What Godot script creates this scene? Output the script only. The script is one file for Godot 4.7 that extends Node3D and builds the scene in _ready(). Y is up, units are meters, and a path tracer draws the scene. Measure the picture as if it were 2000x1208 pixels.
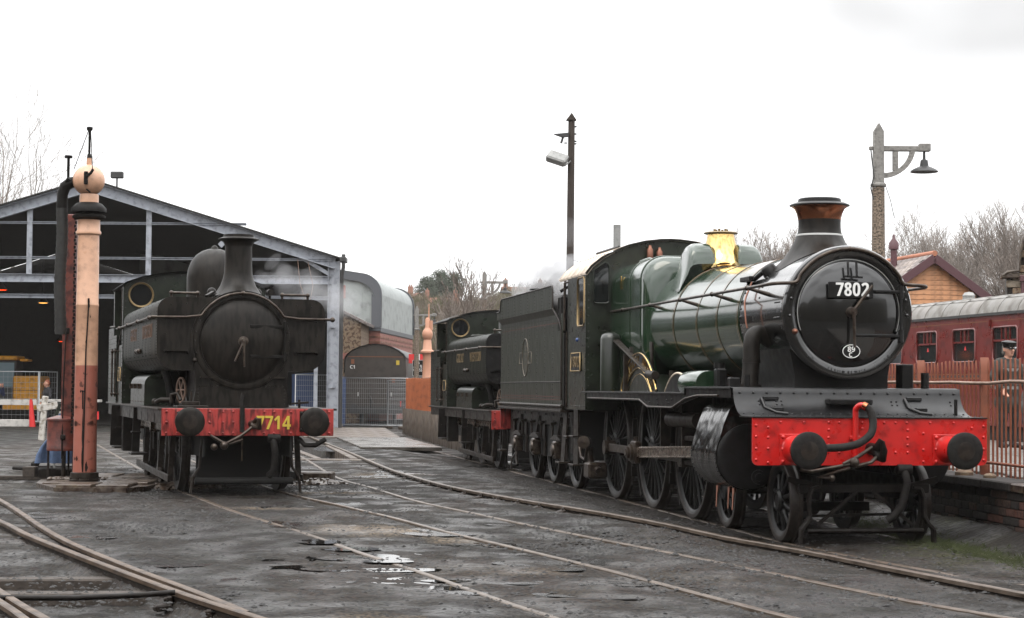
extends Node3D

# ---------------------------------------------------------------- mesh builder
class MB:
	var v := PackedVector3Array()
	var n := PackedVector3Array()
	var c := PackedColorArray()
	var u := PackedVector2Array()
	var col := Color.WHITE
	var use_col := false
	var use_uv := false
	var uv_scale := 1.0
	var xf := Transform3D.IDENTITY

	func tri3(a: Vector3, b: Vector3, d: Vector3, na: Vector3, nb: Vector3, nd: Vector3) -> void:
		if xf != Transform3D.IDENTITY:
			a = xf * a; b = xf * b; d = xf * d
			na = (xf.basis * na).normalized(); nb = (xf.basis * nb).normalized(); nd = (xf.basis * nd).normalized()
		if (b - a).cross(d - a).dot(na + nb + nd) > 0.0:
			v.append(a); v.append(d); v.append(b)
			n.append(na); n.append(nd); n.append(nb)
		else:
			v.append(a); v.append(b); v.append(d)
			n.append(na); n.append(nb); n.append(nd)
		if use_col:
			c.append(col); c.append(col); c.append(col)

	func tri(a: Vector3, b: Vector3, d: Vector3, nn: Vector3) -> void:
		tri3(a, b, d, nn, nn, nn)

	func quad(a: Vector3, b: Vector3, d: Vector3, e: Vector3, nn: Vector3) -> void:
		tri3(a, b, d, nn, nn, nn)
		tri3(a, d, e, nn, nn, nn)

	# box from a corner to a corner, edges cut by bv
	func box(lo: Vector3, hi: Vector3, bv := 0.0) -> void:
		var cc := (lo + hi) * 0.5
		var h := (hi - lo).abs() * 0.5
		var bb := minf(bv, minf(h.x, minf(h.y, h.z)) * 0.6)
		for ax in 3:
			for sg in [-1.0, 1.0]:
				var nn := Vector3.ZERO
				nn[ax] = sg
				var a1 := (ax + 1) % 3
				var a2 := (ax + 2) % 3
				var p := []
				for k in [[-1, -1], [1, -1], [1, 1], [-1, 1]]:
					var q := Vector3.ZERO
					q[ax] = sg * h[ax]
					q[a1] = k[0] * (h[a1] - bb)
					q[a2] = k[1] * (h[a2] - bb)
					p.append(cc + q)
				quad(p[0], p[1], p[2], p[3], nn)
		if bb <= 0.0:
			return
		for ax in 3:
			var a1 := (ax + 1) % 3
			var a2 := (ax + 2) % 3
			for s1 in [-1.0, 1.0]:
				for s2 in [-1.0, 1.0]:
					var nn := Vector3.ZERO
					nn[a1] = s1; nn[a2] = s2
					nn = nn.normalized()
					var p := []
					for k in [[-1, 0], [1, 0], [1, 1], [-1, 1]]:
						var q := Vector3.ZERO
						q[ax] = k[0] * (h[ax] - bb)
						q[a1] = s1 * (h[a1] - (bb if k[1] == 1 else 0.0))
						q[a2] = s2 * (h[a2] - (0.0 if k[1] == 1 else bb))
						p.append(cc + q)
					quad(p[0], p[1], p[2], p[3], nn)
		for sx in [-1.0, 1.0]:
			for sy in [-1.0, 1.0]:
				for sz in [-1.0, 1.0]:
					var s := Vector3(sx, sy, sz)
					tri(cc + s * Vector3(h.x, h.y - bb, h.z - bb), cc + s * Vector3(h.x - bb, h.y, h.z - bb), cc + s * Vector3(h.x - bb, h.y - bb, h.z), s.normalized())

	func bar(a: Vector3, b: Vector3, w: float, t: float, up := Vector3.UP, bv := 0.0) -> void:
		var d := (b - a)
		var l := d.length()
		d /= l
		if absf(d.dot(up)) > 0.98:
			up = Vector3.RIGHT
		var x := up.cross(d).normalized()
		var y := d.cross(x).normalized()
		var keep := xf
		xf = xf * Transform3D(Basis(x, y, d), a)
		box(Vector3(-w / 2, -t / 2, 0), Vector3(w / 2, t / 2, l), bv)
		xf = keep

	func tube(pts: Array, r, sides := 8, caps := true) -> void:
		var m := pts.size()
		var rings := []
		var nrm := []
		var up := Vector3.UP
		var d0: Vector3 = (pts[1] - pts[0]).normalized()
		if absf(d0.dot(up)) > 0.9:
			up = Vector3.RIGHT
		var x := up.cross(d0).normalized()
		for i in m:
			var d: Vector3
			if i == 0:
				d = pts[1] - pts[0]
			elif i == m - 1:
				d = pts[m - 1] - pts[m - 2]
			else:
				d = (pts[i + 1] - pts[i]).normalized() + (pts[i] - pts[i - 1]).normalized()
			d = d.normalized()
			x = (x - d * x.dot(d)).normalized()
			var y := d.cross(x)
			var rr: float = r[i] if r is Array else r
			var ring := PackedVector3Array()
			var nn := PackedVector3Array()
			for k in sides:
				var a := TAU * k / sides
				var q := x * cos(a) + y * sin(a)
				nn.append(q)
				ring.append(pts[i] + q * rr)
			rings.append(ring)
			nrm.append(nn)
		for i in m - 1:
			for k in sides:
				var k2 := (k + 1) % sides
				tri3(rings[i][k], rings[i][k2], rings[i + 1][k2], nrm[i][k], nrm[i][k2], nrm[i + 1][k2])
				tri3(rings[i][k], rings[i + 1][k2], rings[i + 1][k], nrm[i][k], nrm[i + 1][k2], nrm[i + 1][k])
		if caps:
			for e in [0, m - 1]:
				var nn: Vector3 = (pts[0] - pts[1]).normalized() if e == 0 else (pts[m - 1] - pts[m - 2]).normalized()
				for k in range(1, sides - 1):
					tri(rings[e][0], rings[e][k], rings[e][k + 1], nn)

	# profile of Vector2(radius, height) turned round the y axis of xf
	func lathe(prof: Array, seg := 24, a0 := 0.0, a1 := TAU) -> void:
		var m := prof.size()
		var sn := []
		for i in m - 1:
			var d: Vector2 = prof[i + 1] - prof[i]
			sn.append(Vector2(d.y, -d.x).normalized())
		for i in m - 1:
			var n0: Vector2 = sn[i]
			var n1: Vector2 = sn[i]
			if i > 0 and sn[i - 1].dot(sn[i]) > 0.72:
				n0 = (sn[i - 1] + sn[i]).normalized()
			if i < m - 2 and sn[i + 1].dot(sn[i]) > 0.72:
				n1 = (sn[i + 1] + sn[i]).normalized()
			var p0: Vector2 = prof[i]
			var p1: Vector2 = prof[i + 1]
			for k in seg:
				var t0 := a0 + (a1 - a0) * k / seg
				var t1 := a0 + (a1 - a0) * (k + 1) / seg
				var c0 := cos(t0); var s0 := sin(t0); var c1 := cos(t1); var s1 := sin(t1)
				var A := Vector3(p0.x * c0, p0.y, p0.x * s0)
				var B := Vector3(p0.x * c1, p0.y, p0.x * s1)
				var C := Vector3(p1.x * c1, p1.y, p1.x * s1)
				var D := Vector3(p1.x * c0, p1.y, p1.x * s0)
				var nA := Vector3(n0.x * c0, n0.y, n0.x * s0)
				var nB := Vector3(n0.x * c1, n0.y, n0.x * s1)
				var nC := Vector3(n1.x * c1, n1.y, n1.x * s1)
				var nD := Vector3(n1.x * c0, n1.y, n1.x * s0)
				if p0.x > 1e-5:
					tri3(A, B, C, nA, nB, nC)
				if p1.x > 1e-5:
					tri3(A, C, D, nA, nC, nD)

	func prism(poly: PackedVector2Array, z0: float, z1: float, smooth := 0.8) -> void:
		var idx := Geometry2D.triangulate_polygon(poly)
		var zn := Vector3(0, 0, signf(z1 - z0))
		for i in range(0, idx.size(), 3):
			var a := poly[idx[i]]; var b := poly[idx[i + 1]]; var d := poly[idx[i + 2]]
			tri(Vector3(a.x, a.y, z1), Vector3(b.x, b.y, z1), Vector3(d.x, d.y, z1), zn)
			tri(Vector3(a.x, a.y, z0), Vector3(b.x, b.y, z0), Vector3(d.x, d.y, z0), -zn)
		var m := poly.size()
		var sgn := -1.0 if Geometry2D.is_polygon_clockwise(poly) else 1.0
		var en := []
		for i in m:
			var d := poly[(i + 1) % m] - poly[i]
			en.append(Vector2(d.y, -d.x).normalized() * sgn)
		for i in m:
			var j := (i + 1) % m
			var n0: Vector2 = en[i]
			var n1: Vector2 = en[i]
			if en[(i + m - 1) % m].dot(en[i]) > smooth:
				n0 = (en[(i + m - 1) % m] + en[i]).normalized()
			if en[j].dot(en[i]) > smooth:
				n1 = (en[j] + en[i]).normalized()
			var A := Vector3(poly[i].x, poly[i].y, z0); var B := Vector3(poly[j].x, poly[j].y, z0)
			var C := Vector3(poly[j].x, poly[j].y, z1); var D := Vector3(poly[i].x, poly[i].y, z1)
			var a3 := Vector3(n0.x, n0.y, 0); var b3 := Vector3(n1.x, n1.y, 0)
			tri3(A, B, C, a3, b3, b3)
			tri3(A, C, D, a3, b3, a3)

	# rows of points joined into one smooth sheet; closed joins the last point of a row to its first
	func loft(rows: Array, closed := true, outward := true, cap0 := false, cap1 := false) -> void:
		var R := rows.size()
		var m: int = rows[0].size()
		var cen := []
		for r in R:
			var s := Vector3.ZERO
			for q in rows[r]:
				s += q
			cen.append(s / m)
		var nr := []
		for r in R:
			var line := PackedVector3Array()
			for k in m:
				var ka := (k + m - 1) % m if closed else maxi(k - 1, 0)
				var kb := (k + 1) % m if closed else mini(k + 1, m - 1)
				var ra := maxi(r - 1, 0)
				var rb := mini(r + 1, R - 1)
				var nn: Vector3 = (rows[r][kb] - rows[r][ka]).cross(rows[rb][k] - rows[ra][k]).normalized()
				if closed and (nn.dot(rows[r][k] - cen[r]) < 0.0) == outward:
					nn = -nn
				line.append(nn)
			nr.append(line)
		if not closed and not outward:
			for r in R:
				for k in m:
					nr[r][k] = -nr[r][k]
		for r in R - 1:
			for k in (m if closed else m - 1):
				var k2 := (k + 1) % m
				tri3(rows[r][k], rows[r][k2], rows[r + 1][k2], nr[r][k], nr[r][k2], nr[r + 1][k2])
				tri3(rows[r][k], rows[r + 1][k2], rows[r + 1][k], nr[r][k], nr[r + 1][k2], nr[r + 1][k])
		for e in [[cap0, 0, 1], [cap1, R - 1, R - 2]]:
			if e[0]:
				var nn: Vector3 = (cen[e[1]] - cen[e[2]]).normalized()
				for k in m:
					tri(cen[e[1]], rows[e[1]][k], rows[e[1]][(k + 1) % m], nn)

	func ball(p: Vector3, r: float, seg := 12, rows := 7, sq := 1.0) -> void:
		var keep := xf
		xf = xf * Transform3D(Basis.IDENTITY, p)
		var prof := []
		for i in rows + 1:
			var a := -PI / 2 + PI * i / rows
			prof.append(Vector2(r * cos(a), r * sin(a) * sq))
		lathe(prof, seg)
		xf = keep

	func rivet(p: Vector3, d: Vector3, r := 0.013) -> void:
		var up := Vector3.UP if absf(d.y) < 0.9 else Vector3.RIGHT
		var x := up.cross(d).normalized()
		var y := d.cross(x)
		var top := p + d * r * 0.75
		for k in 6:
			var a := TAU * k / 6; var b := TAU * (k + 1) / 6
			var qa := x * cos(a) + y * sin(a); var qb := x * cos(b) + y * sin(b)
			var ma := p + qa * r * 0.75 + d * r * 0.5; var mb := p + qb * r * 0.75 + d * r * 0.5
			var na := (qa + d * 0.8).normalized(); var nb := (qb + d * 0.8).normalized()
			tri3(p + qa * r, p + qb * r, mb, qa, qb, nb)
			tri3(p + qa * r, mb, ma, qa, nb, na)
			tri3(ma, mb, top, na, nb, d)

	func rivets(a: Vector3, b: Vector3, cnt: int, d: Vector3, r := 0.013) -> void:
		for i in cnt:
			rivet(a.lerp(b, i / maxf(cnt - 1, 1)), d, r)

	func mesh() -> ArrayMesh:
		var arr := []
		arr.resize(Mesh.ARRAY_MAX)
		arr[Mesh.ARRAY_VERTEX] = v
		arr[Mesh.ARRAY_NORMAL] = n
		if use_col:
			arr[Mesh.ARRAY_COLOR] = c
		var m := ArrayMesh.new()
		if v.size():
			m.add_surface_from_arrays(Mesh.PRIMITIVE_TRIANGLES, arr)
		return m

# ---------------------------------------------------------------- naming and tagging
var taken := {}
var M := {}
var T := {}
var rng := RandomNumberGenerator.new()

func numbered(called: String) -> String:
	taken[called] = taken.get(called, -1) + 1
	return called if taken[called] == 0 else "%s_%03d" % [called, taken[called]]

func tag(o: Node, label := "", category := "", group := "", kind := "") -> void:
	for k in [["label", label], ["category", category], ["group", group], ["kind", kind]]:
		if k[1]:
			o.set_meta(k[0], k[1])

func thing(called: String, label: String, category: String, at := Vector3.ZERO, turn := 0.0, group := "") -> Node3D:
	var o := Node3D.new()
	o.name = numbered(called)
	add_child(o)
	o.position = at
	o.rotation.y = turn
	tag(o, label, category, group)
	return o

func part(called: String, mb, m: Material, parent: Node, kind := "") -> MeshInstance3D:
	var o := MeshInstance3D.new()
	o.name = called if parent != self else numbered(called)
	o.mesh = mb.mesh() if mb is MB else mb
	o.material_override = m
	parent.add_child(o, true)
	if kind:
		o.set_meta("kind", kind)
	return o

func struct(called: String, mb, m: Material, parent: Node = self) -> MeshInstance3D:
	var o := part(called, mb, m, parent)
	if parent == self:
		o.set_meta("kind", "structure")
	return o

func dup(src: Node3D, called: String, at: Vector3, turn: float, label: String, group := "") -> Node3D:
	var r: Node3D = src.duplicate()
	r.name = numbered(called)
	add_child(r)
	r.position = at
	r.rotation.y = turn
	r.set_meta("label", label)
	if group:
		r.set_meta("group", group)
	return r

func axis(o: Vector3, d: Vector3) -> Transform3D:
	d = d.normalized()
	var up := Vector3.UP if absf(d.y) < 0.9 else Vector3.RIGHT
	var x := up.cross(d).normalized()
	return Transform3D(Basis(x, d, x.cross(d)), o)

func P(t: float, h: float, s: float) -> Vector3:
	return Vector3(t, h, -s)

func text_mesh(txt: String, height: float, depth: float, bold := true, serif := false) -> Mesh:
	var f := SystemFont.new()
	f.font_names = PackedStringArray(["Droid Serif" if serif else "Droid Sans"])
	f.font_weight = 700 if bold else 400
	var t := TextMesh.new()
	t.text = txt
	t.font = f
	t.font_size = 64
	t.pixel_size = height / 46.0
	t.depth = depth
	t.curve_step = 4.0
	return t

func lettering(called: String, txt: String, height: float, depth: float, m: Material, parent: Node, xf: Transform3D, serif := false, squeeze := 1.0) -> void:
	var o := MeshInstance3D.new()
	o.name = called
	o.mesh = text_mesh(txt, height, depth, true, serif)
	o.material_override = m
	parent.add_child(o, true)
	o.transform = xf * Transform3D(Basis.from_scale(Vector3(squeeze, 1, 1)), Vector3.ZERO)

# ---------------------------------------------------------------- materials
func tex(key: String, freq: float, oct: int, stops: Array, size := 512, sd := 1, kind := FastNoiseLite.TYPE_SIMPLEX_SMOOTH, wide := 1.0) -> NoiseTexture2D:
	var f := FastNoiseLite.new()
	f.noise_type = kind
	f.seed = sd
	f.frequency = freq
	f.fractal_octaves = oct
	var t := NoiseTexture2D.new()
	t.width = size
	t.height = int(size * wide)
	t.seamless = true
	t.noise = f
	var g := Gradient.new()
	var of := PackedFloat32Array()
	var cs := PackedColorArray()
	for s in stops:
		of.append(s[0])
		cs.append(s[1] if s[1] is Color else Color(s[1], s[1], s[1]))
	g.offsets = of
	g.colors = cs
	t.color_ramp = g
	T[key] = t
	return t

func mat(key: String, r: float, g: float, b: float, rough: float, o := {}) -> StandardMaterial3D:
	var m := StandardMaterial3D.new()
	m.resource_name = key
	m.albedo_color = Color(r, g, b).linear_to_srgb()
	m.roughness = rough
	m.metallic = o.get("metal", 0.0)
	if o.has("tex"):
		m.albedo_texture = T[o.tex]
	if o.has("rtex"):
		m.roughness_texture = T[o.rtex]
	if o.has("bump"):
		m.heightmap_enabled = true
		m.heightmap_texture = T[o.bump]
		m.heightmap_scale = o.get("depth", 0.3)
	if o.has("tex") or o.has("rtex") or o.has("bump"):
		m.uv1_triplanar = true
		m.uv1_world_triplanar = o.get("world", false)
		var sc = o.get("scale", 1.0)
		m.uv1_scale = sc if sc is Vector3 else Vector3.ONE * float(sc)
	m.metallic_specular = o.get("spec", 0.5)
	if o.has("coat"):
		m.clearcoat_enabled = true
		m.clearcoat = o.coat
		m.clearcoat_roughness = o.get("coat_rough", 0.08)
	if o.has("vc"):
		m.vertex_color_use_as_albedo = true
	if o.has("glow"):
		m.emission_enabled = true
		m.emission = o.glow
		m.emission_energy_multiplier = o.get("power", 1.0)
	M[key] = m
	return m

func materials() -> void:
	tex("mottle", 0.012, 5, [[0.0, 0.7], [0.45, 0.95], [1.0, 1.0]], 512, 3)
	tex("grime", 0.01, 6, [[0.0, Color(0.5, 0.46, 0.42)], [0.4, Color(0.85, 0.83, 0.8)], [0.62, Color.WHITE], [1.0, Color(1.0, 0.98, 0.94)]], 512, 11)
	tex("soot", 0.014, 6, [[0.0, Color(0.55, 0.5, 0.47)], [0.35, Color(0.8, 0.77, 0.74)], [0.6, Color(1, 1, 1)], [0.8, Color(1.0, 0.93, 0.86)], [1.0, Color(1.0, 0.82, 0.68)]], 512, 17)
	tex("rust", 0.012, 6, [[0.0, Color(0.35, 0.28, 0.25)], [0.35, Color(0.75, 0.62, 0.55)], [0.6, Color(1, 0.95, 0.9)], [1.0, Color(1, 0.85, 0.7)]], 512, 23)
	tex("rough", 0.012, 5, [[0.0, 0.55], [0.5, 0.8], [1.0, 1.0]], 512, 31)
	tex("rough_hard", 0.009, 6, [[0.0, 0.35], [0.45, 0.6], [0.7, 1.0], [1.0, 1.0]], 512, 37)
	tex("bump", 0.02, 6, [[0.0, 0.0], [1.0, 1.0]], 512, 41)
	tex("grain", 0.02, 5, [[0.0, 0.62], [0.5, 0.9], [1.0, 1.0]], 512, 43, FastNoiseLite.TYPE_SIMPLEX_SMOOTH)
	tex("speck", 0.03, 4, [[0.0, 0.35], [0.36, 0.55], [0.55, 0.95], [1.0, 1.0]], 512, 47)
	tex("flake", 0.02, 6, [[0.0, Color(0.22, 0.17, 0.15)], [0.24, Color(0.4, 0.34, 0.3)], [0.3, Color(0.95, 0.93, 0.9)], [1.0, Color(1, 1, 1)]], 512, 53)

	tex("streak", 0.011, 6, [[0.0, Color(0.38, 0.34, 0.31)], [0.33, Color(0.66, 0.62, 0.58)], [0.52, Color(0.92, 0.9, 0.88)], [0.75, Color(1, 0.98, 0.95)], [1.0, Color(1, 0.9, 0.8)]], 512, 71)
	mat("green", 0.014, 0.036, 0.017, 0.24, {"spec": 0.55, "tex": "mottle", "rtex": "rough", "scale": 0.6, "coat": 0.75, "coat_rough": 0.09})
	mat("green_cab", 0.0115, 0.0165, 0.01, 0.42, {"spec": 0.4, "tex": "grime", "rtex": "rough", "scale": 0.7, "coat": 0.6, "coat_rough": 0.22})
	mat("green_tender", 0.025, 0.031, 0.021, 0.55, {"spec": 0.25, "tex": "streak", "rtex": "rough", "scale": Vector3(1.4, 0.3, 1.4), "coat": 0.35, "coat_rough": 0.3})
	mat("green_tank", 0.013, 0.0155, 0.0105, 0.55, {"spec": 0.2, "tex": "streak", "rtex": "rough", "scale": Vector3(2.0, 0.35, 2.0), "coat": 0.04, "coat_rough": 0.2})
	tex("crumple", 0.006, 3, [[0.0, 0.0], [1.0, 1.0]], 512, 83)
	mat("cylinder_black", 0.006, 0.0055, 0.005, 0.22, {"spec": 0.5, "tex": "streak", "coat": 0.3, "coat_rough": 0.08, "bump": "crumple", "depth": 5.0, "scale": 0.6})
	mat("black_gloss", 0.005, 0.005, 0.005, 0.3, {"spec": 0.5, "tex": "mottle", "rtex": "rough", "scale": 0.8, "coat": 1.0, "coat_rough": 0.07})
	mat("black_mirror", 0.005, 0.005, 0.005, 0.2, {"tex": "mottle", "scale": 0.8, "coat": 1.0, "coat_rough": 0.05})
	mat("black_satin", 0.009, 0.009, 0.0095, 0.5, {"spec": 0.35, "tex": "soot", "rtex": "rough", "scale": 0.8})
	mat("black_dirty", 0.011, 0.0105, 0.01, 0.65, {"spec": 0.25, "tex": "soot", "rtex": "rough", "scale": 0.9})
	mat("black_sooty", 0.0165, 0.0145, 0.0125, 0.55, {"spec": 0.3, "tex": "streak", "rtex": "rough", "scale": Vector3(1.6, 0.45, 1.6)})
	mat("grey_plate", 0.012, 0.0125, 0.014, 0.45, {"spec": 0.4, "tex": "soot", "rtex": "rough", "scale": 0.8, "coat": 0.2, "coat_rough": 0.35})
	mat("frame", 0.009, 0.008, 0.0075, 0.65, {"spec": 0.3, "tex": "rust", "rtex": "rough", "scale": 1.1})
	mat("frame_pale", 0.022, 0.02, 0.018, 0.55, {"spec": 0.35, "tex": "rust", "rtex": "rough", "scale": 1.1})
	mat("steel", 0.24, 0.225, 0.205, 0.34, {"metal": 0.85, "tex": "rust", "rtex": "rough", "scale": 1.4})
	mat("steel_dull", 0.06, 0.055, 0.05, 0.45, {"metal": 0.5, "tex": "rust", "rtex": "rough", "scale": 1.4})
	mat("tyre", 0.025, 0.023, 0.022, 0.42, {"metal": 0.3, "tex": "rust", "scale": 1.6})
	mat("red", 0.5, 0.009, 0.007, 0.42, {"tex": "mottle", "rtex": "rough", "scale": 0.8, "coat": 0.35, "coat_rough": 0.2})
	mat("red_dirty", 0.36, 0.036, 0.032, 0.55, {"tex": "streak", "rtex": "rough", "scale": Vector3(2.2, 0.5, 2.2)})
	mat("rubber", 0.014, 0.013, 0.0125, 0.7, {"spec": 0.3, "tex": "soot", "scale": 2.0})
	mat("brass", 0.74, 0.51, 0.2, 0.13, {"metal": 1.0, "tex": "mottle", "rtex": "rough", "scale": 1.5})
	mat("brass_dull", 0.3, 0.215, 0.11, 0.4, {"metal": 0.9, "tex": "mottle", "scale": 1.5})
	mat("copper", 0.5, 0.2, 0.11, 0.25, {"metal": 1.0, "tex": "grime", "rtex": "rough", "scale": 1.2})
	mat("copper_dull", 0.2, 0.09, 0.06, 0.4, {"metal": 0.7})
	mat("white_paint", 0.72, 0.72, 0.7, 0.5)
	mat("white_line", 0.55, 0.55, 0.54, 0.35)
	mat("yellow_paint", 0.5, 0.36, 0.04, 0.5)
	mat("gold_paint", 0.085, 0.033, 0.01, 0.5)
	mat("gold_line", 0.2, 0.085, 0.03, 0.45)
	mat("cream", 0.62, 0.52, 0.42, 0.5, {"tex": "grime", "scale": 0.9})
	mat("glass_dark", 0.006, 0.007, 0.008, 0.05, {"coat": 1.0, "coat_rough": 0.03})
	mat("coal", 0.012, 0.011, 0.011, 0.55, {"tex": "soot", "scale": 2.0})
	mat("wood", 0.055, 0.042, 0.033, 0.8, {"tex": "grain", "scale": Vector3(1.2, 1.2, 1.2), "bump": "bump", "depth": 0.3})
	mat("rail_side", 0.025, 0.018, 0.014, 0.75, {"spec": 0.3, "tex": "mottle", "rtex": "rough", "scale": 0.7})
	mat("rail_rusty", 0.085, 0.055, 0.034, 0.6, {"metal": 0.15, "tex": "grime", "rtex": "rough", "scale": 0.5})
	mat("rail_top", 0.115, 0.088, 0.068, 0.5, {"metal": 0.3, "tex": "grime", "rtex": "rough", "scale": 0.7})
	mat("shed_grey", 0.33, 0.35, 0.39, 0.5, {"tex": "mottle", "scale": 0.5})
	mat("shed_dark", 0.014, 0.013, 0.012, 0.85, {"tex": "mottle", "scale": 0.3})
	mat("clad", 0.3, 0.325, 0.318, 0.5, {"tex": "mottle", "scale": 0.2})
	mat("clad_trim", 0.075, 0.08, 0.09, 0.5)
	mat("brick_pink", 0.3, 0.125, 0.1, 0.8, {"tex": "mottle", "scale": 0.5})
	mat("brick", 0.1, 0.04, 0.028, 0.85, {"tex": "grime", "scale": 1.6, "bump": "bump", "depth": 0.3})
	mat("brick_dark", 0.06, 0.034, 0.026, 0.85, {"tex": "soot", "scale": 1.6, "bump": "bump", "depth": 0.3})
	mat("brick_black", 0.026, 0.021, 0.019, 0.85, {"tex": "soot", "scale": 1.6, "bump": "bump", "depth": 0.3})
	mat("mortar", 0.05, 0.045, 0.04, 0.95, {"tex": "soot", "scale": 1.0})
	mat("stone", 0.19, 0.165, 0.13, 0.9, {"tex": "rust", "scale": 0.9, "bump": "bump", "depth": 0.8})
	mat("stone_b", 0.25, 0.21, 0.165, 0.9, {"tex": "grime", "scale": 0.9, "bump": "bump", "depth": 0.8})
	mat("slab", 0.095, 0.085, 0.072, 0.6, {"tex": "rust", "rtex": "rough_hard", "scale": 0.8, "bump": "bump", "depth": 0.6})
	mat("slab_b", 0.07, 0.062, 0.053, 0.55, {"tex": "rust", "rtex": "rough_hard", "scale": 0.9, "bump": "bump", "depth": 0.6})
	mat("concrete", 0.1, 0.092, 0.08, 0.75, {"tex": "rust", "rtex": "rough_hard", "scale": 0.4, "bump": "bump", "depth": 0.5})
	mat("concrete_wet", 0.085, 0.076, 0.068, 0.42, {"tex": "grime", "rtex": "rough_hard", "scale": 0.25, "bump": "bump", "depth": 0.3})
	mat("concrete_post", 0.24, 0.23, 0.215, 0.85, {"tex": "mottle", "scale": 1.6, "bump": "bump", "depth": 0.6})
	mat("concrete_warm", 0.26, 0.2, 0.15, 0.85, {"tex": "speck", "scale": 1.4, "bump": "bump", "depth": 0.6})
	mat("paver", 0.13, 0.12, 0.11, 0.7, {"tex": "grime", "scale": 1.3})
	mat("salmon", 0.62, 0.36, 0.235, 0.42, {"tex": "flake_soft" if T.has("flake_soft") else "mottle", "rtex": "rough", "scale": 0.8})
	mat("salmon_low", 0.33, 0.115, 0.085, 0.5, {"tex": "flake", "scale": 0.35, "rtex": "rough"})
	mat("salmon_far", 0.5, 0.25, 0.16, 0.55)
	mat("devil_red", 0.12, 0.03, 0.022, 0.6, {"tex": "rust", "rtex": "rough", "scale": 0.9})
	mat("hose", 0.016, 0.016, 0.015, 0.65, {"tex": "soot", "scale": 1.0})
	mat("tar_wood", 0.05, 0.036, 0.028, 0.85, {"tex": "grain", "scale": Vector3(3, 0.4, 3)})
	mat("metal_grey", 0.3, 0.3, 0.29, 0.5, {"metal": 0.3, "tex": "mottle", "scale": 1.0})
	mat("metal_dark", 0.03, 0.03, 0.03, 0.5)
	mat("galv", 0.42, 0.43, 0.44, 0.45, {"metal": 0.5})
	mat("fence_orange", 0.36, 0.105, 0.036, 0.65, {"tex": "mottle", "scale": 0.5})
	mat("paling", 0.22, 0.06, 0.025, 0.6, {"tex": "mottle", "scale": 0.7})
	mat("rail_pink", 0.32, 0.21, 0.16, 0.5, {"tex": "grime", "scale": 0.8})
	mat("maroon", 0.15, 0.015, 0.012, 0.4, {"tex": "mottle", "rtex": "rough", "scale": 0.4, "coat": 0.6, "coat_rough": 0.15})
	mat("coach_roof", 0.2, 0.195, 0.185, 0.6, {"tex": "grime", "scale": 0.4})
	mat("coach_roof_b", 0.215, 0.205, 0.195, 0.6, {"tex": "grime", "scale": 0.35})
	mat("coach_brown", 0.045, 0.036, 0.03, 0.6, {"tex": "mottle", "scale": 0.4})
	mat("bauxite", 0.2, 0.07, 0.03, 0.6)
	mat("clap", 0.58, 0.28, 0.135, 0.6, {"tex": "mottle", "scale": 0.5})
	mat("plum", 0.08, 0.03, 0.036, 0.5)
	mat("slate", 0.23, 0.2, 0.19, 0.75, {"tex": "grime", "scale": 0.8})
	mat("slate_b", 0.29, 0.25, 0.23, 0.75, {"tex": "grime", "scale": 0.7})
	mat("slate_c", 0.19, 0.165, 0.16, 0.75, {"tex": "grime", "scale": 0.9})
	mat("ridge", 0.36, 0.14, 0.08, 0.7)
	mat("digger", 0.75, 0.33, 0.015, 0.45, {"tex": "mottle", "scale": 0.6})
	mat("blue_cloth", 0.1, 0.15, 0.26, 0.9, {"tex": "mottle", "scale": 2.0})
	mat("blue_sheet", 0.06, 0.1, 0.22, 0.6)
	mat("red_post", 0.62, 0.03, 0.03, 0.5)
	mat("white_dirty", 0.5, 0.48, 0.45, 0.7, {"tex": "grime", "scale": 1.0})
	mat("white_board", 0.5, 0.48, 0.45, 0.7, {"tex": "mottle", "scale": 0.6})
	mat("bark", 0.17, 0.14, 0.12, 0.9)
	mat("bark_pale", 0.25, 0.215, 0.19, 0.9)
	mat("conifer", 0.02, 0.035, 0.014, 0.8)
	mat("scrub", 0.1, 0.075, 0.045, 0.9)
	mat("grass", 0.04, 0.05, 0.012, 0.8)
	mat("roof_tile", 0.22, 0.1, 0.07, 0.8, {"tex": "grime", "scale": 0.3})
	mat("house_wall", 0.42, 0.33, 0.25, 0.8)
	mat("house_brick", 0.26, 0.13, 0.09, 0.8)
	mat("lamp_amber", 1.0, 0.6, 0.2, 0.5, {"glow": Color(1.0, 0.72, 0.35), "power": 2.2})
	mat("lamp_orange", 1.0, 0.3, 0.05, 0.5, {"glow": Color(1.0, 0.25, 0.04), "power": 2.2})
	var w := mat("water", 0.012, 0.011, 0.01, 0.03)
	w.metallic_specular = 0.5
	var gl := mat("glass", 0.8, 0.85, 0.85, 0.04)
	gl.transparency = BaseMaterial3D.TRANSPARENCY_ALPHA
	gl.albedo_color.a = 0.12
	mat("water_film", 0.012, 0.011, 0.01, 0.2, {"bump": "bump", "depth": 0.25, "scale": 1.5, "world": true})
	var gs := mat("glass_tint", 0.03, 0.033, 0.033, 0.05)
	gs.transparency = BaseMaterial3D.TRANSPARENCY_ALPHA
	gs.albedo_color.a = 0.5
	mat("people", 1, 1, 1, 0.85, {"vc": true})

# ---------------------------------------------------------------- ground
const MX := 3.9126
const MZ := -20.8155
const MYAW := 0.1687

func manor_t(x: float, z: float) -> float:
	return (x - MX) * cos(MYAW) - (z - MZ) * sin(MYAW)

func yard(x: float, z: float) -> float:
	var t := manor_t(x, z)
	return 0.12 * smoothstep(-1.1, -2.2, t) * smoothstep(-14.0, -24.0, z) + 0.2 * smoothstep(1.0, 1.75, t) * smoothstep(-60.0, -45.0, z)

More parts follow.
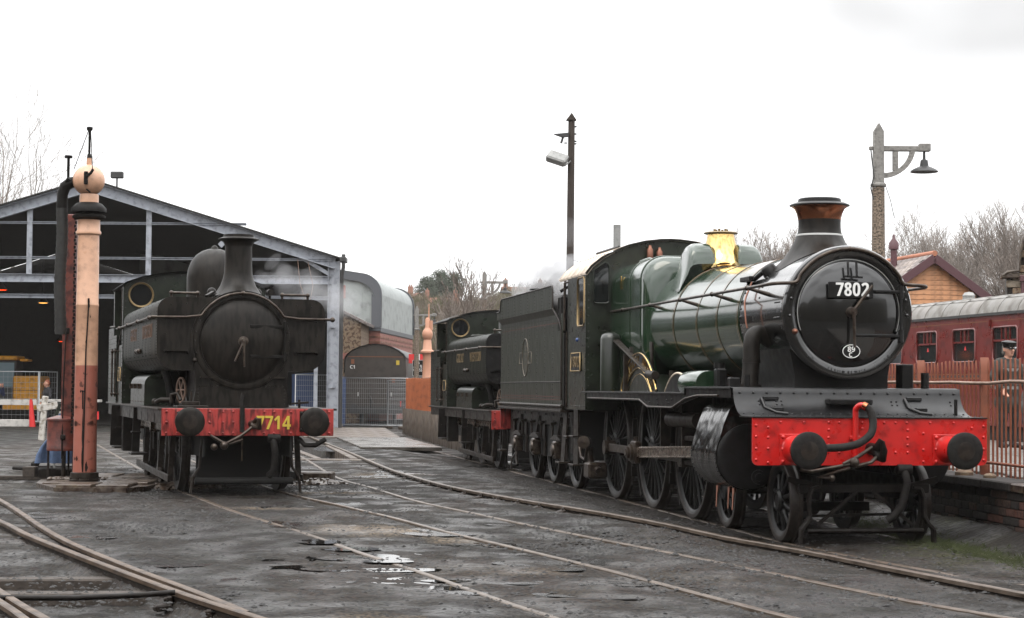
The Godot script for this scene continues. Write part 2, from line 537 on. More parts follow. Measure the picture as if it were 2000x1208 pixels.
var g1 := FastNoiseLite.new()
var g2 := FastNoiseLite.new()
var g3 := FastNoiseLite.new()
var rail_lines := []     # [points, half width to keep flat]

func rail_dist(x: float, z: float) -> float:
	var best := 9.0
	for L in rail_lines:
		var pts: PackedVector3Array = L
		for i in pts.size() - 1:
			if z > pts[i].z + 0.6 or z < pts[i + 1].z - 0.6:
				continue
			var a := Vector2(pts[i].x, pts[i].z)
			var b := Vector2(pts[i + 1].x, pts[i + 1].z)
			var q := Geometry2D.get_closest_point_to_segment(Vector2(x, z), a, b)
			best = minf(best, q.distance_to(Vector2(x, z)))
	return best

func relief(x: float, z: float) -> float:
	return 0.03 * g1.get_noise_2d(x, z) + 0.012 * g2.get_noise_2d(x, z) + 0.024 * g3.get_noise_2d(x, z)

func spot(x: float, z: float, cx: float, cz: float, rx: float, rz: float, turn := 0.3) -> float:
	var d := Vector2(x - cx, z - cz).rotated(-turn)
	var q := Vector2(d.x / rx, d.y / rz).length() + 0.35 * g2.get_noise_2d(x * 1.6, z * 1.6)
	return clampf(1.4 - q * 1.2, 0.0, 1.0)

func smooth_line(pts: Array, step := 0.6) -> PackedVector3Array:
	var c := Curve3D.new()
	c.bake_interval = step
	for i in pts.size():
		var a: Vector3 = pts[maxi(i - 1, 0)]
		var b: Vector3 = pts[mini(i + 1, pts.size() - 1)]
		var t := (b - a) / 6.0
		c.add_point(pts[i], -t, t)
	return c.get_baked_points()

func line2(xz: Array, off: float) -> PackedVector3Array:
	var p := []
	for i in range(0, xz.size(), 2):
		p.append(Vector3(xz[i], yard(xz[i], xz[i + 1]) + off, xz[i + 1]))
	return smooth_line(p)

func poly_line(co: Array, z0: float, z1: float, off: float) -> PackedVector3Array:
	var p := []
	var n := int(absf(z1 - z0) / 1.0) + 1
	for i in n + 1:
		var z := lerpf(z0, z1, float(i) / n)
		var q := (z + 25.0) / 10.0
		var x := 0.0
		for c in co:
			x = x * q + c
		p.append(Vector3(x, yard(x, z) + off, z))
	return smooth_line(p)

func sweep(mb: MB, line: PackedVector3Array, prof: Array) -> void:
	var rows := []
	for i in line.size():
		var d := (line[mini(i + 1, line.size() - 1)] - line[maxi(i - 1, 0)]).normalized()
		var side := d.cross(Vector3.UP).normalized()
		var r := []
		for q in prof:
			r.append(line[i] + side * q.x + Vector3.UP * q.y)
		rows.append(r)
	var m := prof.size()
	for i in rows.size() - 1:
		for k in m:
			var k2 := (k + 1) % m
			var a: Vector3 = rows[i][k]; var b: Vector3 = rows[i][k2]; var e: Vector3 = rows[i + 1][k2]; var f: Vector3 = rows[i + 1][k]
			var nn := (b - a).cross(f - a).normalized()
			var mid := (a + b) * 0.5 - line[i] - Vector3(0, (prof[0].y + prof[m / 2].y) * 0.5, 0)
			if nn.dot(mid) < 0:
				nn = -nn
			mb.quad(a, b, e, f, nn)

var groundlines := {}

func plan_tracks() -> void:
	var G := groundlines
	G["A"] = line2([-10.9, -32.0, -7.5, -25.3, -5.69, -21.42, -4.82, -19.5, -2.81, -15.52, -1.76, -13.51, -0.2, -10.5], 0.07)
	G["A2"] = line2([-9.35, -32.0, -6.73, -25.31, -4.78, -20.12, -3.6, -17.55, -2.49, -15.29, -2.0, -14.2, -1.92, -14.0], 0.05)
	G["B"] = line2([-6.9, -21.5, -4.03, -15.18, -3.23, -13.42, -1.9, -10.5], 0.06)
	G["B2"] = line2([-6.85, -20.9, -3.83, -14.47, -3.37, -13.41, -2.06, -10.5], 0.056)
	var ll := line2([-14.0, -62.0, -8.6, -42.0, -5.15, -29.46, -4.5, -27.3, -3.49, -24.14, -2.22, -20.85, -1.5, -18.97, -0.83, -17.33, -0.35, -16.02, 0.06, -14.88, 0.41, -13.9, 1.35, -10.5], 0.004)
	G["LL"] = ll
	G["LR"] = line2([-12.5, -62.0, -7.1, -41.6, -3.68, -29.4, -2.23, -25.26, -1.38, -22.94, -0.65, -20.98, -0.1, -19.75, 0.77, -17.75, 1.14, -16.83, 1.96, -14.57, 2.16, -14.02, 3.2, -10.5], 0.014)
	G["ML"] = line2([-10.2, -74.0, -7.5, -58.0, -4.77, -43.38, -3.09, -33.64, -2.23, -30.2, -1.27, -26.43, -0.55, -24.3, -0.02, -22.79, 0.36, -21.85, 0.8, -20.85, 1.57, -19.2, 2.3, -17.6, 3.0, -16.0, 3.54, -14.8, 5.6, -10.5], 0.004)
	G["MR"] = line2([-8.6, -74.0, -6.03, -57.87, -4.03, -46.25, -2.37, -36.32, -1.77, -33.19, -0.92, -29.49, 0.09, -26.33, 1.04, -23.81, 1.8, -22.15, 2.32, -21.1, 2.76, -20.3, 3.05, -19.5, 3.42, -18.21, 3.74, -17.1, 4.16, -15.7, 5.6, -11.0], 0.06)
	var bl := []
	var br := []
	for s in [50.0, 40.0, 30.0, 20.0, 10.0, 4.0, 0.6]:
		for q in [[bl, -0.755], [br, 0.755]]:
			var x: float = MX - sin(MYAW) * s + cos(MYAW) * q[1]
			var z: float = MZ - cos(MYAW) * s - sin(MYAW) * q[1]
			q[0].append(x)
			q[0].append(z)
	bl.append_array([3.27, -20.5, 3.54, -19.5, 4.0, -18.08, 4.55, -16.84, 7.2, -12.2])
	br.append_array([4.78, -20.7, 5.08, -19.5, 5.5, -18.35, 6.05, -17.2, 8.7, -12.6])
	G["BL"] = line2(bl, 0.0)
	G["BR"] = line2(br, 0.0)
	for k in G:
		rail_lines.append(G[k])

func build_ground() -> void:
	g1.seed = 5; g1.frequency = 0.35; g1.fractal_octaves = 3
	g2.seed = 8; g2.frequency = 0.9; g2.fractal_octaves = 4
	g3.seed = 12; g3.frequency = 3.0; g3.fractal_octaves = 4
	var xs := []
	var q := -13.0
	while q <= 9.0:
		xs.append(q)
		q += 0.06 if q > -4.6 and q < 2.6 else 0.15
	var st := 0.3
	q = 9.0
	while q < 420.0:
		q += st
		st *= 1.5
		xs.append(q)
		xs.push_front(-4.0 - q)
	var zs := [500.0, 200.0, 60.0, 15.0, 0.0, -5.0, -8.5]
	q = -10.5
	while q > -78.0:
		zs.append(q)
		q -= (0.0045 if q > -24.0 else 0.009) * absf(q)
	st = 2.0
	while q > -1200.0:
		zs.append(q)
		q -= st
		st *= 1.5
	var W := xs.size()
	var H := zs.size()
	var v := PackedVector3Array()
	var c := PackedColorArray()
	var base := Color(0.0195, 0.0165, 0.0138)
	for z in zs:
		for x in xs:
			var y := yard(x, z)
			var col := base
			if x > -13.5 and x < 9.5 and z > -79 and z < -10:
				var rd := rail_dist(x, z)
				var k := smoothstep(0.04, 0.4, rd)
				var rough := 1.0 + 0.8 * maxf(spot(x, z, 1.35, -21.0, 1.0, 3.0, 0.3), spot(x, z, -4.0, -21.3, 0.9, 0.5))
				var rl := relief(x, z)
				y += rl * lerpf(0.45, 1.0, k) * rough - 0.008 * (1.0 - k)
				var n := g2.get_noise_2d(x * 0.7 + 40, z * 0.5)
				var m := g3.get_noise_2d(x * 0.8, z * 0.8 + 30)
				col = base * (1.0 + 0.28 * n + 0.22 * m)
				var ash := 0.0
				for s in [[-2.75, -28.4, 1.0, 0.5, 0.0], [-1.5, -21.3, 0.8, 0.75, 0.2], [-2.3, -34.2, 0.7, 1.2, 0.2], [-0.6, -20.4, 0.35, 0.5, 0.2], [-1.0, -13.9, 0.5, 0.45, 0.3], [0.0, -17.3, 0.6, 0.3, 0.0], [-3.2, -24.8, 0.8, 0.3, 0.1]]:
					ash = maxf(ash, spot(x, z, s[0], s[1], s[2], s[3], s[4]) * (0.75 + 0.5 * m))
				col = col.lerp(Color(0.2, 0.165, 0.125), clampf(ash, 0, 1) * 0.9)
				var brown := clampf(g1.get_noise_2d(x * 0.8 + 90, z * 0.5) * 1.7, 0, 1)
				col = col.lerp(Color(0.036, 0.026, 0.019), brown * 0.8)
				col = col.lerp(Color(0.06, 0.048, 0.037), clampf(1.0 - rd / 0.16, 0, 1) * 0.5)
				var gr := spot(x, z, 4.55, -20.0, 0.6, 1.6, 0.2) + spot(x, z, 5.2, -22.6, 0.25, 0.8, 0.1)
				gr = clampf(gr * (0.55 + 1.2 * g2.get_noise_2d(x * 2.0, z * 2.0 + 9)), 0, 1)
				col = col.lerp(Color(0.055, 0.062, 0.02), gr * 0.75)
				if x < -7.4 and x > -13:
					col = col.lerp(Color(0.06, 0.053, 0.046), 0.5)
				if z < -58.0:
					col = col.lerp(Color(0.055, 0.045, 0.037), 0.5)
				if z > -19.5 and x > -6.5 and x < -1.0:
					var ax: float = along(groundlines["A"], z)[0].x - x
					y -= 0.11 * smoothstep(0.0, 0.1, ax) * smoothstep(1.75, 1.4, ax) * smoothstep(-19.0, -17.0, z)
				var pt := pit_at(x, z)
				y -= 0.75 * pt
				if z < -76.0:
					y = lerpf(y, yard(x, z), smoothstep(-76.0, -79.0, z))
			elif z < -120:
				col = Color(0.06, 0.05, 0.03)
			col.a = 1.0
			v.append(Vector3(x, y, z))
			c.append(col)
	var idx := PackedInt32Array()
	var nn := PackedVector3Array()
	nn.resize(v.size())
	for j in H - 1:
		for i in W - 1:
			var a := j * W + i
			for t in [[a, a + W, a + 1], [a + 1, a + W, a + W + 1]]:
				var fn := (v[t[1]] - v[t[0]]).cross(v[t[2]] - v[t[0]])
				if fn.y < 0:
					fn = -fn
				var wgt := 1.0 / maxf(fn.length(), 1e-9)
				for e in t:
					nn[e] += fn * wgt
			idx.append_array([a, a + W, a + 1, a + 1, a + W, a + W + 1])
	for i in nn.size():
		nn[i] = nn[i].normalized()
	var arr := []
	arr.resize(Mesh.ARRAY_MAX)
	arr[Mesh.ARRAY_VERTEX] = v
	arr[Mesh.ARRAY_NORMAL] = nn
	arr[Mesh.ARRAY_COLOR] = c
	arr[Mesh.ARRAY_INDEX] = idx
	var am := ArrayMesh.new()
	am.add_surface_from_arrays(Mesh.PRIMITIVE_TRIANGLES, arr)
	tex("earth", 0.055, 6, [[0.0, Color(0.12, 0.11, 0.1)], [0.32, Color(0.42, 0.4, 0.38)], [0.48, Color(0.74, 0.71, 0.68)], [0.66, Color(0.95, 0.91, 0.86)], [1.0, Color(1, 1, 0.97)]], 2048, 61)
	tex("earth_rough", 0.006, 8, [[0.0, 0.3], [0.28, 0.4], [0.45, 0.62], [0.65, 0.9], [1.0, 1.0]], 1024, 62)
	tex("earth_bump", 0.06, 6, [[0.0, 0.0], [1.0, 1.0]], 1024, 63)
	var m := mat("earth", 1.25, 1.25, 1.25, 1.0, {"vc": true, "tex": "earth", "rtex": "earth_rough", "bump": "earth_bump", "depth": 3.0, "scale": Vector3(0.16, 0.16, 0.16), "world": true})
	m.albedo_color = Color(1, 1, 1)
	m.metallic_specular = 0.38
	struct("ground", am, m)

func pit_at(x: float, z: float) -> float:
	if z > -41.6 or z < -51.0:
		return 0.0
	var f := (z + 41.6) / -9.4
	var l := lerpf(-4.15, -6.0, f)
	var r := lerpf(-3.45, -4.95, f)
	return smoothstep(l - 0.05, l + 0.1, x) * smoothstep(r + 0.05, r - 0.1, x) * smoothstep(-41.6, -41.9, z) * smoothstep(-51.0, -50.6, z)

const HEAD := [Vector2(-0.034, -0.04), Vector2(0.034, -0.04), Vector2(0.034, -0.008), Vector2(0.026, 0.0), Vector2(-0.026, 0.0), Vector2(-0.034, -0.008)]
const WEB := [Vector2(-0.0331, -0.0395), Vector2(-0.01, -0.055), Vector2(-0.01, -0.105), Vector2(-0.035, -0.12), Vector2(-0.035, -0.15), Vector2(0.035, -0.15), Vector2(0.035, -0.12), Vector2(0.01, -0.105), Vector2(0.01, -0.055), Vector2(0.0331, -0.0395)]

func rail(key: String, parent: Node, top: Material = M.rail_top) -> void:
	var a := MB.new()
	sweep(a, groundlines[key], WEB)
	var r := part("rail", a, M.rail_side, parent)
	var b := MB.new()
	sweep(b, groundlines[key], HEAD)
	part("rail_head", b, top, r)

func along(line: PackedVector3Array, z: float) -> Array:
	for i in line.size() - 1:
		if line[i].z <= z and line[i + 1].z >= z:
			var k := (z - line[i].z) / (line[i + 1].z - line[i].z)
			return [line[i].lerp(line[i + 1], k), (line[i + 1] - line[i]).normalized()]
	return [line[0], Vector3(0, 0, 1)]

func build_tracks() -> void:
	var t := thing("railway_track", "two close pairs of rails of a turnout in the lower left foreground", "track")
	for k in ["A", "A2", "B", "B2"]:
		rail(k, t, M.rail_rusty)
	for z in [-12.2, -13.75, -15.9, -16.9]:
		var a: Vector3 = along(groundlines["A"], z)[0]
		var w := MB.new()
		var off := -1.95 if z < -15.5 else -1.8
		var p0 := Vector3(a.x + 0.2, a.y - 0.16, z)
		var p1 := Vector3(a.x + off, a.y - 0.135, z + 0.5)
		w.bar(p0, p1, 0.25, 0.12, Vector3.UP, 0.015)
		part("sleeper", w, M.wood, t)
	for z in [-13.35, -14.35, -15.2]:
		var q = along(groundlines["A"], z)
		var w := MB.new()
		var p: Vector3 = q[0]
		var sd: Vector3 = q[1].cross(Vector3.UP)
		if sd.x > 0:
			sd = -sd
		w.bar(p + sd * 0.03 + Vector3(0, -0.13, 0), p + sd * 0.17 + Vector3(0, -0.14, 0), 0.11, 0.05, Vector3.UP, 0.012)
		w.bar(p + sd * 0.04 + Vector3(0, -0.115, 0), p + sd * 0.045 + Vector3(0, -0.05, 0), 0.06, 0.05, Vector3.RIGHT, 0.008)
		w.ball(p + sd * 0.075 + Vector3(0, -0.075, 0), 0.022, 8, 5)
		part("rail_chair", w, M.rail_side, t)
	var rod := MB.new()
	rod.tube([Vector3(-3.95, 0.05, -14.75), Vector3(-3.4, 0.035, -14.9), Vector3(-2.9, 0.05, -15.0), Vector3(-2.62, 0.07, -15.05)], 0.022, 8)
	part("point_rod", rod, M.frame, t)
	t = thing("railway_track", "sunken track running from under the engine with the rounded dome to the bottom edge", "track")
	rail("LL", t)
	rail("LR", t)
	t = thing("railway_track", "middle track curving out from the shed between the two front engines", "track")
	rail("ML", t)
	rail("MR", t)
	for i in 17:
		var z := -24.6 - i * 0.78
		var q = along(groundlines["MR"], z)
		var p: Vector3 = q[0]
		var sd: Vector3 = q[1].cross(Vector3.UP)
		if sd.x > 0:
			sd = -sd
		var w := MB.new()
		w.bar(p + sd * 0.035 + Vector3(0, -0.06, 0), p + sd * 0.17 + Vector3(0, -0.1, 0), 0.13, 0.05, Vector3.UP, 0.015)
		w.bar(p + sd * 0.05 + Vector3(0, -0.07, 0), p + sd * 0.055 + Vector3(0, -0.015, 0), 0.08, 0.04, Vector3.RIGHT, 0.01)
		part("rail_chair", w, M.rail_side, t)
		var s := MB.new()
		var p1 := p + sd * 0.36 + Vector3(0, -0.13, 0)
		s.bar(p - sd * 0.2 + Vector3(0, -0.13, 0), p1, 0.25, 0.09, Vector3.UP, 0.015)
		part("sleeper", s, M.wood, t)
	t = thing("railway_track", "track beneath the large engine with the red buffer beam beside the platform wall", "track")
	rail("BL", t)
	rail("BR", t)

func build_ground_things() -> void:
	# puddles: sheets of water that fill the low places
	var spots := [[-1.45, -18.55, 0.42, 0.3], [-1.3, -17.5, 0.55, 0.22], [-1.72, -17.65, 0.4, 0.16], [-0.72, -16.1, 0.28, 0.16], [-0.4, -15.75, 0.18, 0.12], [-0.1, -22.6, 0.2, 0.32], [-0.35, -19.85, 0.35, 0.3], [-0.1, -18.9, 0.25, 0.16], [0.2, -18.05, 0.3, 0.22], [0.5, -17.5, 0.16, 0.16], [-5.6, -23.3, 0.3, 0.5], [-2.0, -25.9, 0.35, 0.3], [-2.6, -28.9, 0.35, 0.4], [-2.35, -34.8, 0.5, 1.2], [-1.55, -34.9, 0.3, 0.6], [0.1, -42.9, 0.5, 1.6], [-0.3, -40.6, 0.7, 1.2], [-4.5, -20.5, 0.3, 0.3], [-4.3, -49.5, 0.6, 2.2], [-1.0, -16.85, 0.3, 0.12], [0.9, -16.4, 0.3, 0.18], [-2.95, -25.2, 0.3, 0.35], [-2.0, -19.9, 0.2, 0.25], [0.55, -15.6, 0.3, 0.18], [0.1, -16.7, 0.4, 0.25], [1.05, -18.2, 0.25, 0.3], [-3.2, -17.9, 0.35, 0.25], [-0.9, -18.9, 0.55, 0.5], [-1.9, -16.7, 0.5, 0.25], [-0.75, -21.2, 0.4, 0.5], [-2.2, -22.2, 0.6, 0.6], [-1.15, -18.05, 0.2, 0.12], [-0.95, -16.4, 0.22, 0.1], [-2.1, -18.3, 0.22, 0.14], [-1.6, -19.3, 0.25, 0.2], [-0.55, -16.6, 0.18, 0.09]]
	var names := ["right of the near sunken rail, nearest the middle of the yard", "long and pale, the brightest of the foreground", "thin and bent, just left of the brightest one", "small, in the bottom middle of the foreground", "smallest one, near the bottom middle", "beside the middle track, ahead of its rail chairs", "broken, between the sunken rails near the pale ash", "narrow, between the sunken rails", "right one between the sunken rails", "tiny, right of the narrow one between the sunken rails", "left of the switch rails near the left edge", "by the sunken rail ahead of the left engine", "under the front of the left engine", "between the rails in front of the concrete pit", "right of the middle track near the pit", "far one below the rear saddle of the distant engine", "far one beyond the middle track", "left of the foreground turnout", "on the distant concrete apron", "thin sliver at the left of the sunken rails", "in the wet patch at bottom centre", "left of the right sunken rail, farther back", "by the left sunken rail in mid yard", "nearest one in the bottom wet patch", "upper one in the bottom wet patch", "right of the sunken track", "beside the tip of the switch rails", "broken film between the sunken rails, mid yard", "broken film left of the brightest puddle", "broken film on the pale ash between the rails", "broken film left of the left sunken rail, mid yard", "little one just beyond the brightest puddle", "little one right of the left sunken rail, near the bottom", "little one left of the thin bent puddle", "little one between the sunken rails behind the brightest", "tiny one nearest the left sunken rail at the bottom"]
	for i in spots.size():
		var s = spots[i]
		var lo := 9.0
		var hs := []
		for k in 120:
			var a: float = k * 2.399963
			var r := sqrt(k / 120.0)
			hs.append(yard(s[0] + s[2] * r * cos(a), s[1] + s[3] * r * sin(a)) + relief(s[0] + s[2] * r * cos(a), s[1] + s[3] * r * sin(a)))
		hs.sort()
		var level: float = hs[36] if i < 23 else hs[20] if i < 31 else hs[44]
		var mb := MB.new()
		var N := 20
		for k in N:
			var a := TAU * k / N
			var b := TAU * (k + 1) / N
			mb.tri(Vector3.ZERO, Vector3(cos(a) * s[2] * 1.25, 0, sin(a) * s[3] * 1.25), Vector3(cos(b) * s[2] * 1.25, 0, sin(b) * s[3] * 1.25), Vector3.UP)
		var o := part("puddle", mb, M.water if i in [0, 1, 2, 3, 6, 19, 22] or i > 30 else M.water_film, self)
		o.position = Vector3(s[0], level, s[1])
		tag(o, "shallow rain puddle " + names[i], "puddle", "rain puddles in the yard")
	# loose lumps of coal and stone
	var lump := MB.new()
	var pr := [Vector3(1, 0, 0.2), Vector3(0.3, 0.1, 1), Vector3(-0.9, -0.1, 0.5), Vector3(-0.6, 0.2, -0.8), Vector3(0.5, 0, -0.9), Vector3(0.1, 0.75, 0.1), Vector3(-0.2, 0.6, -0.3)]
	for t in [[0, 1, 5], [1, 2, 5], [2, 6, 5], [2, 3, 6], [3, 4, 6], [4, 5, 6], [4, 0, 5]]:
		var a: Vector3 = pr[t[0]]; var b: Vector3 = pr[t[1]]; var d: Vector3 = pr[t[2]]
		var nn := (b - a).cross(d - a).normalized()
		lump.tri(a, b, d, nn if nn.y > 0 else -nn)
	for g in [["coal_lumps", 52000, Color(0.01, 0.009, 0.0085), 0.004, 0.03], ["ash_stones", 4000, Color(0.065, 0.055, 0.046), 0.003, 0.011]]:
		var mm := MultiMesh.new()
		mm.transform_format = MultiMesh.TRANSFORM_3D
		mm.mesh = lump.mesh()
		mm.instance_count = g[1]
		for i in g[1]:
			var z := -11.5 - 30.0 * pow(rng.randf(), 1.3)
			var x := rng.randf_range(-0.29, 0.29) * absf(z) + rng.randf_range(-0.6, 0.6)
			if rng.randf() < 0.25:
				var cl = [[-4.0, -21.4], [-4.4, -22.8], [-1.5, -23.3], [1.3, -21.5], [2.2, -19.0], [3.4, -15.5], [-3.3, -29.4], [-2.6, -29.6], [-5.1, -29.0], [0.9, -20.0], [1.8, -16.4]][rng.randi() % 11]
				x = cl[0] + rng.randfn(0, 0.5)
				z = cl[1] + rng.randfn(0, 0.7)
			var r := lerpf(g[3], g[4], pow(rng.randf(), 4.0))
			var bs := Basis(Vector3.UP, rng.randf() * TAU).scaled(Vector3(r, r * rng.randf_range(0.6, 1.0), r * rng.randf_range(0.7, 1.3)))
			mm.set_instance_transform(i, Transform3D(bs, Vector3(x, yard(x, z) + relief(x, z) - 0.003, z)))
		var o := MultiMeshInstance3D.new()
		o.name = numbered(g[0])
		o.multimesh = mm
		var mt := mat(g[0], g[2].r, g[2].g, g[2].b, 0.7)
		o.material_override = mt
		add_child(o, true)
		tag(o, "loose black coal lumps scattered over the yard" if g[0] == "coal_lumps" else "small pale clinker stones scattered over the yard", "coal" if g[0] == "coal_lumps" else "clinker", "", "stuff")
	# grass by the platform wall and on the bank
	var mm := MultiMesh.new()
	mm.transform_format = MultiMesh.TRANSFORM_3D
	var bl := MB.new()
	bl.tri(Vector3(-0.006, 0, 0), Vector3(0.006, 0, 0), Vector3(0.004, 0.5, 0.2), Vector3(0, 0.3, 1).normalized())
	bl.tri(Vector3(-0.006, 0, 0.3), Vector3(0.006, 0, 0.3), Vector3(0.0, 0.4, -0.2), Vector3(0, 0.3, 1).normalized())
	mm.mesh = bl.mesh()
	mm.instance_count = 3600
	for i in 3600:
		var z := rng.randf_range(-25.0, -17.5)
		var x := 5.25 + (z + 22.0) * 0.0 + rng.randfn(0, 0.16)
		x = 5.13 + 0.106 * (z + 20.5) - 0.28 + rng.randfn(0, 0.14)
		var h := rng.randf_range(0.02, 0.09)
		if i % 3 == 0:
			z = -20.0 + rng.randfn(0, 1.0)
			x = 4.55 + rng.randfn(0, 0.3)
			h *= 0.35
		mm.set_instance_transform(i, Transform3D(Basis(Vector3.UP, rng.randf() * TAU).scaled(Vector3(1.0, h * 2.0, h * 2.0)), Vector3(x, yard(x, z) + relief(x, z) - 0.01, z)))
	var o := MultiMeshInstance3D.new()
	o.name = numbered("grass")
	o.multimesh = mm
	o.material_override = M.grass
	add_child(o, true)
	tag(o, "sparse green grass along the foot of the brick platform wall", "grass", "", "stuff")
	# rusty plate lying in the foreground, apron and pit walls
	var pl := MB.new()
	pl.prism(PackedVector2Array([Vector2(0, 0), Vector2(0.3, -0.035), Vector2(0.55, 0.0), Vector2(0.58, 0.06), Vector2(0.3, 0.05), Vector2(0.04, 0.07)]), 0, 0.012)
	var p2 := part("iron_strip", pl, M.frame, self)
	p2.transform = Transform3D(Basis(Vector3.RIGHT, -PI / 2), Vector3(0.5, yard(0.7, -15.2) + 0.012, -15.2))
	tag(p2, "dark flat iron strip lying in the wet patch at bottom centre", "scrap")
	var ap := MB.new()
	ap.box(Vector3(0, -0.05, 0), Vector3(2.1, 0.05, 9.5), 0.01)
	var a2 := struct("concrete_apron", ap, M.concrete_wet)
	a2.transform = Transform3D(Basis(Vector3.UP, 0.155), Vector3(-5.3, 0.12, -58.2))
	var ap2 := MB.new()
	ap2.box(Vector3(0, -0.05, 0), Vector3(3.0, 0.05, 14.0), 0.01)
	var a3 := struct("concrete_path", ap2, M.concrete)
	a3.transform = Transform3D(Basis(Vector3.UP, 0.1), Vector3(-7.8, 0.1, -73.0))
	for i in 4:
		var w := MB.new()
		var f0 := i / 4.0
		var f1 := (i + 1) / 4.0 - 0.012
		w.bar(Vector3(lerpf(-4.2, -6.07, f0), 0.02, -41.6 - 9.4 * f0), Vector3(lerpf(-4.2, -6.07, f1), 0.02, -41.6 - 9.4 * f1), 0.16, 0.26, Vector3.UP, 0.01)
		struct("pit_wall", w, M.concrete)
		w = MB.new()
		w.bar(Vector3(lerpf(-3.4, -4.88, f0), 0.02, -41.6 - 9.4 * f0), Vector3(lerpf(-3.4, -4.88, f1), 0.02, -41.6 - 9.4 * f1), 0.16, 0.26, Vector3.UP, 0.01)
		struct("pit_wall", w, M.concrete)
	var lip := MB.new()
	lip.bar(Vector3(-5.1, 0.06, -41.4), Vector3(-2.9, 0.06, -41.2), 0.3, 0.16, Vector3.UP, 0.02)
	struct("pit_edge", lip, M.slab)
	var st := MB.new()
	st.box(Vector3(0, 0, 0), Vector3(0.95, 0.17, 0.5), 0.02)
	var sb := part("stone_block", st, M.slab_b, self)
	sb.transform = Transform3D(Basis(Vector3.UP, -0.05), Vector3(-3.9, 0.1, -32.3))
	tag(sb, "flat stone block in the ground at the right foot of the left engine", "block")

# ---------------------------------------------------------------- engines: shared pieces
func wheel(parent: Node, called: String, t: float, h: float, s: float, r: float, spokes: int, outer: float, weight := 0.0, crank := Vector2.ZERO) -> MeshInstance3D:
	# outer is +1 or -1: the side of the outer face
	var tm := MB.new()
	tm.xf = axis(P(t, h, s), Vector3(outer, 0, 0))
	var wdt := 0.13
	tm.lathe([Vector2(r - 0.075, -wdt / 2), Vector2(r + 0.028, -wdt / 2), Vector2(r + 0.028, -wdt / 2 + 0.03), Vector2(r, -wdt / 2 + 0.045), Vector2(r - 0.004, wdt / 2 - 0.01), Vector2(r - 0.014, wdt / 2), Vector2(r - 0.06, wdt / 2), Vector2(r - 0.075, wdt / 2 - 0.008), Vector2(r - 0.075, -wdt / 2)], 44)
	var w := part(called, tm, M.tyre, parent)
	var b := MB.new()
	b.xf = axis(P(t, h, s), Vector3(outer, 0, 0))
	b.lathe([Vector2(r - 0.12, -0.045), Vector2(r - 0.074, -0.055), Vector2(r - 0.074, 0.055), Vector2(r - 0.1, 0.045), Vector2(r - 0.12, 0.03), Vector2(r - 0.12, -0.045)], 44)
	var hr := 0.09 + r * 0.085
	b.lathe([Vector2(0, -0.08), Vector2(hr, -0.08), Vector2(hr, 0.07), Vector2(hr * 0.8, 0.095), Vector2(hr * 0.72, 0.095), Vector2(hr * 0.66, 0.082), Vector2(0, 0.082)], 20)
	for k in spokes:
		var a := TAU * (k + 0.5) / spokes
		var d := Vector3(cos(a), 0, sin(a))
		b.tube([d * hr * 0.85 + Vector3(0, 0.025, 0), d * (hr * 1.4) + Vector3(0, 0.018, 0), d * (r - 0.15) , d * (r - 0.1)], [0.04, 0.03, 0.023, 0.034], 6, false)
	if crank != Vector2.ZERO:
		var cp := Vector3(0, 0, 0)
		var q := b.xf.affine_inverse() * P(t, h + crank.y, s + crank.x)
		b.tube([Vector3(q.x, -0.05, q.z), Vector3(q.x, 0.1, q.z)], 0.13, 16)
		b.bar(Vector3(0, 0.02, 0), Vector3(q.x, 0.02, q.z), 0.16, 0.2, Vector3.UP, 0.01)
	part("spokes", b, M.black_satin, w)
	if weight > 0.0:
		var wm := MB.new()
		wm.xf = b.xf
		var q := b.xf.affine_inverse() * P(t, h + (-crank.y if crank != Vector2.ZERO else -1.0), s - crank.x)
		var a0 := atan2(q.z, q.x)
		var pts := []
		var ro := r - 0.11
		for k in 13:
			var a := a0 - weight + weight * 2.0 * k / 12
			pts.append(Vector2(cos(a), sin(a)) * ro)
		var poly := PackedVector2Array(pts)
		var keep := wm.xf
		wm.xf = wm.xf * Transform3D(Basis(Vector3(1, 0, 0), Vector3(0, 0, 1), Vector3(0, 1, 0)), Vector3.ZERO)
		wm.prism(poly, 0.01, 0.06)
		wm.xf = keep
		part("balance_weight", wm, M.black_satin, w)
	return w

func buffer(parent: Node, t: float, h: float, reach: float, head: float, base_mat: Material, shank: Material, sq := 0.17) -> void:
	var b := MB.new()
	b.box(P(t - sq, h - sq, 0.0), P(t + sq, h + sq, -0.028), 0.006)
	b.xf = axis(P(t, h, -0.028), Vector3(0, 0, 1))
	b.lathe([Vector2(0.15, 0), Vector2(0.125, 0.03), Vector2(0.112, 0.16), Vector2(0.112, reach * 0.58), Vector2(0.08, reach * 0.58)], 24)
	b.xf = Transform3D.IDENTITY
	for a in [-1, 1]:
		for c in [-1, 0, 1]:
			b.rivet(P(t + a * sq * 0.8, h + c * sq * 0.8, -0.028), Vector3(0, 0, 1), 0.026)
	var o := part("buffer", b, base_mat, parent)
	var hd := MB.new()
	hd.xf = axis(P(t, h, -reach + 0.06), Vector3(0, 0, 1))
	hd.lathe([Vector2(0.075, -0.2), Vector2(0.075, -0.03), Vector2(head - 0.03, 0.0), Vector2(head, 0.012), Vector2(head, 0.038), Vector2(head - 0.006, 0.046), Vector2(head * 0.7, 0.055), Vector2(head * 0.35, 0.06), Vector2(0, 0.062)], 40)
	part("buffer_head", hd, shank, o)
	hd = MB.new()
	hd.xf = axis(P(t, h, -reach + 0.06), Vector3(0, 0, 1))
	hd.lathe([Vector2(head * 0.5, 0.0605), Vector2(head * 0.42, 0.063), Vector2(head * 0.2, 0.0645), Vector2(0.0, 0.065)], 24)
	part("worn_patch", hd, M.frame_pale, o)

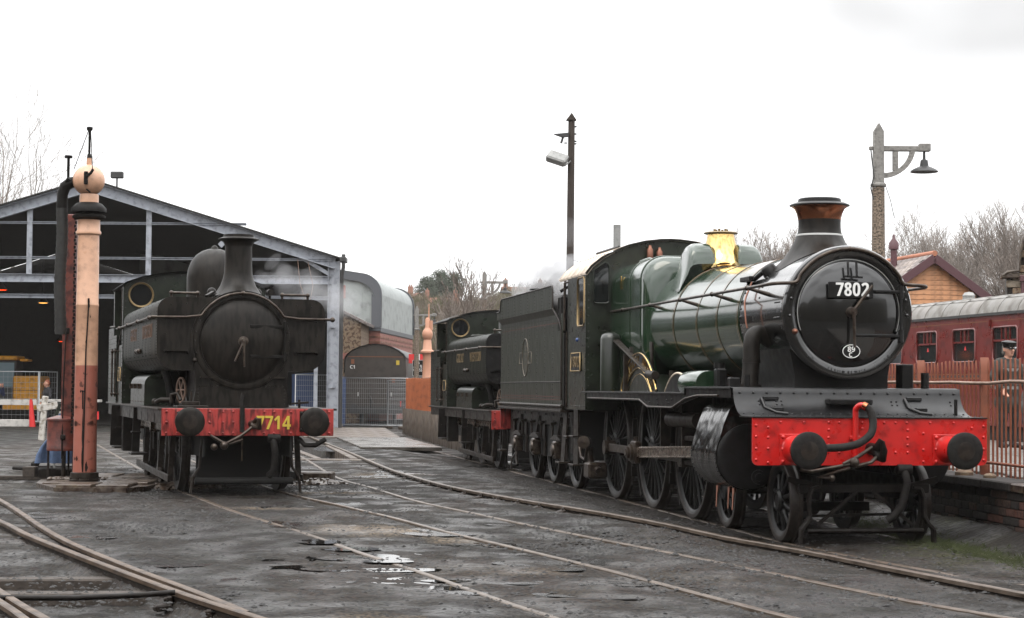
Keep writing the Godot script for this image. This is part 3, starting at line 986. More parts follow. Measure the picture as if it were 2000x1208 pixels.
func handrail_knobs(mb: MB, p: Vector3, d: Vector3, l: float) -> void:
	mb.tube([p, p - d * l], [0.014, 0.01], 6)
	mb.ball(p, 0.026, 8, 6)

func arc_pts(c: Vector2, r: float, a0: float, a1: float, n: int) -> Array:
	var p := []
	for i in n + 1:
		var a := a0 + (a1 - a0) * i / n
		p.append(c + Vector2(cos(a), sin(a)) * r)
	return p

func ring_row(s: float, cy: float, r: float, n := 56) -> Array:
	var row := []
	for k in n:
		var a := TAU * k / n
		row.append(P(r * cos(a), cy + r * sin(a), s))
	return row

# ---------------------------------------------------------------- the large engine
func build_manor() -> void:
	var e := thing("steam_locomotive", "large green and black steam locomotive with brass safety valve and bright red buffer beam", "locomotive", Vector3(MX, 0, MZ), MYAW)
	var CY := 2.57
	# smokebox
	var b := MB.new()
	b.xf = axis(P(0, CY, 2.56), Vector3(0, 0, 1))
	b.lathe([Vector2(0.735, 0.0), Vector2(0.735, 1.74), Vector2(0.748, 1.745), Vector2(0.762, 1.765), Vector2(0.762, 1.82), Vector2(0.745, 1.845), Vector2(0.71, 1.852), Vector2(0.655, 1.845), Vector2(0.62, 1.83), Vector2(0.612, 1.80), Vector2(0.0, 1.80)], 72)
	var sb := part("smokebox", b, M.black_gloss, e)
	var rv := MB.new()
	for k in 46:
		var a := TAU * k / 46.0
		var d := Vector3(cos(a), sin(a), 0)
		rv.rivet(P(0, CY, 0.86) + d * 0.735, d, 0.016)
		rv.rivet(P(0, CY, 2.49) + d * 0.735, d, 0.016)
	for i in 2:
		for j in 4:
			var a := PI - 0.02 - 0.24 * (i - 0.4)
			var d := Vector3(cos(a), sin(a), 0)
			rv.rivet(P(0, CY, 0.98 + j * 0.055) + d * 0.735, d, 0.013)
	for k in 12:
		var a := PI * (0.25 + k * 0.06)
		rv.rivet(P(0, CY, 2.02 - 0.25 * absf(k - 6) / 6.0) + Vector3(cos(a), sin(a), 0) * 0.735, Vector3(cos(a), sin(a), 0), 0.016)
	for a in [PI * 1.02, PI * 0.93, -0.03, 0.22, 0.35, PI * 0.85]:
		rv.rivet(P(cos(a) * 0.69, CY + sin(a) * 0.69, 0.708), Vector3(0, 0, 1), 0.02)
	part("rivets", rv, M.black_gloss, sb, "stuff")
	# door
	b = MB.new()
	b.xf = axis(P(0, CY - 0.005, 0.735), Vector3(0, 0, 1))
	b.lathe([Vector2(0.596, -0.02), Vector2(0.596, 0.012), Vector2(0.585, 0.022), Vector2(0.55, 0.036), Vector2(0.45, 0.062), Vector2(0.3, 0.088), Vector2(0.15, 0.102), Vector2(0, 0.106)], 64)
	var door := part("smokebox_door", b, M.black_mirror, e)
	b = MB.new()
	var ringp := []
	for k in 49:
		var a := -0.35 + (PI + 0.7) * k / 48.0
		ringp.append(P(0.6 * cos(a), CY + 0.6 * sin(a), 0.713))
	b.tube(ringp, 0.006, 5)
	part("door_edge", b, M.metal_grey, door)
	# hinge straps, hinge pin
	b = MB.new()
	for y in [CY + 0.24, CY - 0.26]:
		b.bar(P(0.05 if y < CY else 0.27, y, 0.625 if y < CY else 0.635), P(0.62, y, 0.7), 0.05, 0.035, Vector3.UP, 0.008)
		b.tube([P(0.61, y - 0.07, 0.69), P(0.61, y + 0.07, 0.69)], 0.032, 10)
	b.tube([P(0.61, CY - 0.32, 0.69), P(0.61, CY + 0.32, 0.69)], 0.017, 8)
	part("hinge", b, M.black_satin, door)
	b = MB.new()
	b.xf = axis(P(0, CY, 0.65), Vector3(0, 0, 1))
	b.lathe([Vector2(0.12, -0.01), Vector2(0.12, 0.008), Vector2(0.06, 0.02), Vector2(0.05, 0.09), Vector2(0.042, 0.11), Vector2(0.0, 0.112)], 20)
	b.xf = Transform3D.IDENTITY
	b.tube([P(0.01, CY + 0.02, 0.56), P(0.22, CY + 0.3, 0.54)], [0.022, 0.016], 8)
	b.tube([P(0.0, CY, 0.535), P(0.01, CY - 0.4, 0.54)], [0.022, 0.016], 8)
	part("door_dart", b, M.steel_dull, door)
	b = MB.new()
	b.box(P(-0.28, 2.725, 0.58), P(0.245, 2.91, 0.605), 0.006)
	var np := part("number_plate", b, M.black_satin, door)
	lettering("numerals", "7802", 0.15, 0.012, M.white_paint, np, Transform3D(Basis.IDENTITY, P(-0.005, 2.82, 0.575)), false, 0.86)
	b = MB.new()
	b.xf = axis(P(-0.0, 2.13, 0.635), Vector3(0, 0, 1)) * Transform3D(Basis.from_scale(Vector3(1.0, 1, 0.72)), Vector3.ZERO)
	b.lathe([Vector2(0.0, 0.012), Vector2(0.098, 0.012), Vector2(0.1, 0.0)], 28)
	var sp := part("shed_plate", b, M.black_satin, door)
	b = MB.new()
	var ov := []
	for k in 33:
		var a := TAU * k / 32
		ov.append(P(0.1 * cos(a), 2.13 + 0.073 * sin(a), 0.622))
	b.tube(ov, 0.005, 5, false)
	part("plate_rim", b, M.white_paint, sp)
	lettering("numerals", "89", 0.06, 0.006, M.white_paint, sp, Transform3D(Basis.IDENTITY, P(0.0, 2.153, 0.62)))
	lettering("letter", "C", 0.05, 0.006, M.white_paint, sp, Transform3D(Basis.IDENTITY, P(-0.01, 2.092, 0.62)))
	# lamp bracket
	b = MB.new()
	b.bar(P(-0.05, 2.97, 0.58), P(-0.05, 3.13, 0.6), 0.022, 0.02)
	b.bar(P(0.05, 2.97, 0.58), P(0.05, 3.13, 0.6), 0.022, 0.02)
	b.bar(P(-0.09, 2.97, 0.59), P(0.12, 2.96, 0.59), 0.02, 0.02)
	part("lamp_bracket", b, M.black_satin, door)
	b = MB.new()
	b.xf = axis(P(-0.63, CY - 0.22, 0.715), Vector3(0, 0, 1))
	b.lathe([Vector2(0.035, 0), Vector2(0.03, 0.03), Vector2(0.018, 0.05), Vector2(0, 0.055)], 12)
	part("brass_plug", b, M.copper_dull, sb)
	b = MB.new()
	for k in 22:
		var a := PI * 1.5 + rng.randfn(0, 0.3)
		var r0 := 0.66
		var p := Vector3(0.0 + cos(a) * r0, CY + sin(a) * r0, -0.705)
		var l := rng.randf_range(0.03, 0.09)
		b.tri(p + Vector3(-0.005, 0, 0), p + Vector3(0.005, 0, 0), p + Vector3(0.001, -l, -0.012), Vector3(0, 0, 1))
	part("limescale_streaks", b, M.grey_plate, sb, "stuff")
	# saddle
	b = MB.new()
	b.prism(PackedVector2Array([Vector2(-0.56, 1.35), Vector2(0.56, 1.35), Vector2(0.55, 1.85), Vector2(0.62, 2.2), Vector2(-0.62, 2.2), Vector2(-0.55, 1.85)]), -0.95, -2.45)
	part("saddle", b, M.black_satin, e)
	# chimney
	b = MB.new()
	var sx := 1.72
	b.xf = Transform3D(Basis.IDENTITY, P(0, 0, sx))
	var rows := []
	for q in [[0.53, 0.004, 1], [0.46, 0.03, 1], [0.37, 0.08, 0.8], [0.305, 0.145, 0.35], [0.268, 0.21, 0.0]]:
		var row := []
		for k in 48:
			var a := TAU * k / 48
			var x: float = q[0] * cos(a)
			var onb := CY + sqrt(maxf(0.0, 0.737 * 0.737 - x * x))
			row.append(Vector3(x, lerpf(CY + 0.737, onb, q[2]) + q[1] , q[0] * sin(a)))
		rows.append(row)
	b.loft(rows, true)
	b.lathe([Vector2(0.268, 3.516), Vector2(0.256, 3.55), Vector2(0.249, 3.6), Vector2(0.248, 3.66), Vector2(0.252, 3.72)], 48)
	var ch := part("chimney", b, M.black_sooty, e)
	b = MB.new()
	b.xf = Transform3D(Basis.IDENTITY, P(0, 0, sx))
	b.lathe([Vector2(0.252, 3.70), Vector2(0.256, 3.73), Vector2(0.268, 3.78), Vector2(0.292, 3.83), Vector2(0.33, 3.86)], 48)
	part("copper_cap", b, M.copper, ch)
	b = MB.new()
	b.xf = Transform3D(Basis.IDENTITY, P(0, 0, sx))
	b.lathe([Vector2(0.328, 3.858), Vector2(0.352, 3.866), Vector2(0.352, 3.876), Vector2(0.3, 3.9), Vector2(0.255, 3.91), Vector2(0.25, 3.945), Vector2(0.235, 3.955), Vector2(0.18, 3.955), Vector2(0.17, 3.7)], 48)
	part("chimney_lip", b, M.black_satin, ch)
	b = MB.new()
	b.xf = Transform3D(Basis.IDENTITY, P(0, 3.515, sx))
	b.lathe([Vector2(0.262, -0.014), Vector2(0.276, -0.008), Vector2(0.276, 0.008), Vector2(0.262, 0.014)], 48)
	part("white_band", b, M.white_line, ch)
	# boiler barrel
	b = MB.new()
	rows = []
	for q in [[2.54, 2.57, 0.738], [2.56, 2.57, 0.745], [3.6, 2.572, 0.752], [4.6, 2.575, 0.765], [5.8, 2.585, 0.81], [6.75, 2.595, 0.845]]:
		rows.append(ring_row(q[0], q[1], q[2], 72))
	b.loft(rows, true)
	var bo := part("boiler", b, M.green, e)
	for q in [[2.6, 2.57, 0.746], [3.5, 2.572, 0.752], [4.42, 2.575, 0.762], [5.5, 2.582, 0.799]]:
		b = MB.new()
		b.xf = axis(P(0, q[1], q[0]), Vector3(0, 0, 1))
		b.lathe([Vector2(q[2], -0.03), Vector2(q[2] + 0.006, -0.026), Vector2(q[2] + 0.006, 0.026), Vector2(q[2], 0.03)], 72)
		part("boiler_band", b, M.green, bo)
		for z in [-0.028, 0.028]:
			b = MB.new()
			b.xf = axis(P(0, q[1], q[0] + z), Vector3(0, 0, 1))
			b.lathe([Vector2(q[2] + 0.0055, -0.003), Vector2(q[2] + 0.007, 0), Vector2(q[2] + 0.0055, 0.003)], 72)
			part("lining", b, M.gold_line, bo)
	# firebox
	b = MB.new()
	rows = []
	for q in [[6.66, 0.79, 3.40, 0.70, 0.70], [6.69, 0.85, 3.50, 0.55, 0.74], [6.76, 0.895, 3.585, 0.40, 0.76], [6.9, 0.91, 3.61, 0.34, 0.76], [7.9, 0.925, 3.60, 0.33, 0.74], [8.8, 0.935, 3.58, 0.32, 0.72]]:
		var w: float = q[1]; var top: float = q[2]; var cr: float = q[3]
		var row := []
		for p in arc_pts(Vector2(w - cr, top - cr), cr, 0.0, PI / 2, 10):
			row.append(P(p.x, p.y, q[0]))
		for p in arc_pts(Vector2(-w + cr, top - cr), cr, PI / 2, PI, 10):
			row.append(P(p.x, p.y, q[0]))
		for p in [Vector2(-w, 2.5), Vector2(-w * 0.985, 2.25), Vector2(-q[4], 1.7), Vector2(-q[4] * 0.98, 1.45), Vector2(q[4] * 0.98, 1.45), Vector2(q[4], 1.7), Vector2(w * 0.985, 2.25), Vector2(w, 2.5)]:
			row.append(P(p.x, p.y, q[0]))
		rows.append(row)
	b.loft(rows, true, true, true)
	var fb := part("firebox", b, M.green, e)
	b = MB.new()
	for j in 5:
		b.rivet(P(-0.86, 3.32, 7.55 + j * 0.22), Vector3(-0.9, 0.4, 0).normalized(), 0.03)
		b.rivet(P(-0.86, 2.25, 7.2 + j * 0.3), Vector3(-1, 0, 0), 0.026)
	b.rivet(P(-0.9, 2.5, 7.4), Vector3(-1, 0, 0), 0.028)
	part("washout_plugs", b, M.steel, fb)
	b = MB.new()
	b.box(P(-0.945, 3.18, 8.1), P(-0.925, 3.38, 8.06), 0.004)
	part("brass_tag", b, M.brass, fb)
	for q in [[6.92, 0.911, 3.612, 0.34], [7.55, 0.922, 3.607, 0.335]]:
		b = MB.new()
		var ln := []
		ln.append(P(-q[1] * 0.95, 2.1, q[0]))
		for p in [P(-q[1], 2.5, q[0])]:
			ln.append(p)
		var w: float = q[1]
		for p in arc_pts(Vector2(-w + q[3], q[2] - q[3]), q[3], PI, PI / 2, 10):
			ln.append(P(p.x, p.y, q[0]))
		for p in arc_pts(Vector2(w - q[3], q[2] - q[3]), q[3], PI / 2, 0, 10):
			ln.append(P(p.x, p.y, q[0]))
		b.tube(ln, 0.012, 6)
		part("boiler_band", b, M.green, fb)
	b = MB.new()
	b.tube([P(-0.66, 3.47, 8.2), P(-0.6, 3.6, 8.15), P(-0.5, 3.63, 8.05), P(-0.45, 3.6, 7.98)], 0.045, 10)
	part("elbow_pipe", b, M.green, fb)
	# safety valve bonnet with its side covers
	b = MB.new()
	var sv := 5.95
	b.xf = Transform3D(Basis.IDENTITY, P(0, 0, sv))
	rows = []
	for q in [[0.46, 0.0, 1.0], [0.385, 0.028, 1.0], [0.315, 0.09, 0.8], [0.265, 0.18, 0.4], [0.228, 0.28, 0.1], [0.2, 0.38, 0.0], [0.19, 0.43, 0.0], [0.19, 0.46, 0.0]]:
		var row := []
		for k in 48:
			var a := TAU * k / 48
			var x: float = q[0] * cos(a)
			var onb := 2.587 + sqrt(maxf(0.0, 0.815 * 0.815 - x * x))
			row.append(Vector3(x, lerpf(3.405, onb, q[2]) + q[1], q[0] * sin(a)))
		rows.append(row)
	b.loft(rows, true)
	var svp := part("safety_valve_bonnet", b, M.brass, e)
	b = MB.new()
	b.xf = Transform3D(Basis.IDENTITY, P(0, 3.865, sv))
	b.lathe([Vector2(0.185, -0.01), Vector2(0.235, 0.005), Vector2(0.24, 0.015), Vector2(0.22, 0.028), Vector2(0.0, 0.03)], 36)
	for k in 6:
		var a := TAU * k / 6
		b.tube([Vector3(0.09 * cos(a), 0.02, 0.09 * sin(a)), Vector3(0.09 * cos(a), 0.07, 0.09 * sin(a))], 0.018, 8)
	part("valve_top", b, M.brass_dull, svp)
	for sd in [-1.0, 1.0]:
		b = MB.new()
		rows = []
		for q in [[-0.24, 0.03], [-0.2, 0.2], [-0.12, 0.3], [0.0, 0.33], [0.15, 0.33], [0.27, 0.28], [0.33, 0.18], [0.36, 0.03]]:
			var row := []
			for p in [[0.17, -0.05, 1.0], [0.17, 0.92, 0], [0.22, 1.0, 0], [0.42, 1.0, 0], [0.48, 0.93, 0], [0.52, 0.78, 0], [0.56, 0.4, 0], [0.66, 0.05, 0], [0.72, -0.15, 0]]:
				var x: float = p[0]
				var onb := 2.587 + sqrt(0.813 * 0.813 - x * x)
				row.append(P(sd * x, onb + (q[1] + (3.40 - onb) * 0.9) * p[1], sv + 0.05 - q[0]))
			rows.append(row)
		b.loft(rows, true, true, true, true)
		part("top_feed_cover", b, M.green, svp)
	# handrail: along the boiler and over the smokebox front
	b = MB.new()
	for sd in [-1.0, 1.0]:
		b.tube([P(sd * 0.95, 2.87, 8.7), P(sd * 0.95, 2.87, 4.5), P(sd * 0.95, 2.87, 1.0)], 0.019, 8)
		for s in [7.9, 6.2, 4.55, 3.0, 1.5]:
			var kd := Vector3(sd * 0.9, 0.35, 0).normalized()
			b.tube([P(sd * 0.95, 2.87, s), P(sd * 0.69, 2.8, s + 0.0)], [0.018, 0.028], 7)
			b.ball(P(sd * 0.95, 2.87, s), 0.032, 8, 6)
	var hp := [P(-0.95, 2.87, 1.0), P(-0.93, 2.875, 0.74), P(-0.84, 2.885, 0.68)]
	for k in 19:
		var a := PI - 0.48 - (PI - 0.96) * k / 18.0
		hp.append(P(0.715 * cos(a), CY + 0.715 * sin(a), 0.66))
	hp.append_array([P(0.84, 2.885, 0.68), P(0.93, 2.875, 0.74), P(0.95, 2.87, 1.0)])
	var cv := Curve3D.new()
	for i in hp.size():
		var tt: Vector3 = (hp[mini(i + 1, hp.size() - 1)] - hp[maxi(i - 1, 0)]) / 6.0
		cv.add_point(hp[i], -tt, tt)
	cv.bake_interval = 0.05
	b.tube(Array(cv.get_baked_points()), 0.021, 9)
	b.ball(P(0, CY + 0.715, 0.67), 0.032, 8, 6)
	part("handrail", b, M.steel_dull, e)
	# steam pipe, snifting fittings
	b = MB.new()
	b.tube(Array(smooth_line([P(-0.62, 2.26, 1.62), P(-0.74, 2.335, 1.6), P(-0.83, 2.33, 1.57), P(-0.875, 2.24, 1.55), P(-0.89, 2.0, 1.53), P(-0.92, 1.72, 1.5)], 0.04)), 0.1, 18)
	b.tube([P(-0.918, 1.75, 1.502), P(-0.92, 1.715, 1.5)], 0.14, 18)
	b.tube([P(-0.887, 2.04, 1.533), P(-0.889, 2.0, 1.53)], 0.108, 18)
	part("steam_pipe", b, M.black_sooty, e)
	b = MB.new()
	b.xf = axis(P(-0.53, 3.12, 2.0), Vector3(-0.55, 0.83, 0))
	b.lathe([Vector2(0.1, -0.05), Vector2(0.085, 0.04), Vector2(0.06, 0.06), Vector2(0, 0.065)], 14)
	b.xf = Transform3D.IDENTITY
	b.box(P(-0.7, 3.0, 2.25), P(-0.6, 3.06, 2.65), 0.01)
	b.tube([P(-0.62, 3.02, 2.3), P(-0.62, 3.06, 2.1), P(-0.58, 3.1, 2.02)], 0.03, 8)
	part("smokebox_fitting", b, M.black_satin, sb)
	b = MB.new()
	b.tube([P(-0.68, 2.98, 2.2), P(-0.76, 2.8, 2.18), P(-0.83, 2.72, 2.0), P(-0.83, 2.5, 1.95), P(-0.82, 2.42, 1.92)], 0.011, 6)
	part("copper_pipe", b, M.copper_dull, sb)
	# cab
	var cs := 8.76
	b = MB.new()
	var arch := [Vector2(1.33, 1.37), Vector2(1.33, 3.45)]
	for q in [[1.24, 3.57], [1.08, 3.70], [0.89, 3.81], [0.66, 3.90], [0.4, 3.965], [0.15, 3.995], [0.0, 4.0], [-0.15, 3.995], [-0.4, 3.965], [-0.66, 3.9], [-0.89, 3.81], [-1.08, 3.7], [-1.24, 3.57]]:
		arch.append(Vector2(q[0], q[1]))
	arch.append_array([Vector2(-1.33, 3.45), Vector2(-1.33, 1.37)])
	b.prism(PackedVector2Array(arch), -cs, -cs - 0.012)
	var cab := part("cab_front", b, M.green_cab, e)
	b = MB.new()
	for i in range(1, arch.size() - 2):
		b.rivets(P(arch[i].x * 0.97, arch[i].y - 0.03, cs), P(arch[i + 1].x * 0.97, arch[i + 1].y - 0.03, cs), 3 if i > 1 and i < arch.size() - 3 else 3, Vector3(0, 0, 1), 0.014)
	for sd in [-1, 1]:
		b.rivets(P(sd * 1.29, 1.5, cs), P(sd * 1.29, 3.4, cs), 17, Vector3(0, 0, 1), 0.012)
	part("rivets", b, M.green_cab, cab, "stuff")
	for sd in [-1.0, 1.0]:
		b = MB.new()
		var wp := PackedVector2Array()
		for p in arc_pts(Vector2(-1.17, 3.05), 0.05, PI, PI * 1.5, 4): wp.append(p)
		for p in arc_pts(Vector2(-1.02, 3.05), 0.05, -PI / 2, 0, 4): wp.append(p)
		for p in arc_pts(Vector2(-1.04, 3.56), 0.07, 0, PI / 2, 4): wp.append(p)
		wp.append(Vector2(-1.2, 3.52))
		wp.append(Vector2(-1.22, 3.48))
		var wp2 := PackedVector2Array()
		for p in wp:
			wp2.append(Vector2(p.x * -sd, p.y))
		b.prism(wp2, -cs + 0.014, -cs + 0.018)
		var wd := part("cab_window", b, M.glass_dark, cab)
		var f := MB.new()
		var loop := []
		for p in wp2:
			loop.append(P(p.x, p.y, cs - 0.02))
		loop.append(loop[0])
		f.tube(loop, 0.013, 6, false)
		part("window_frame", f, M.green_cab, wd)
	for sd in [-1.0, 1.0]:
		b = MB.new()
		var x0: float = sd * 1.318
		var x1: float = sd * 1.332
		for q in [[cs, cs + 0.1, 2.66, 3.42], [cs + 0.62, cs + 1.4, 2.66, 3.42], [cs, cs + 1.4, 1.37, 2.66], [cs, cs + 1.4, 3.42, 3.47]]:
			b.box(P(x0, q[2], q[0]), P(x1, q[3], q[1]))
		var side := part("cab_side", b, M.green_cab, e)
		b = MB.new()
		var loop := [P(x1, 2.7, cs + 0.1), P(x1, 3.36, cs + 0.1), P(x1, 3.41, cs + 0.15), P(x1, 3.41, cs + 0.57), P(x1, 3.36, cs + 0.62), P(x1, 2.7, cs + 0.62), P(x1, 2.66, cs + 0.57), P(x1, 2.66, cs + 0.15), P(x1, 2.7, cs + 0.1)]
		b.tube(loop, 0.018, 7, false)
		var wf := part("window_frame", b, M.brass_dull, side)
		b = MB.new()
		b.box(P(sd * 1.322, 2.66, cs + 0.1), P(sd * 1.326, 3.42, cs + 0.62))
		part("pane", b, M.glass_tint, wf)
		b = MB.new()
		b.tube([P(x1 + sd * 0.015, 1.4, cs + 1.4), P(x1 + sd * 0.015, 2.6, cs + 1.4)], 0.012, 6)
		b.tube([P(x1 + sd * 0.05, 2.62, cs + 1.42), P(x1 + sd * 0.05, 3.38, cs + 1.42)], 0.017, 8)
		b.tube([P(x1 + sd * 0.05, 3.38, cs + 1.42), P(x1 - sd * 0.02, 3.4, cs + 1.3)], 0.015, 8)
		part("grab_rail", b, M.steel_dull, side)
		b = MB.new()
		b.rivets(P(x1, 1.42, cs + 0.04), P(x1, 3.4, cs + 0.04), 22, Vector3(sd, 0, 0), 0.011)
		b.rivets(P(x1, 1.42, cs + 0.7), P(x1, 1.9, cs + 0.7), 6, Vector3(sd, 0, 0), 0.011)
		b.rivets(P(x1, 2.3, cs + 0.7), P(x1, 2.6, cs + 0.7), 3, Vector3(sd, 0, 0), 0.011)
		b.rivets(P(x1, 1.42, cs + 0.1), P(x1, 1.42, cs + 1.35), 11, Vector3(sd, 0, 0), 0.011)
		part("rivets", b, M.green_cab, side, "stuff")
		b = MB.new()
		b.box(P(x1, 1.955, cs + 0.3), P(x1 + sd * 0.02, 2.255, cs + 1.05), 0.006)
		var pl := part("number_plate", b, M.black_satin, side)
		b = MB.new()
		var y0 := 1.965
		b.tube([P(x1 + sd * 0.02, y0, cs + 0.31), P(x1 + sd * 0.02, 2.245, cs + 0.31), P(x1 + sd * 0.02, 2.245, cs + 1.04), P(x1 + sd * 0.02, y0, cs + 1.04), P(x1 + sd * 0.02, y0, cs + 0.31)], 0.012, 6, false)
		part("plate_rim", b, M.brass_dull, pl)
		lettering("numerals", "7802", 0.17, 0.012, M.brass_dull, pl, Transform3D(Basis(Vector3.UP, sd * PI / 2), P(x1 + sd * 0.025, 2.105, cs + 0.675)), false, 1.3)
		b = MB.new()
		b.ball(P(x1, 2.45, cs + 0.6), 0.035, 12, 6)
		part("blue_disc", b, mat("blue_spot", 0.015, 0.05, 0.17, 0.4), side)
	b = MB.new()
	rows = []
	for s in [cs - 0.05, cs + 2.05]:
		var row := []
		for i in range(1, arch.size() - 1):
			var q: Vector2 = arch[i]
			row.append(P(q.x * 1.02, q.y + 0.012, s))
		for i in range(arch.size() - 2, 0, -1):
			var q: Vector2 = arch[i]
			row.append(P(q.x * 0.995, q.y - 0.02, s))
		rows.append(row)
	b.loft(rows, true, true)
	var rf := part("cab_roof", b, M.cream, e)
	b = MB.new()
	b.rivets(P(-1.27, 3.56, cs + 0.1), P(-1.27, 3.56, cs + 1.9), 16, Vector3(-0.7, 0.7, 0), 0.016)
	b.rivets(P(-1.02, 3.76, cs + 0.1), P(-1.02, 3.76, cs + 1.9), 10, Vector3(-0.5, 0.8, 0), 0.014)
	b.tube([P(-0.75, 3.9, cs + 0.3), P(-0.75, 3.9, cs + 1.9)], 0.02, 6)
	part("roof_rivets", b, M.metal_dark, rf, "stuff")
	for sd in [[-0.35, 0.12], [-0.2, 0.09]]:
		b = MB.new()
		b.xf = Transform3D(Basis.IDENTITY, P(sd[0], 3.66, cs - 0.1))
		b.lathe([Vector2(0.045, 0), Vector2(0.05, 0.02), Vector2(0.05, sd[1] + 0.05), Vector2(0.03, sd[1] + 0.08), Vector2(0.02, sd[1] + 0.12), Vector2(0, sd[1] + 0.12)], 14)
		part("whistle", b, M.copper_dull, cab)
	b = MB.new()
	b.box(P(-1.2, 1.35, cs + 0.05), P(1.2, 1.42, cs + 2.2))
	b.box(P(-1.25, 1.4, cs + 2.1), P(1.25, 2.6, cs + 2.2))
	b.box(P(-0.95, 1.4, cs + 0.03), P(0.95, 3.3, cs + 0.35))
	part("cab_inside", b, M.black_dirty, e)
	# clack boxes, pipe and lever beside the firebox
	b = MB.new()
	b.xf = Transform3D(Basis.IDENTITY, P(-1.08, 0, 8.15))
	b.lathe([Vector2(0.15, 1.66), Vector2(0.15, 2.44), Vector2(0.13, 2.5), Vector2(0.06, 2.54), Vector2(0, 2.54)], 20)
	part("oil_reservoir", b, M.green_cab, e)
	b = MB.new()
	b.bar(P(-1.02, 2.42, 8.05), P(-1.02, 1.9, 5.9), 0.03, 0.1, Vector3.RIGHT, 0.006)
	b.bar(P(-1.02, 2.2, 7.3), P(-1.02, 1.66, 7.3), 0.05, 0.1)
	b.bar(P(-0.98, 2.3, 7.2), P(-0.98, 1.95, 7.15), 0.05, 0.05)
	b.tube([P(-1.02, 1.9, 6.0), P(-1.02, 1.88, 5.6)], 0.06, 10)
	b.tube([P(-0.8, 1.75, 5.5), P(-0.8, 1.95, 5.5)], 0.05, 8)
	b.tube([P(-0.88, 2.35, 6.4), P(-0.9, 2.0, 6.25), P(-0.9, 1.9, 6.35)], 0.03, 8)
	part("reversing_rod", b, M.frame_pale, e)
	# running plate
	b = MB.new()
	for sd in [-1.0, 1.0]:
		b.box(P(sd * 0.55, 1.625, 2.87), P(sd * 1.335, 1.65, 9.05), 0.003)
		b.box(P(sd * 0.5, 1.695, 0.86), P(sd * 1.335, 1.72, 2.88), 0.003)
		b.box(P(sd * 1.31, 1.65, 2.865), P(sd * 1.335, 1.695, 2.88))
		var rows2 := []
		for q in [[9.03, 1.64], [9.12, 1.62], [9.18, 1.52], [9.24, 1.42], [9.32, 1.38], [9.5, 1.365]]:
			rows2.append([P(sd * 1.0, q[1], q[0]), P(sd * 1.335, q[1], q[0])])
		b.loft(rows2, false)
	b.box(P(-1.3, 1.66, 0.87), P(1.3, 1.69, 1.1))
	var rp := part("running_plate", b, M.black_satin, e)
	b = MB.new()
	b.rivets(P(-1.30, 1.65, 3.0), P(-1.30, 1.65, 9.0), 62, Vector3.UP, 0.014)
	b.rivets(P(-1.30, 1.72, 1.0), P(-1.30, 1.72, 2.8), 20, Vector3.UP, 0.014)
	for q in [[5.2, 1.55], [5.05, 1.5], [4.9, 1.55], [4.7, 1.52], [4.3, 1.56], [4.25, 1.5], [3.8, 1.55], [3.7, 1.52], [3.55, 1.56], [5.55, 1.56]]:
		b.rivet(P(-1.318, q[1], q[0]), Vector3(-1, 0, 0), 0.015)
	part("rivets", b, M.black_satin, rp, "stuff")
	for sd in [-1.0, 1.0]:
		b = MB.new()
		var vp := PackedVector2Array([Vector2(-9.03, 1.625), Vector2(-2.88, 1.625), Vector2(-2.88, 1.695), Vector2(-0.9, 1.695), Vector2(-0.9, 1.6), Vector2(-2.35, 1.6), Vector2(-2.75, 1.555), Vector2(-3.2, 1.5), Vector2(-3.45, 1.45), Vector2(-4.85, 1.445), Vector2(-5.15, 1.53), Vector2(-9.03, 1.535)])
		b.xf = Transform3D(Basis(Vector3(0, 0, 1), Vector3(0, 1, 0), Vector3(1, 0, 0)), Vector3(sd * 1.30, 0, 0))
		b.prism(vp, -0.012, 0.012)
		part("valance", b, M.black_satin, rp)
		b = MB.new()
		b.tube([P(sd * 1.325, 1.55, 8.6), P(sd * 1.325, 1.55, 5.25), P(sd * 1.325, 1.46, 4.8), P(sd * 1.325, 1.462, 3.5), P(sd * 1.325, 1.58, 2.85), P(sd * 1.325, 1.62, 2.3), P(sd * 1.325, 1.625, 1.4)], 0.013, 6)
		part("conduit", b, M.steel_dull, rp)
	# splashers
	for q in [[4.49, 0], [6.62, 1], [8.98, 2]]:
		for sd in [-1.0, 1.0]:
			b = MB.new()
			rows = []
			var h0 := asin((1.65 - 0.864) / 1.04)
			for p in arc_pts(Vector2(-q[0], 0.864), 1.04, h0, PI - h0, 18):
				rows.append([Vector3(sd * 0.62, p.y, p.x), Vector3(sd * 0.985, p.y, p.x)])
			b.loft(rows, false)
			var poly := PackedVector2Array()
			for p in arc_pts(Vector2(-q[0], 0.864), 1.04, h0, PI - h0, 18):
				poly.append(Vector2(p.x, p.y))
			b.xf = Transform3D(Basis(Vector3(0, 0, 1), Vector3(0, 1, 0), Vector3(1, 0, 0)), Vector3(sd * 0.985, 0, 0))
			b.prism(poly, -0.01, 0.01)
			var s := part("splasher", b, M.green_cab if q[1] > 0 else M.black_satin, e)
			b = MB.new()
			var edge := []
			for p in arc_pts(Vector2(-q[0], 0.864), 1.04, h0, PI - h0, 18):
				edge.append(Vector3(sd * 0.99, p.y, p.x))
			b.tube(edge, 0.016, 6)
			part("splasher_beading", b, M.brass if q[1] > 0 else M.cream, s)
	# name plate over the middle splasher
	for sd in [-1.0, 1.0]:
		b = MB.new()
		var a0 := 0.66
		var outer := arc_pts(Vector2(-6.62, 0.86), 1.345, a0, PI - a0, 24)
		var inner := arc_pts(Vector2(-6.62, 0.86), 1.13, PI - a0, a0, 24)
		var poly := PackedVector2Array(outer + inner)
		b.xf = Transform3D(Basis(Vector3(0, 0, 1), Vector3(0, 1, 0), Vector3(1, 0, 0)), Vector3(sd * 1.0, 0, 0))
		b.prism(poly, -0.012, 0.012)
		var pl := part("name_plate", b, M.black_satin, e)
		b = MB.new()
		var loop := []
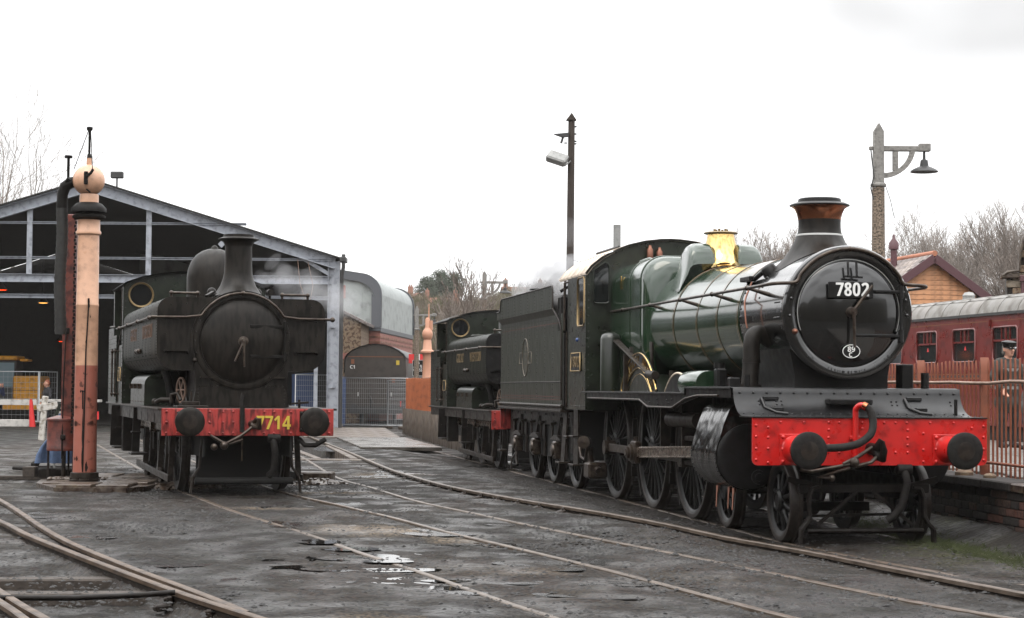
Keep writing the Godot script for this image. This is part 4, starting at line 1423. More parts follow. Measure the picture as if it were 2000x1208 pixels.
		for p in outer + inner + [outer[0]]:
			loop.append(Vector3(sd * 1.016, p.y, p.x))
		b.tube(loop, 0.015, 6, false)
		part("plate_rim", b, M.brass, pl)
		var nm := "BRADLEY MANOR"
		for i in nm.length():
			if nm[i] == " ":
				continue
			var f := (i + 0.5) / nm.length()
			var a := (PI - a0 - 0.1) - (PI - 2 * a0 - 0.2) * f
			if sd > 0:
				a = PI - a
			var ct := Vector3(sd * 1.016, 0.86 + 1.235 * sin(a), -6.62 + 1.235 * cos(a))
			var up := Vector3(0, sin(a), cos(a))
			var out := Vector3(sd, 0, 0)
			lettering("letter", nm[i], 0.135, 0.012, M.brass, pl, Transform3D(Basis(up.cross(out), up, out), ct), false, 0.9)
		b = MB.new()
		b.xf = Transform3D(Basis(Vector3(0, 0, 1), Vector3(0, 1, 0), Vector3(1, 0, 0)), Vector3(sd * 0.995, 0, 0))
		b.prism(PackedVector2Array(arc_pts(Vector2(-6.62, 0.86), 1.12, PI - a0 - 0.1, a0 + 0.1, 20)), -0.006, 0.006)
		part("backing_plate", b, M.green_cab, pl)
	# green reservoir and sandbox by the front splasher
	b = MB.new()
	b.xf = axis(P(-1.02, 1.76, 2.9), Vector3(0, 0, -1))
	b.lathe([Vector2(0.0, 0), Vector2(0.16, 0.0), Vector2(0.165, 0.01), Vector2(0.165, 0.86), Vector2(0.0, 0.86)], 24)
	part("air_reservoir", b, M.green, e)
	b = MB.new()
	b.box(P(-1.0, 1.72, 2.55), P(-0.88, 1.95, 2.75), 0.02)
	b.tube([P(-0.95, 1.95, 2.65), P(-0.95, 2.02, 2.65)], 0.07, 10)
	part("oil_box", b, M.black_satin, e)
	b = MB.new()
	b.box(P(-1.22, 1.72, 1.25), P(-1.1, 1.83, 1.38), 0.01)
	part("oil_box", b, M.black_satin, e)
	for q in [[-1.1, 1.86, 0.035], [1.02, 1.9, 0.05]]:
		b = MB.new()
		b.tube([P(q[0], 1.72, 1.0), P(q[0], q[1], 1.0)], q[2], 8)
		part("oil_pot", b, M.black_satin, e)
	b = MB.new()
	b.box(P(0.78, 1.7, 1.1), P(0.92, 2.0, 1.3), 0.01)
	part("oil_box", b, M.black_satin, e)
	# front platform: curved plate down to the beam
	b = MB.new()
	rows = []
	var prof := [[0.86, 1.722], [0.8, 1.715]]
	for k in 9:
		var a := PI * 0.5 * k / 8.0
		prof.append([0.80 - 0.05 - 0.4 * (1 - cos(a)) * 0.95, 1.715 - 0.31 * sin(a)])
	for q in prof:
		rows.append([P(-1.335 - 0.0 * q[1], q[1], q[0]), P(0, q[1], q[0]), P(1.335, q[1], q[0])])
	b.loft(rows, false)
	var cp := part("front_apron", b, M.grey_plate, e)
	b = MB.new()
	b.box(P(-1.335, 1.392, -0.02), P(1.335, 1.405, 0.5), 0.002)
	part("beam_top", b, M.black_satin, e)
	b = MB.new()
	var fdir := Vector3(0, 0.2, 1).normalized()
	for i in 17:
		b.rivet(P(-1.26 + 2.52 * i / 16.0, 1.66, 0.742), Vector3(0, 0, 1), 0.018)
	for i in 24:
		b.rivet(P(-1.28 + 2.56 * i / 23.0, 1.43, 0.512), fdir, 0.013)
	for x in [-1.05, 0.5, 1.2, -0.85]:
		for y in [1.53, 1.57]:
			var sy := 0.67 if y < 1.55 else 0.7
			b.rivet(P(x, y, sy), Vector3(0, 0, 1), 0.013)
			b.rivet(P(x + 0.06, y, sy), Vector3(0, 0, 1), 0.013)
	b.rivets(P(-1.3, 1.41, 0.05), P(1.3, 1.41, 0.05), 34, Vector3.UP, 0.012)
	part("rivets", b, M.grey_plate, cp, "stuff")
	for x in [-0.9, 0.78]:
		b = MB.new()
		b.tube([P(x - 0.12, 1.6, 0.71), P(x - 0.1, 1.5, 0.63), P(x, 1.445, 0.53), P(x + 0.12, 1.43, 0.48)], 0.02, 6)
		b.box(P(x - 0.1, 1.58, 0.745), P(x + 0.08, 1.62, 0.69), 0.005)
		b.box(P(x - 0.03, 1.46, 0.66), P(x + 0.1, 1.5, 0.57), 0.005)
		part("foot_hook", b, M.grey_plate, cp)
	b = MB.new()
	b.box(P(-0.28, 1.53, 0.55), P(0.23, 1.60, 0.72), 0.015)
	part("step_box", b, M.black_satin, cp)
	b = MB.new()
	b.bar(P(1.1, 1.42, 0.3), P(1.1, 1.6, 0.3), 0.05, 0.02)
	part("lamp_iron", b, M.black_satin, cp)
	# buffer beam
	b = MB.new()
	var bp := PackedVector2Array([Vector2(1.335, 1.39), Vector2(-1.335, 1.39)])
	for p in arc_pts(Vector2(-1.275, 0.94), 0.06, PI, PI * 1.5, 5): bp.append(p)
	for p in arc_pts(Vector2(1.275, 0.94), 0.06, PI * 1.5, TAU, 5): bp.append(p)
	b.prism(bp, -0.03, 0.0)
	var bm := part("buffer_beam", b, M.red, e)
	b = MB.new()
	var Z := Vector3(0, 0, 1)
	for x in [-1.295, 1.295]:
		for y in [1.31, 1.19, 1.06, 0.94]:
			b.rivet(P(x, y, 0), Z, 0.019)
	for x in [-1.16, 1.16]:
		for y in [1.29, 1.18, 1.06, 0.91]:
			b.rivet(P(x, y, 0), Z, 0.019)
	for x in [-1.02, -0.76, -0.48, -0.36, -0.1, 0.02, 0.15, 0.28, 0.41, 0.68, 0.95]:
		b.rivet(P(x, 1.345, 0), Z, 0.019)
	for x in [-0.48, 0.42]:
		for y in [1.265, 1.18, 1.1, 1.02]:
			b.rivet(P(x, y, 0), Z, 0.019)
	for q in [[-0.36, 1.02], [0.15, 1.02], [0.28, 1.02], [-0.11, 1.1], [-0.1, 1.28], [0.05, 1.28], [0.6, 1.23], [0.6, 1.05], [0.6, 0.92]]:
		b.rivet(P(q[0], q[1], 0), Z, 0.019)
	part("rivets", b, M.red, bm, "stuff")
	buffer(e, -0.87, 1.054, 0.53, 0.2, M.red, M.rubber, 0.165)
	buffer(e, 0.87, 1.054, 0.53, 0.2, M.red, M.rubber, 0.165)
	# vacuum pipe
	b = MB.new()
	b.tube(Array(smooth_line([P(-0.19, 0.9, -0.04), P(-0.19, 1.42, -0.04), P(-0.185, 1.5, -0.06), P(-0.15, 1.535, -0.1), P(-0.1, 1.52, -0.13)], 0.03)), 0.032, 12)
	b.box(P(-0.25, 1.16, 0.0), P(-0.13, 1.2, -0.05), 0.005)
	var vp2 := part("vacuum_pipe", b, M.red, e)
	b = MB.new()
	b.tube(Array(smooth_line([P(-0.11, 1.525, -0.12), P(-0.06, 1.46, -0.16), P(-0.05, 1.33, -0.2), P(-0.1, 1.22, -0.25), P(-0.24, 1.13, -0.3), P(-0.42, 1.09, -0.36), P(-0.62, 1.08, -0.42), P(-0.75, 1.075, -0.45)], 0.03)), 0.042, 14)
	part("vacuum_hose", b, M.rubber, vp2)
	b = MB.new()
	b.tube([P(-0.128, 1.533, -0.112), P(-0.095, 1.512, -0.14)], 0.047, 12)
	part("hose_clip", b, M.copper, vp2)
	# coupling
	b = MB.new()
	b.tube([P(0, 1.06, 0.0), P(0, 1.06, -0.1), P(0.02, 1.08, -0.16), P(0.06, 1.16, -0.18)], [0.07, 0.06, 0.05, 0.04], 10)
	b.tube([P(0, 1.06, -0.1), P(0.03, 0.98, -0.16), P(0.05, 0.96, -0.22), P(0.05, 1.05, -0.26), P(0.04, 1.14, -0.25)], [0.06, 0.05, 0.045, 0.04, 0.02], 10)
	part("draw_hook", b, M.frame, e)
	b = MB.new()
	b.tube([P(-0.04, 1.08, -0.14), P(-0.22, 0.98, -0.2), P(-0.38, 0.9, -0.18)], 0.022, 8)
	b.tube([P(0.06, 1.02, -0.14), P(-0.08, 0.92, -0.22), P(-0.24, 0.88, -0.2)], 0.022, 8)
	b.ball(P(-0.26, 0.92, -0.19), 0.06, 10, 6)
	b.tube([P(-0.3, 0.9, -0.19), P(-0.72, 0.82, -0.15), P(-0.84, 0.84, -0.12)], 0.02, 8)
	b.tube([P(-0.3, 0.86, -0.17), P(-0.66, 0.76, -0.16), P(-0.5, 0.75, -0.16)], 0.022, 8)
	b.ball(P(-0.5, 0.75, -0.16), 0.04, 8, 6)
	part("screw_coupling", b, M.steel_dull, e)
	b = MB.new()
	b.tube([P(0.38, 0.86, 0.06), P(0.38, 0.8, -0.02), P(0.4, 0.7, -0.03), P(0.36, 0.45, 0.0), P(0.26, 0.32, 0.02), P(0.2, 0.28, 0.04)], 0.045, 10)
	b.tube([P(0.3, 0.84, 0.0), P(0.46, 0.84, 0.0)], 0.055, 10)
	part("steam_heat_hose", b, M.rubber, e)
	# bogie frame and guard irons
	b = MB.new()
	for sd in [-1.0, 1.0]:
		b.bar(P(sd * 0.5, 0.62, 0.2), P(sd * 0.5, 0.62, 3.4), 0.03, 0.26, Vector3.UP, 0.004)
		b.bar(P(sd * 0.86, 0.72, 0.25), P(sd * 0.5, 0.64, 0.2), 0.03, 0.06)
	b.bar(P(-0.75, 0.62, 0.22), P(0.75, 0.62, 0.22), 0.06, 0.1, Vector3.UP, 0.01)
	b.bar(P(-0.08, 0.6, 0.2), P(-0.55, 0.22, 0.18), 0.035, 0.035)
	b.bar(P(0.08, 0.6, 0.2), P(0.55, 0.22, 0.18), 0.035, 0.035)
	b.tube([P(-0.66, 0.16, 0.16), P(0.66, 0.16, 0.16)], 0.03, 8)
	b.bar(P(-0.55, 0.3, 0.5), P(0.45, 0.32, 0.5), 0.03, 0.03)
	b.bar(P(-0.5, 0.35, 1.5), P(0.5, 0.35, 1.5), 0.2, 0.1)
	var bg := part("bogie_frame", b, M.frame, e)
	for sd in [-1.0, 1.0]:
		b = MB.new()
		var path := [P(sd * 0.54, 0.64, 0.16), P(sd * 0.62, 0.62, 0.14), P(sd * 0.655, 0.52, 0.13), P(sd * 0.655, 0.32, 0.12), P(sd * 0.69, 0.25, 0.11), P(sd * 0.755, 0.18, 0.1), P(sd * 0.76, 0.04, 0.1)]
		for i in path.size() - 1:
			b.bar(path[i], path[i + 1] + (path[i + 1] - path[i]).normalized() * 0.01, 0.035, 0.09, Vector3(0, 0, 1), 0.006)
		part("guard_iron", b, M.frame, bg)
	# frames, axles, wheels
	b = MB.new()
	for sd in [-1.0, 1.0]:
		b.box(P(sd * 0.6, 0.95, 0.02), P(sd * 0.63, 1.36, 2.9), 0.003)
		b.box(P(sd * 0.6, 0.5, 2.9), P(sd * 0.63, 1.62, 10.4), 0.003)
	b.box(P(-0.6, 1.2, 2.5), P(0.6, 1.5, 10.2))
	b.box(P(-0.65, 0.45, 7.3), P(0.65, 1.6, 9.9))
	part("main_frame", b, M.frame, e)
	var ck := Vector2(-0.37, -0.06)
	for sd in [-1.0, 1.0]:
		for q in [0.73, 2.86]:
			wheel(e, "bogie_wheel", sd * 0.745, 0.457, q, 0.457, 10, sd)
		for q in [4.49, 6.62, 8.98]:
			wheel(e, "driving_wheel", sd * 0.74, 0.864, q, 0.864, 18, sd, 0.55, ck)
	# cylinders
	for sd in [-1.0, 1.0]:
		b = MB.new()
		var cpoly := PackedVector2Array()
		for p in arc_pts(Vector2(-1.02, 0.93), 0.385, PI * 1.62, PI * 0.93, 16): cpoly.append(Vector2(p.x * -sd, p.y))
		for p in [Vector2(-1.31, 1.3), Vector2(-1.24, 1.47), Vector2(-1.17, 1.525), Vector2(-0.65, 1.525), Vector2(-0.65, 0.62)]: cpoly.append(Vector2(p.x * -sd, p.y))
		b.prism(cpoly, -1.2, -2.3, 0.7)
		var cy := part("cylinder", b, M.cylinder_black, e)
		b = MB.new()
		var loopf := []
		for p in cpoly:
			loopf.append(P(p.x, p.y, 1.2))
		for i in 16:
			var p := cpoly[i]
			b.rivet(P(p.x, p.y, 1.24), (Vector3(p.x + sd * -1.02, p.y - 0.93, 0)).normalized(), 0.012)
			b.rivet(P(p.x, p.y, 2.26), (Vector3(p.x + sd * -1.02, p.y - 0.93, 0)).normalized(), 0.012)
		part("rivets", b, M.black_satin, cy, "stuff")
		b = MB.new()
		b.xf = axis(P(sd * 1.02, 0.93, 1.2), Vector3(0, 0, 1))
		b.lathe([Vector2(0.375, 0.0), Vector2(0.372, 0.03), Vector2(0.35, 0.04), Vector2(0.3, 0.045), Vector2(0, 0.05)], 40)
		b.xf = axis(P(sd * 0.92, 0.7, 1.15), Vector3(0, 0, 1))
		b.lathe([Vector2(0.085, 0), Vector2(0.08, 0.03), Vector2(0.05, 0.035), Vector2(0.045, 0.07), Vector2(0, 0.075)], 14)
		part("cylinder_cover", b, M.black_satin, cy)
		b = MB.new()
		for q in [[1.6, 0.0], [1.95, 0.04], [1.35, 0.02]]:
			b.tube([P(sd * (1.12 + q[1]), 0.56, q[0]), P(sd * (1.14 + q[1]), 0.48, q[0] - 0.02), P(sd * (1.16 + q[1]), 0.32, q[0] - 0.06)], [0.03, 0.012, 0.009], 7)
		part("drain_cock", b, M.copper_dull, cy)
		# motion
		b = MB.new()
		var pin := P(sd * 1.13, 0.804, 6.25)
		b.bar(pin + Vector3(0, 0.01, 0.1), P(sd * 1.13, 0.92, 2.95), 0.045, 0.15, Vector3.UP, 0.012)
		var rod := part("connecting_rod", b, M.steel, e)
		b = MB.new()
		for y in [0.06, -0.06]:
			b.bar(pin + Vector3(sd * 0.03, 0.01 + y, 0.3), P(sd * 1.16, 0.92 + y, 3.0), 0.02, 0.025, Vector3.UP, 0.006)
		part("rod_flute", b, M.steel, rod)
		b = MB.new()
		b.box(pin + Vector3(-0.05, -0.15, -0.16), pin + Vector3(0.05, 0.16, 0.14), 0.02)
		b.xf = axis(pin, Vector3(sd, 0, 0))
		b.lathe([Vector2(0.155, 0.0), Vector2(0.15, 0.06), Vector2(0.12, 0.065), Vector2(0.12, 0.1), Vector2(0.085, 0.105), Vector2(0.085, 0.14), Vector2(0.05, 0.145), Vector2(0.05, 0.16), Vector2(0, 0.16)], 24)
		b.xf = Transform3D.IDENTITY
		b.tube([pin + Vector3(0, 0.14, 0), pin + Vector3(0, 0.22, 0)], 0.035, 8)
		part("big_end", b, M.steel_dull, rod)
		b = MB.new()
		b.bar(P(sd * 1.0, 0.804, 8.61), P(sd * 1.0, 0.804, 6.25), 0.04, 0.12, Vector3.UP, 0.012)
		b.bar(P(sd * 1.0, 0.804, 6.25), P(sd * 1.0, 0.804, 4.12), 0.04, 0.12, Vector3.UP, 0.012)
		for s in [8.61, 4.12]:
			b.tube([P(sd * 0.9, 0.804, s), P(sd * 1.07, 0.804, s)], 0.11, 16)
			b.tube([P(sd * 1.0, 0.9, s), P(sd * 1.0, 0.96, s)], 0.03, 8)
		part("coupling_rod", b, M.steel_dull, e)
		b = MB.new()
		for y in [1.07, 0.76]:
			b = MB.new()
			b.bar(P(sd * 1.02, y, 2.3), P(sd * 1.02, y, 3.9), 0.09, 0.06, Vector3.UP, 0.01)
			part("slide_bar", b, M.frame_pale, e)
		b = MB.new()
		b.box(P(sd * 0.94, 0.79, 2.85), P(sd * 1.12, 1.04, 3.15), 0.01)
		part("crosshead", b, M.steel_dull, e)
		b = MB.new()
		b.box(P(sd * 0.7, 0.7, 3.86), P(sd * 1.1, 1.62, 3.92), 0.005)
		part("motion_bracket", b, M.frame_pale, e)
		b = MB.new()
		b.bar(P(sd * 0.9, 1.62, 5.5), P(sd * 0.9, 0.9, 5.5), 0.05, 0.14)
		part("hanger", b, M.frame_pale, e)
		b = MB.new()
		b.tube([P(sd * 1.05, 1.3, 4.6), P(sd * 1.05, 1.3, 3.2)], 0.1, 12)
		part("vacuum_cylinder", b, M.frame_pale, e)
	# brake gear and pipes below
	b = MB.new()
	for s in [5.55, 7.8]:
		b.bar(P(-0.76, 1.25, s), P(-0.76, 0.4, s + 0.08), 0.05, 0.1)
		b.box(P(-0.82, 0.55, s - 0.06), P(-0.7, 0.95, s + 0.06), 0.01)
		b.tube([P(-0.82, 0.3, s), P(0.82, 0.3, s)], 0.035, 8)
	b.bar(P(-0.5, 0.3, 3.6), P(-0.5, 0.3, 9.8), 0.04, 0.06)
	for s in [3.45, 7.7, 5.45]:
		b.tube([P(-0.75, 1.3, s), P(-0.77, 0.6, s - 0.03), P(-0.77, 0.14, s - 0.28)], 0.022, 7)
	part("brake_gear", b, M.frame, e)
	# cab steps and injector
	b = MB.new()
	b.box(P(-1.24, 0.48, 9.75), P(-1.21, 1.36, 10.1), 0.004)
	b.box(P(-1.32, 0.47, 9.72), P(-1.05, 0.5, 10.12), 0.006)
	b.box(P(-1.32, 0.92, 9.75), P(-1.1, 0.95, 10.1), 0.006)
	var stp := part("cab_steps", b, M.frame_pale, e)
	b = MB.new()
	b.xf = axis(P(-1.18, 0.86, 9.45), Vector3(-0.4, 0, 1))
	b.lathe([Vector2(0, -0.15), Vector2(0.08, -0.15), Vector2(0.08, 0.05), Vector2(0.1, 0.06), Vector2(0.1, 0.16), Vector2(0, 0.17)], 16)
	b.xf = Transform3D.IDENTITY
	b.tube([P(-1.2, 1.3, 9.9), P(-1.22, 0.9, 9.85), P(-1.2, 0.62, 9.65), P(-1.18, 0.58, 9.45), P(-1.18, 0.8, 9.3)], 0.025, 8)
	b.tube([P(-1.1, 0.75, 9.5), P(-1.1, 0.5, 9.4), P(-1.05, 0.42, 9.0)], 0.06, 10)
	b.box(P(-1.2, 0.3, 9.1), P(-0.9, 0.55, 9.5), 0.03)
	part("injector", b, M.steel_dull, e)

func manor_at(s: float, t := 0.0, h := 0.0) -> Vector3:
	return Vector3(MX - sin(MYAW) * s + cos(MYAW) * t, h, MZ - cos(MYAW) * s - sin(MYAW) * t)

func build_tender() -> void:
	var e := thing("tender", "dull green riveted tender with a small crest, coupled behind the large green engine", "tender", manor_at(10.95), MYAW)
	var b := MB.new()
	var L := 6.3
	b.box(P(-1.3, 1.3, -0.05), P(1.3, 1.335, L), 0.003)
	var fr := part("footplate", b, M.frame_pale, e)
	b = MB.new()
	b.rivets(P(-1.28, 1.335, 0.1), P(-1.28, 1.335, L - 0.05), 52, Vector3.UP, 0.012)
	part("rivets", b, M.frame_pale, fr, "stuff")
	for sd in [-1.0, 1.0]:
		b = MB.new()
		b.box(P(sd * 1.235, 1.335, 0.05), P(sd * 1.25, 2.93, L - 0.05))
		var side := part("tank_side", b, M.green_tender, e)
		b = MB.new()
		b.tube([P(sd * 1.262, 1.40, 0.02), P(sd * 1.262, 1.40, L)], 0.028, 8)
		b.bar(P(sd * 1.255, 1.345, 0.02), P(sd * 1.255, 1.345, L), 0.06, 0.02)
		b.tube([P(sd * 1.255, 1.80, 0.1), P(sd * 1.255, 1.80, L - 0.05)], 0.009, 6)
		part("side_beading", b, M.frame_pale, side)
		b = MB.new()
		var X := Vector3(sd, 0, 0)
		for i in 9:
			var s := 0.12 + i * 0.745
			if i == 0:
				b.rivets(P(sd * 1.25, 1.45, s), P(sd * 1.25, 2.85, s), 34, X, 0.013)
			else:
				b.rivets(P(sd * 1.25, 1.9, s), P(sd * 1.25, 2.8, s), 13, X, 0.012)
				if i % 2 == 1:
					b.rivets(P(sd * 1.25, 1.45, s), P(sd * 1.25, 1.76, s), 5, X, 0.012)
		b.rivets(P(sd * 1.25, 2.86, 0.15), P(sd * 1.25, 2.86, L - 0.1), 40, X, 0.008)
		part("rivets", b, M.green_tender, side, "stuff")
		b = MB.new()
		for y in [1.55, 1.5, 2.78]:
			b.box(P(sd * 1.2505, y, 0.2), P(sd * 1.2525, y + 0.01, L - 0.2))
		part("lining", b, mat("lining_dull", 0.11, 0.03, 0.022, 0.5) if not M.has("lining_dull") else M.lining_dull, side)
		# flared fender above
		b = MB.new()
		var rows := []
		for q in [[1.25, 2.92], [1.27, 2.97], [1.32, 3.02], [1.325, 3.03]]:
			rows.append([P(sd * q[0], q[1], 0.45), P(sd * q[0], q[1], L - 0.02)])
		b.loft(rows, false)
		b.xf = Transform3D(Basis(Vector3(0, 0, 1), Vector3(0, 1, 0), Vector3(1, 0, 0)), Vector3(sd * 1.325, 0, 0))
		b.prism(PackedVector2Array([Vector2(-0.5, 3.02), Vector2(-0.5, 3.36), Vector2(-0.54, 3.4), Vector2(-5.72, 3.4), Vector2(-5.8, 3.37), Vector2(-5.86, 3.2), Vector2(-5.94, 3.16), Vector2(-6.28, 3.16), Vector2(-6.28, 3.02)]), -0.008, 0.008)
		b.xf = Transform3D.IDENTITY
		var fl := part("fender", b, M.black_satin if false else M.green_tender, side)
		b = MB.new()
		b.tube([P(sd * 1.335, 3.03, 0.5), P(sd * 1.335, 3.36, 0.5), P(sd * 1.335, 3.405, 0.56), P(sd * 1.335, 3.405, 5.7), P(sd * 1.335, 3.37, 5.8), P(sd * 1.335, 3.2, 5.87), P(sd * 1.335, 3.165, 5.95), P(sd * 1.335, 3.165, 6.28)], 0.015, 6)
		b.tube([P(sd * 1.335, 3.03, 0.5), P(sd * 1.31, 2.95, 0.42), P(sd * 1.27, 2.82, 0.25), P(sd * 1.262, 2.66, 0.1), P(sd * 1.262, 1.5, 0.06)], 0.017, 6)
		part("fender_beading", b, M.frame_pale, fl)
		b = MB.new()
		for i in 8:
			b.rivets(P(sd * 1.333, 3.06, 0.75 + i * 0.7), P(sd * 1.333, 3.36, 0.75 + i * 0.7), 6, X, 0.012)
		b.rivets(P(sd * 1.333, 3.05, 0.6), P(sd * 1.333, 3.05, L - 0.1), 40, X, 0.007)
		part("rivets", b, M.green_tender, fl, "stuff")
		# crest
		b = MB.new()
		var loop := []
		for k in 29:
			var a := TAU * k / 28
			loop.append(P(sd * 1.254, 2.25 + 0.34 * sin(a), 3.5 + 0.30 * cos(a)))
		b.tube(loop, 0.012, 5, false)
		for q in [[-0.62, -0.3], [0.3, 0.62]]:
			b.tube([P(sd * 1.254, 2.14, 3.5 + q[0]), P(sd * 1.254, 2.34, 3.5 + q[0]), P(sd * 1.254, 2.34, 3.5 + q[1]), P(sd * 1.254, 2.14, 3.5 + q[1]), P(sd * 1.254, 2.14, 3.5 + q[0])], 0.01, 5, false)
		for k in 7:
			b.box(P(sd * 1.2505, 2.02 + k * 0.07, 3.36 + 0.02 * (k % 3)), P(sd * 1.253, 2.05 + k * 0.07, 3.62 - 0.03 * (k % 2)))
		part("crest", b, mat("crest", 0.085, 0.07, 0.05, 0.5) if not M.has("crest") else M.crest, side)
	b = MB.new()
	b.box(P(-1.23, 1.34, 0.1), P(1.23, 2.6, L - 0.06))
	part("tank", b, M.green_tender, e)
	b = MB.new()
	for i in 34:
		b.ball(P(rng.randf_range(-1.0, 1.0), 2.85 + rng.randf() * 0.35, rng.randf_range(1.2, 5.8)), rng.randf_range(0.15, 0.32), 7, 5)
	b.box(P(-1.2, 2.4, 1.0), P(1.2, 2.95, L - 0.2))
	part("coal_load", b, M.coal, e, "stuff")
	b = MB.new()
	b.box(P(-1.25, 2.6, 0.15), P(-0.75, 3.25, 0.5), 0.05)
	b.tube([P(-0.95, 3.2, 0.3), P(-0.95, 3.42, 0.3)], 0.12, 12)
	b.tube([P(-1.2, 2.7, 0.1), P(-1.2, 3.5, 0.1), P(-1.15, 3.56, 0.1)], 0.02, 6)
	b.tube([P(-1.24, 3.3, 0.3), P(-1.05, 3.42, 0.25), P(-1.0, 3.3, 0.2)], 0.03, 6)
	part("tool_locker", b, M.black_dirty, e)
	b = MB.new()
	b.box(P(0.75, 2.6, 0.15), P(1.25, 3.3, 0.5), 0.04)
	part("tool_locker", b, M.black_dirty, e)
	# frame
	for sd in [-1.0, 1.0]:
		b = MB.new()
		b.box(P(sd * 1.02, 1.06, 0.1), P(sd * 1.05, 1.3, L - 0.05), 0.003)
		for s in [1.05, 3.05, 4.9]:
			b.box(P(sd * 1.02, 0.5, s - 0.42), P(sd * 1.05, 1.1, s - 0.3))
			b.box(P(sd * 1.02, 0.5, s + 0.3), P(sd * 1.05, 1.1, s + 0.42))
		b.box(P(sd * 1.02, 0.62, 0.1), P(sd * 1.05, 1.1, 0.3))
		b.box(P(sd * 1.02, 0.6, L - 0.5), P(sd * 1.05, 1.1, L - 0.05))
		var f := part("tender_frame", b, M.frame_pale, e)
		b = MB.new()
		b.rivets(P(sd * 1.05, 1.24, 0.4), P(sd * 1.05, 1.24, L - 0.3), 9, Vector3(sd, 0, 0), 0.025)
		b.rivets(P(sd * 1.05, 1.12, 0.4), P(sd * 1.05, 1.12, L - 0.3), 9, Vector3(sd, 0, 0), 0.025)
		part("rivets", b, M.metal_dark, f, "stuff")
		for s in [1.05, 3.05, 4.9]:
			b = MB.new()
			b.box(P(sd * 1.05, 0.5, s - 0.13), P(sd * 1.2, 0.8, s + 0.13), 0.025)
			b.xf = axis(P(sd * 1.2, 0.65, s), Vector3(sd, 0, 0))
			b.lathe([Vector2(0.11, 0), Vector2(0.1, 0.03), Vector2(0.05, 0.045), Vector2(0, 0.05)], 14)
			b.xf = Transform3D.IDENTITY
			for y in [0.55, 0.75]:
				b.rivet(P(sd * 1.2, y, s - 0.1), Vector3(sd, 0, 0), 0.02)
				b.rivet(P(sd * 1.2, y, s + 0.1), Vector3(sd, 0, 0), 0.02)
			part("axle_box", b, M.steel_dull, f)
			b = MB.new()
			for k in 5:
				b.box(P(sd * 1.08, 0.82 + k * 0.016, s - 0.46 + k * 0.07), P(sd * 1.17, 0.834 + k * 0.016, s + 0.46 - k * 0.07), 0.003)
			for q in [-0.46, 0.46]:
				b.tube([P(sd * 1.12, 0.83, s + q), P(sd * 1.12, 1.08, s + q)], 0.022, 7)
				b.bar(P(sd * 1.06, 1.1, s + q), P(sd * 1.16, 1.08, s + q), 0.07, 0.05)
			for q in [-0.2, 0.2]:
				b.bar(P(sd * 1.055, 1.2, s + q * 0.3), P(sd * 1.08, 0.9, s + q), 0.03, 0.02)
			part("leaf_spring", b, M.frame_pale, f)
		b = MB.new()
		b.tube([P(sd * 1.0, 0.6, L - 0.5), P(sd * 1.02, 0.35, L - 0.55), P(sd * 1.02, 0.22, L - 0.7)], 0.03, 7)
		b.box(P(sd * 1.15, 0.46, L - 0.3), P(sd * 1.3, 0.5, L), 0.005)
		b.box(P(sd * 1.1, 0.46, 0.02), P(sd * 1.3, 0.49, 0.36), 0.005)
		b.bar(P(sd * 1.15, 1.3, 0.2), P(sd * 1.2, 0.46, 0.2), 0.3, 0.025)
		b.tube([P(sd * 1.1, 1.2, 0.25), P(sd * 1.18, 0.9, 0.2), P(sd * 1.18, 0.9, -0.1)], 0.03, 6)
		part("steps", b, M.frame_pale, f)
		for s in [1.05, 3.05, 4.9]:
			wheel(e, "tender_wheel", sd * 0.745, 0.628, s, 0.628, 12, sd)
	b = MB.new()
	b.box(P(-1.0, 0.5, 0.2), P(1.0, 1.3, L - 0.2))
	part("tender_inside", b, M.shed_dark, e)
	b = MB.new()
	b.box(P(-1.25, 0.9, L - 0.03), P(1.25, 1.32, L + 0.01))
	var rb := part("rear_beam", b, M.red_dirty, e)
	b = MB.new()
	for t in [-0.87, 0.87]:
		b.xf = axis(P(t, 1.05, L + 0.01), Vector3(0, 0, -1))
		b.lathe([Vector2(0.14, 0), Vector2(0.1, 0.25), Vector2(0.07, 0.27), Vector2(0.07, 0.38), Vector2(0.2, 0.4), Vector2(0.2, 0.44), Vector2(0, 0.46)], 18)
	part("buffer", b, M.black_satin, rb)

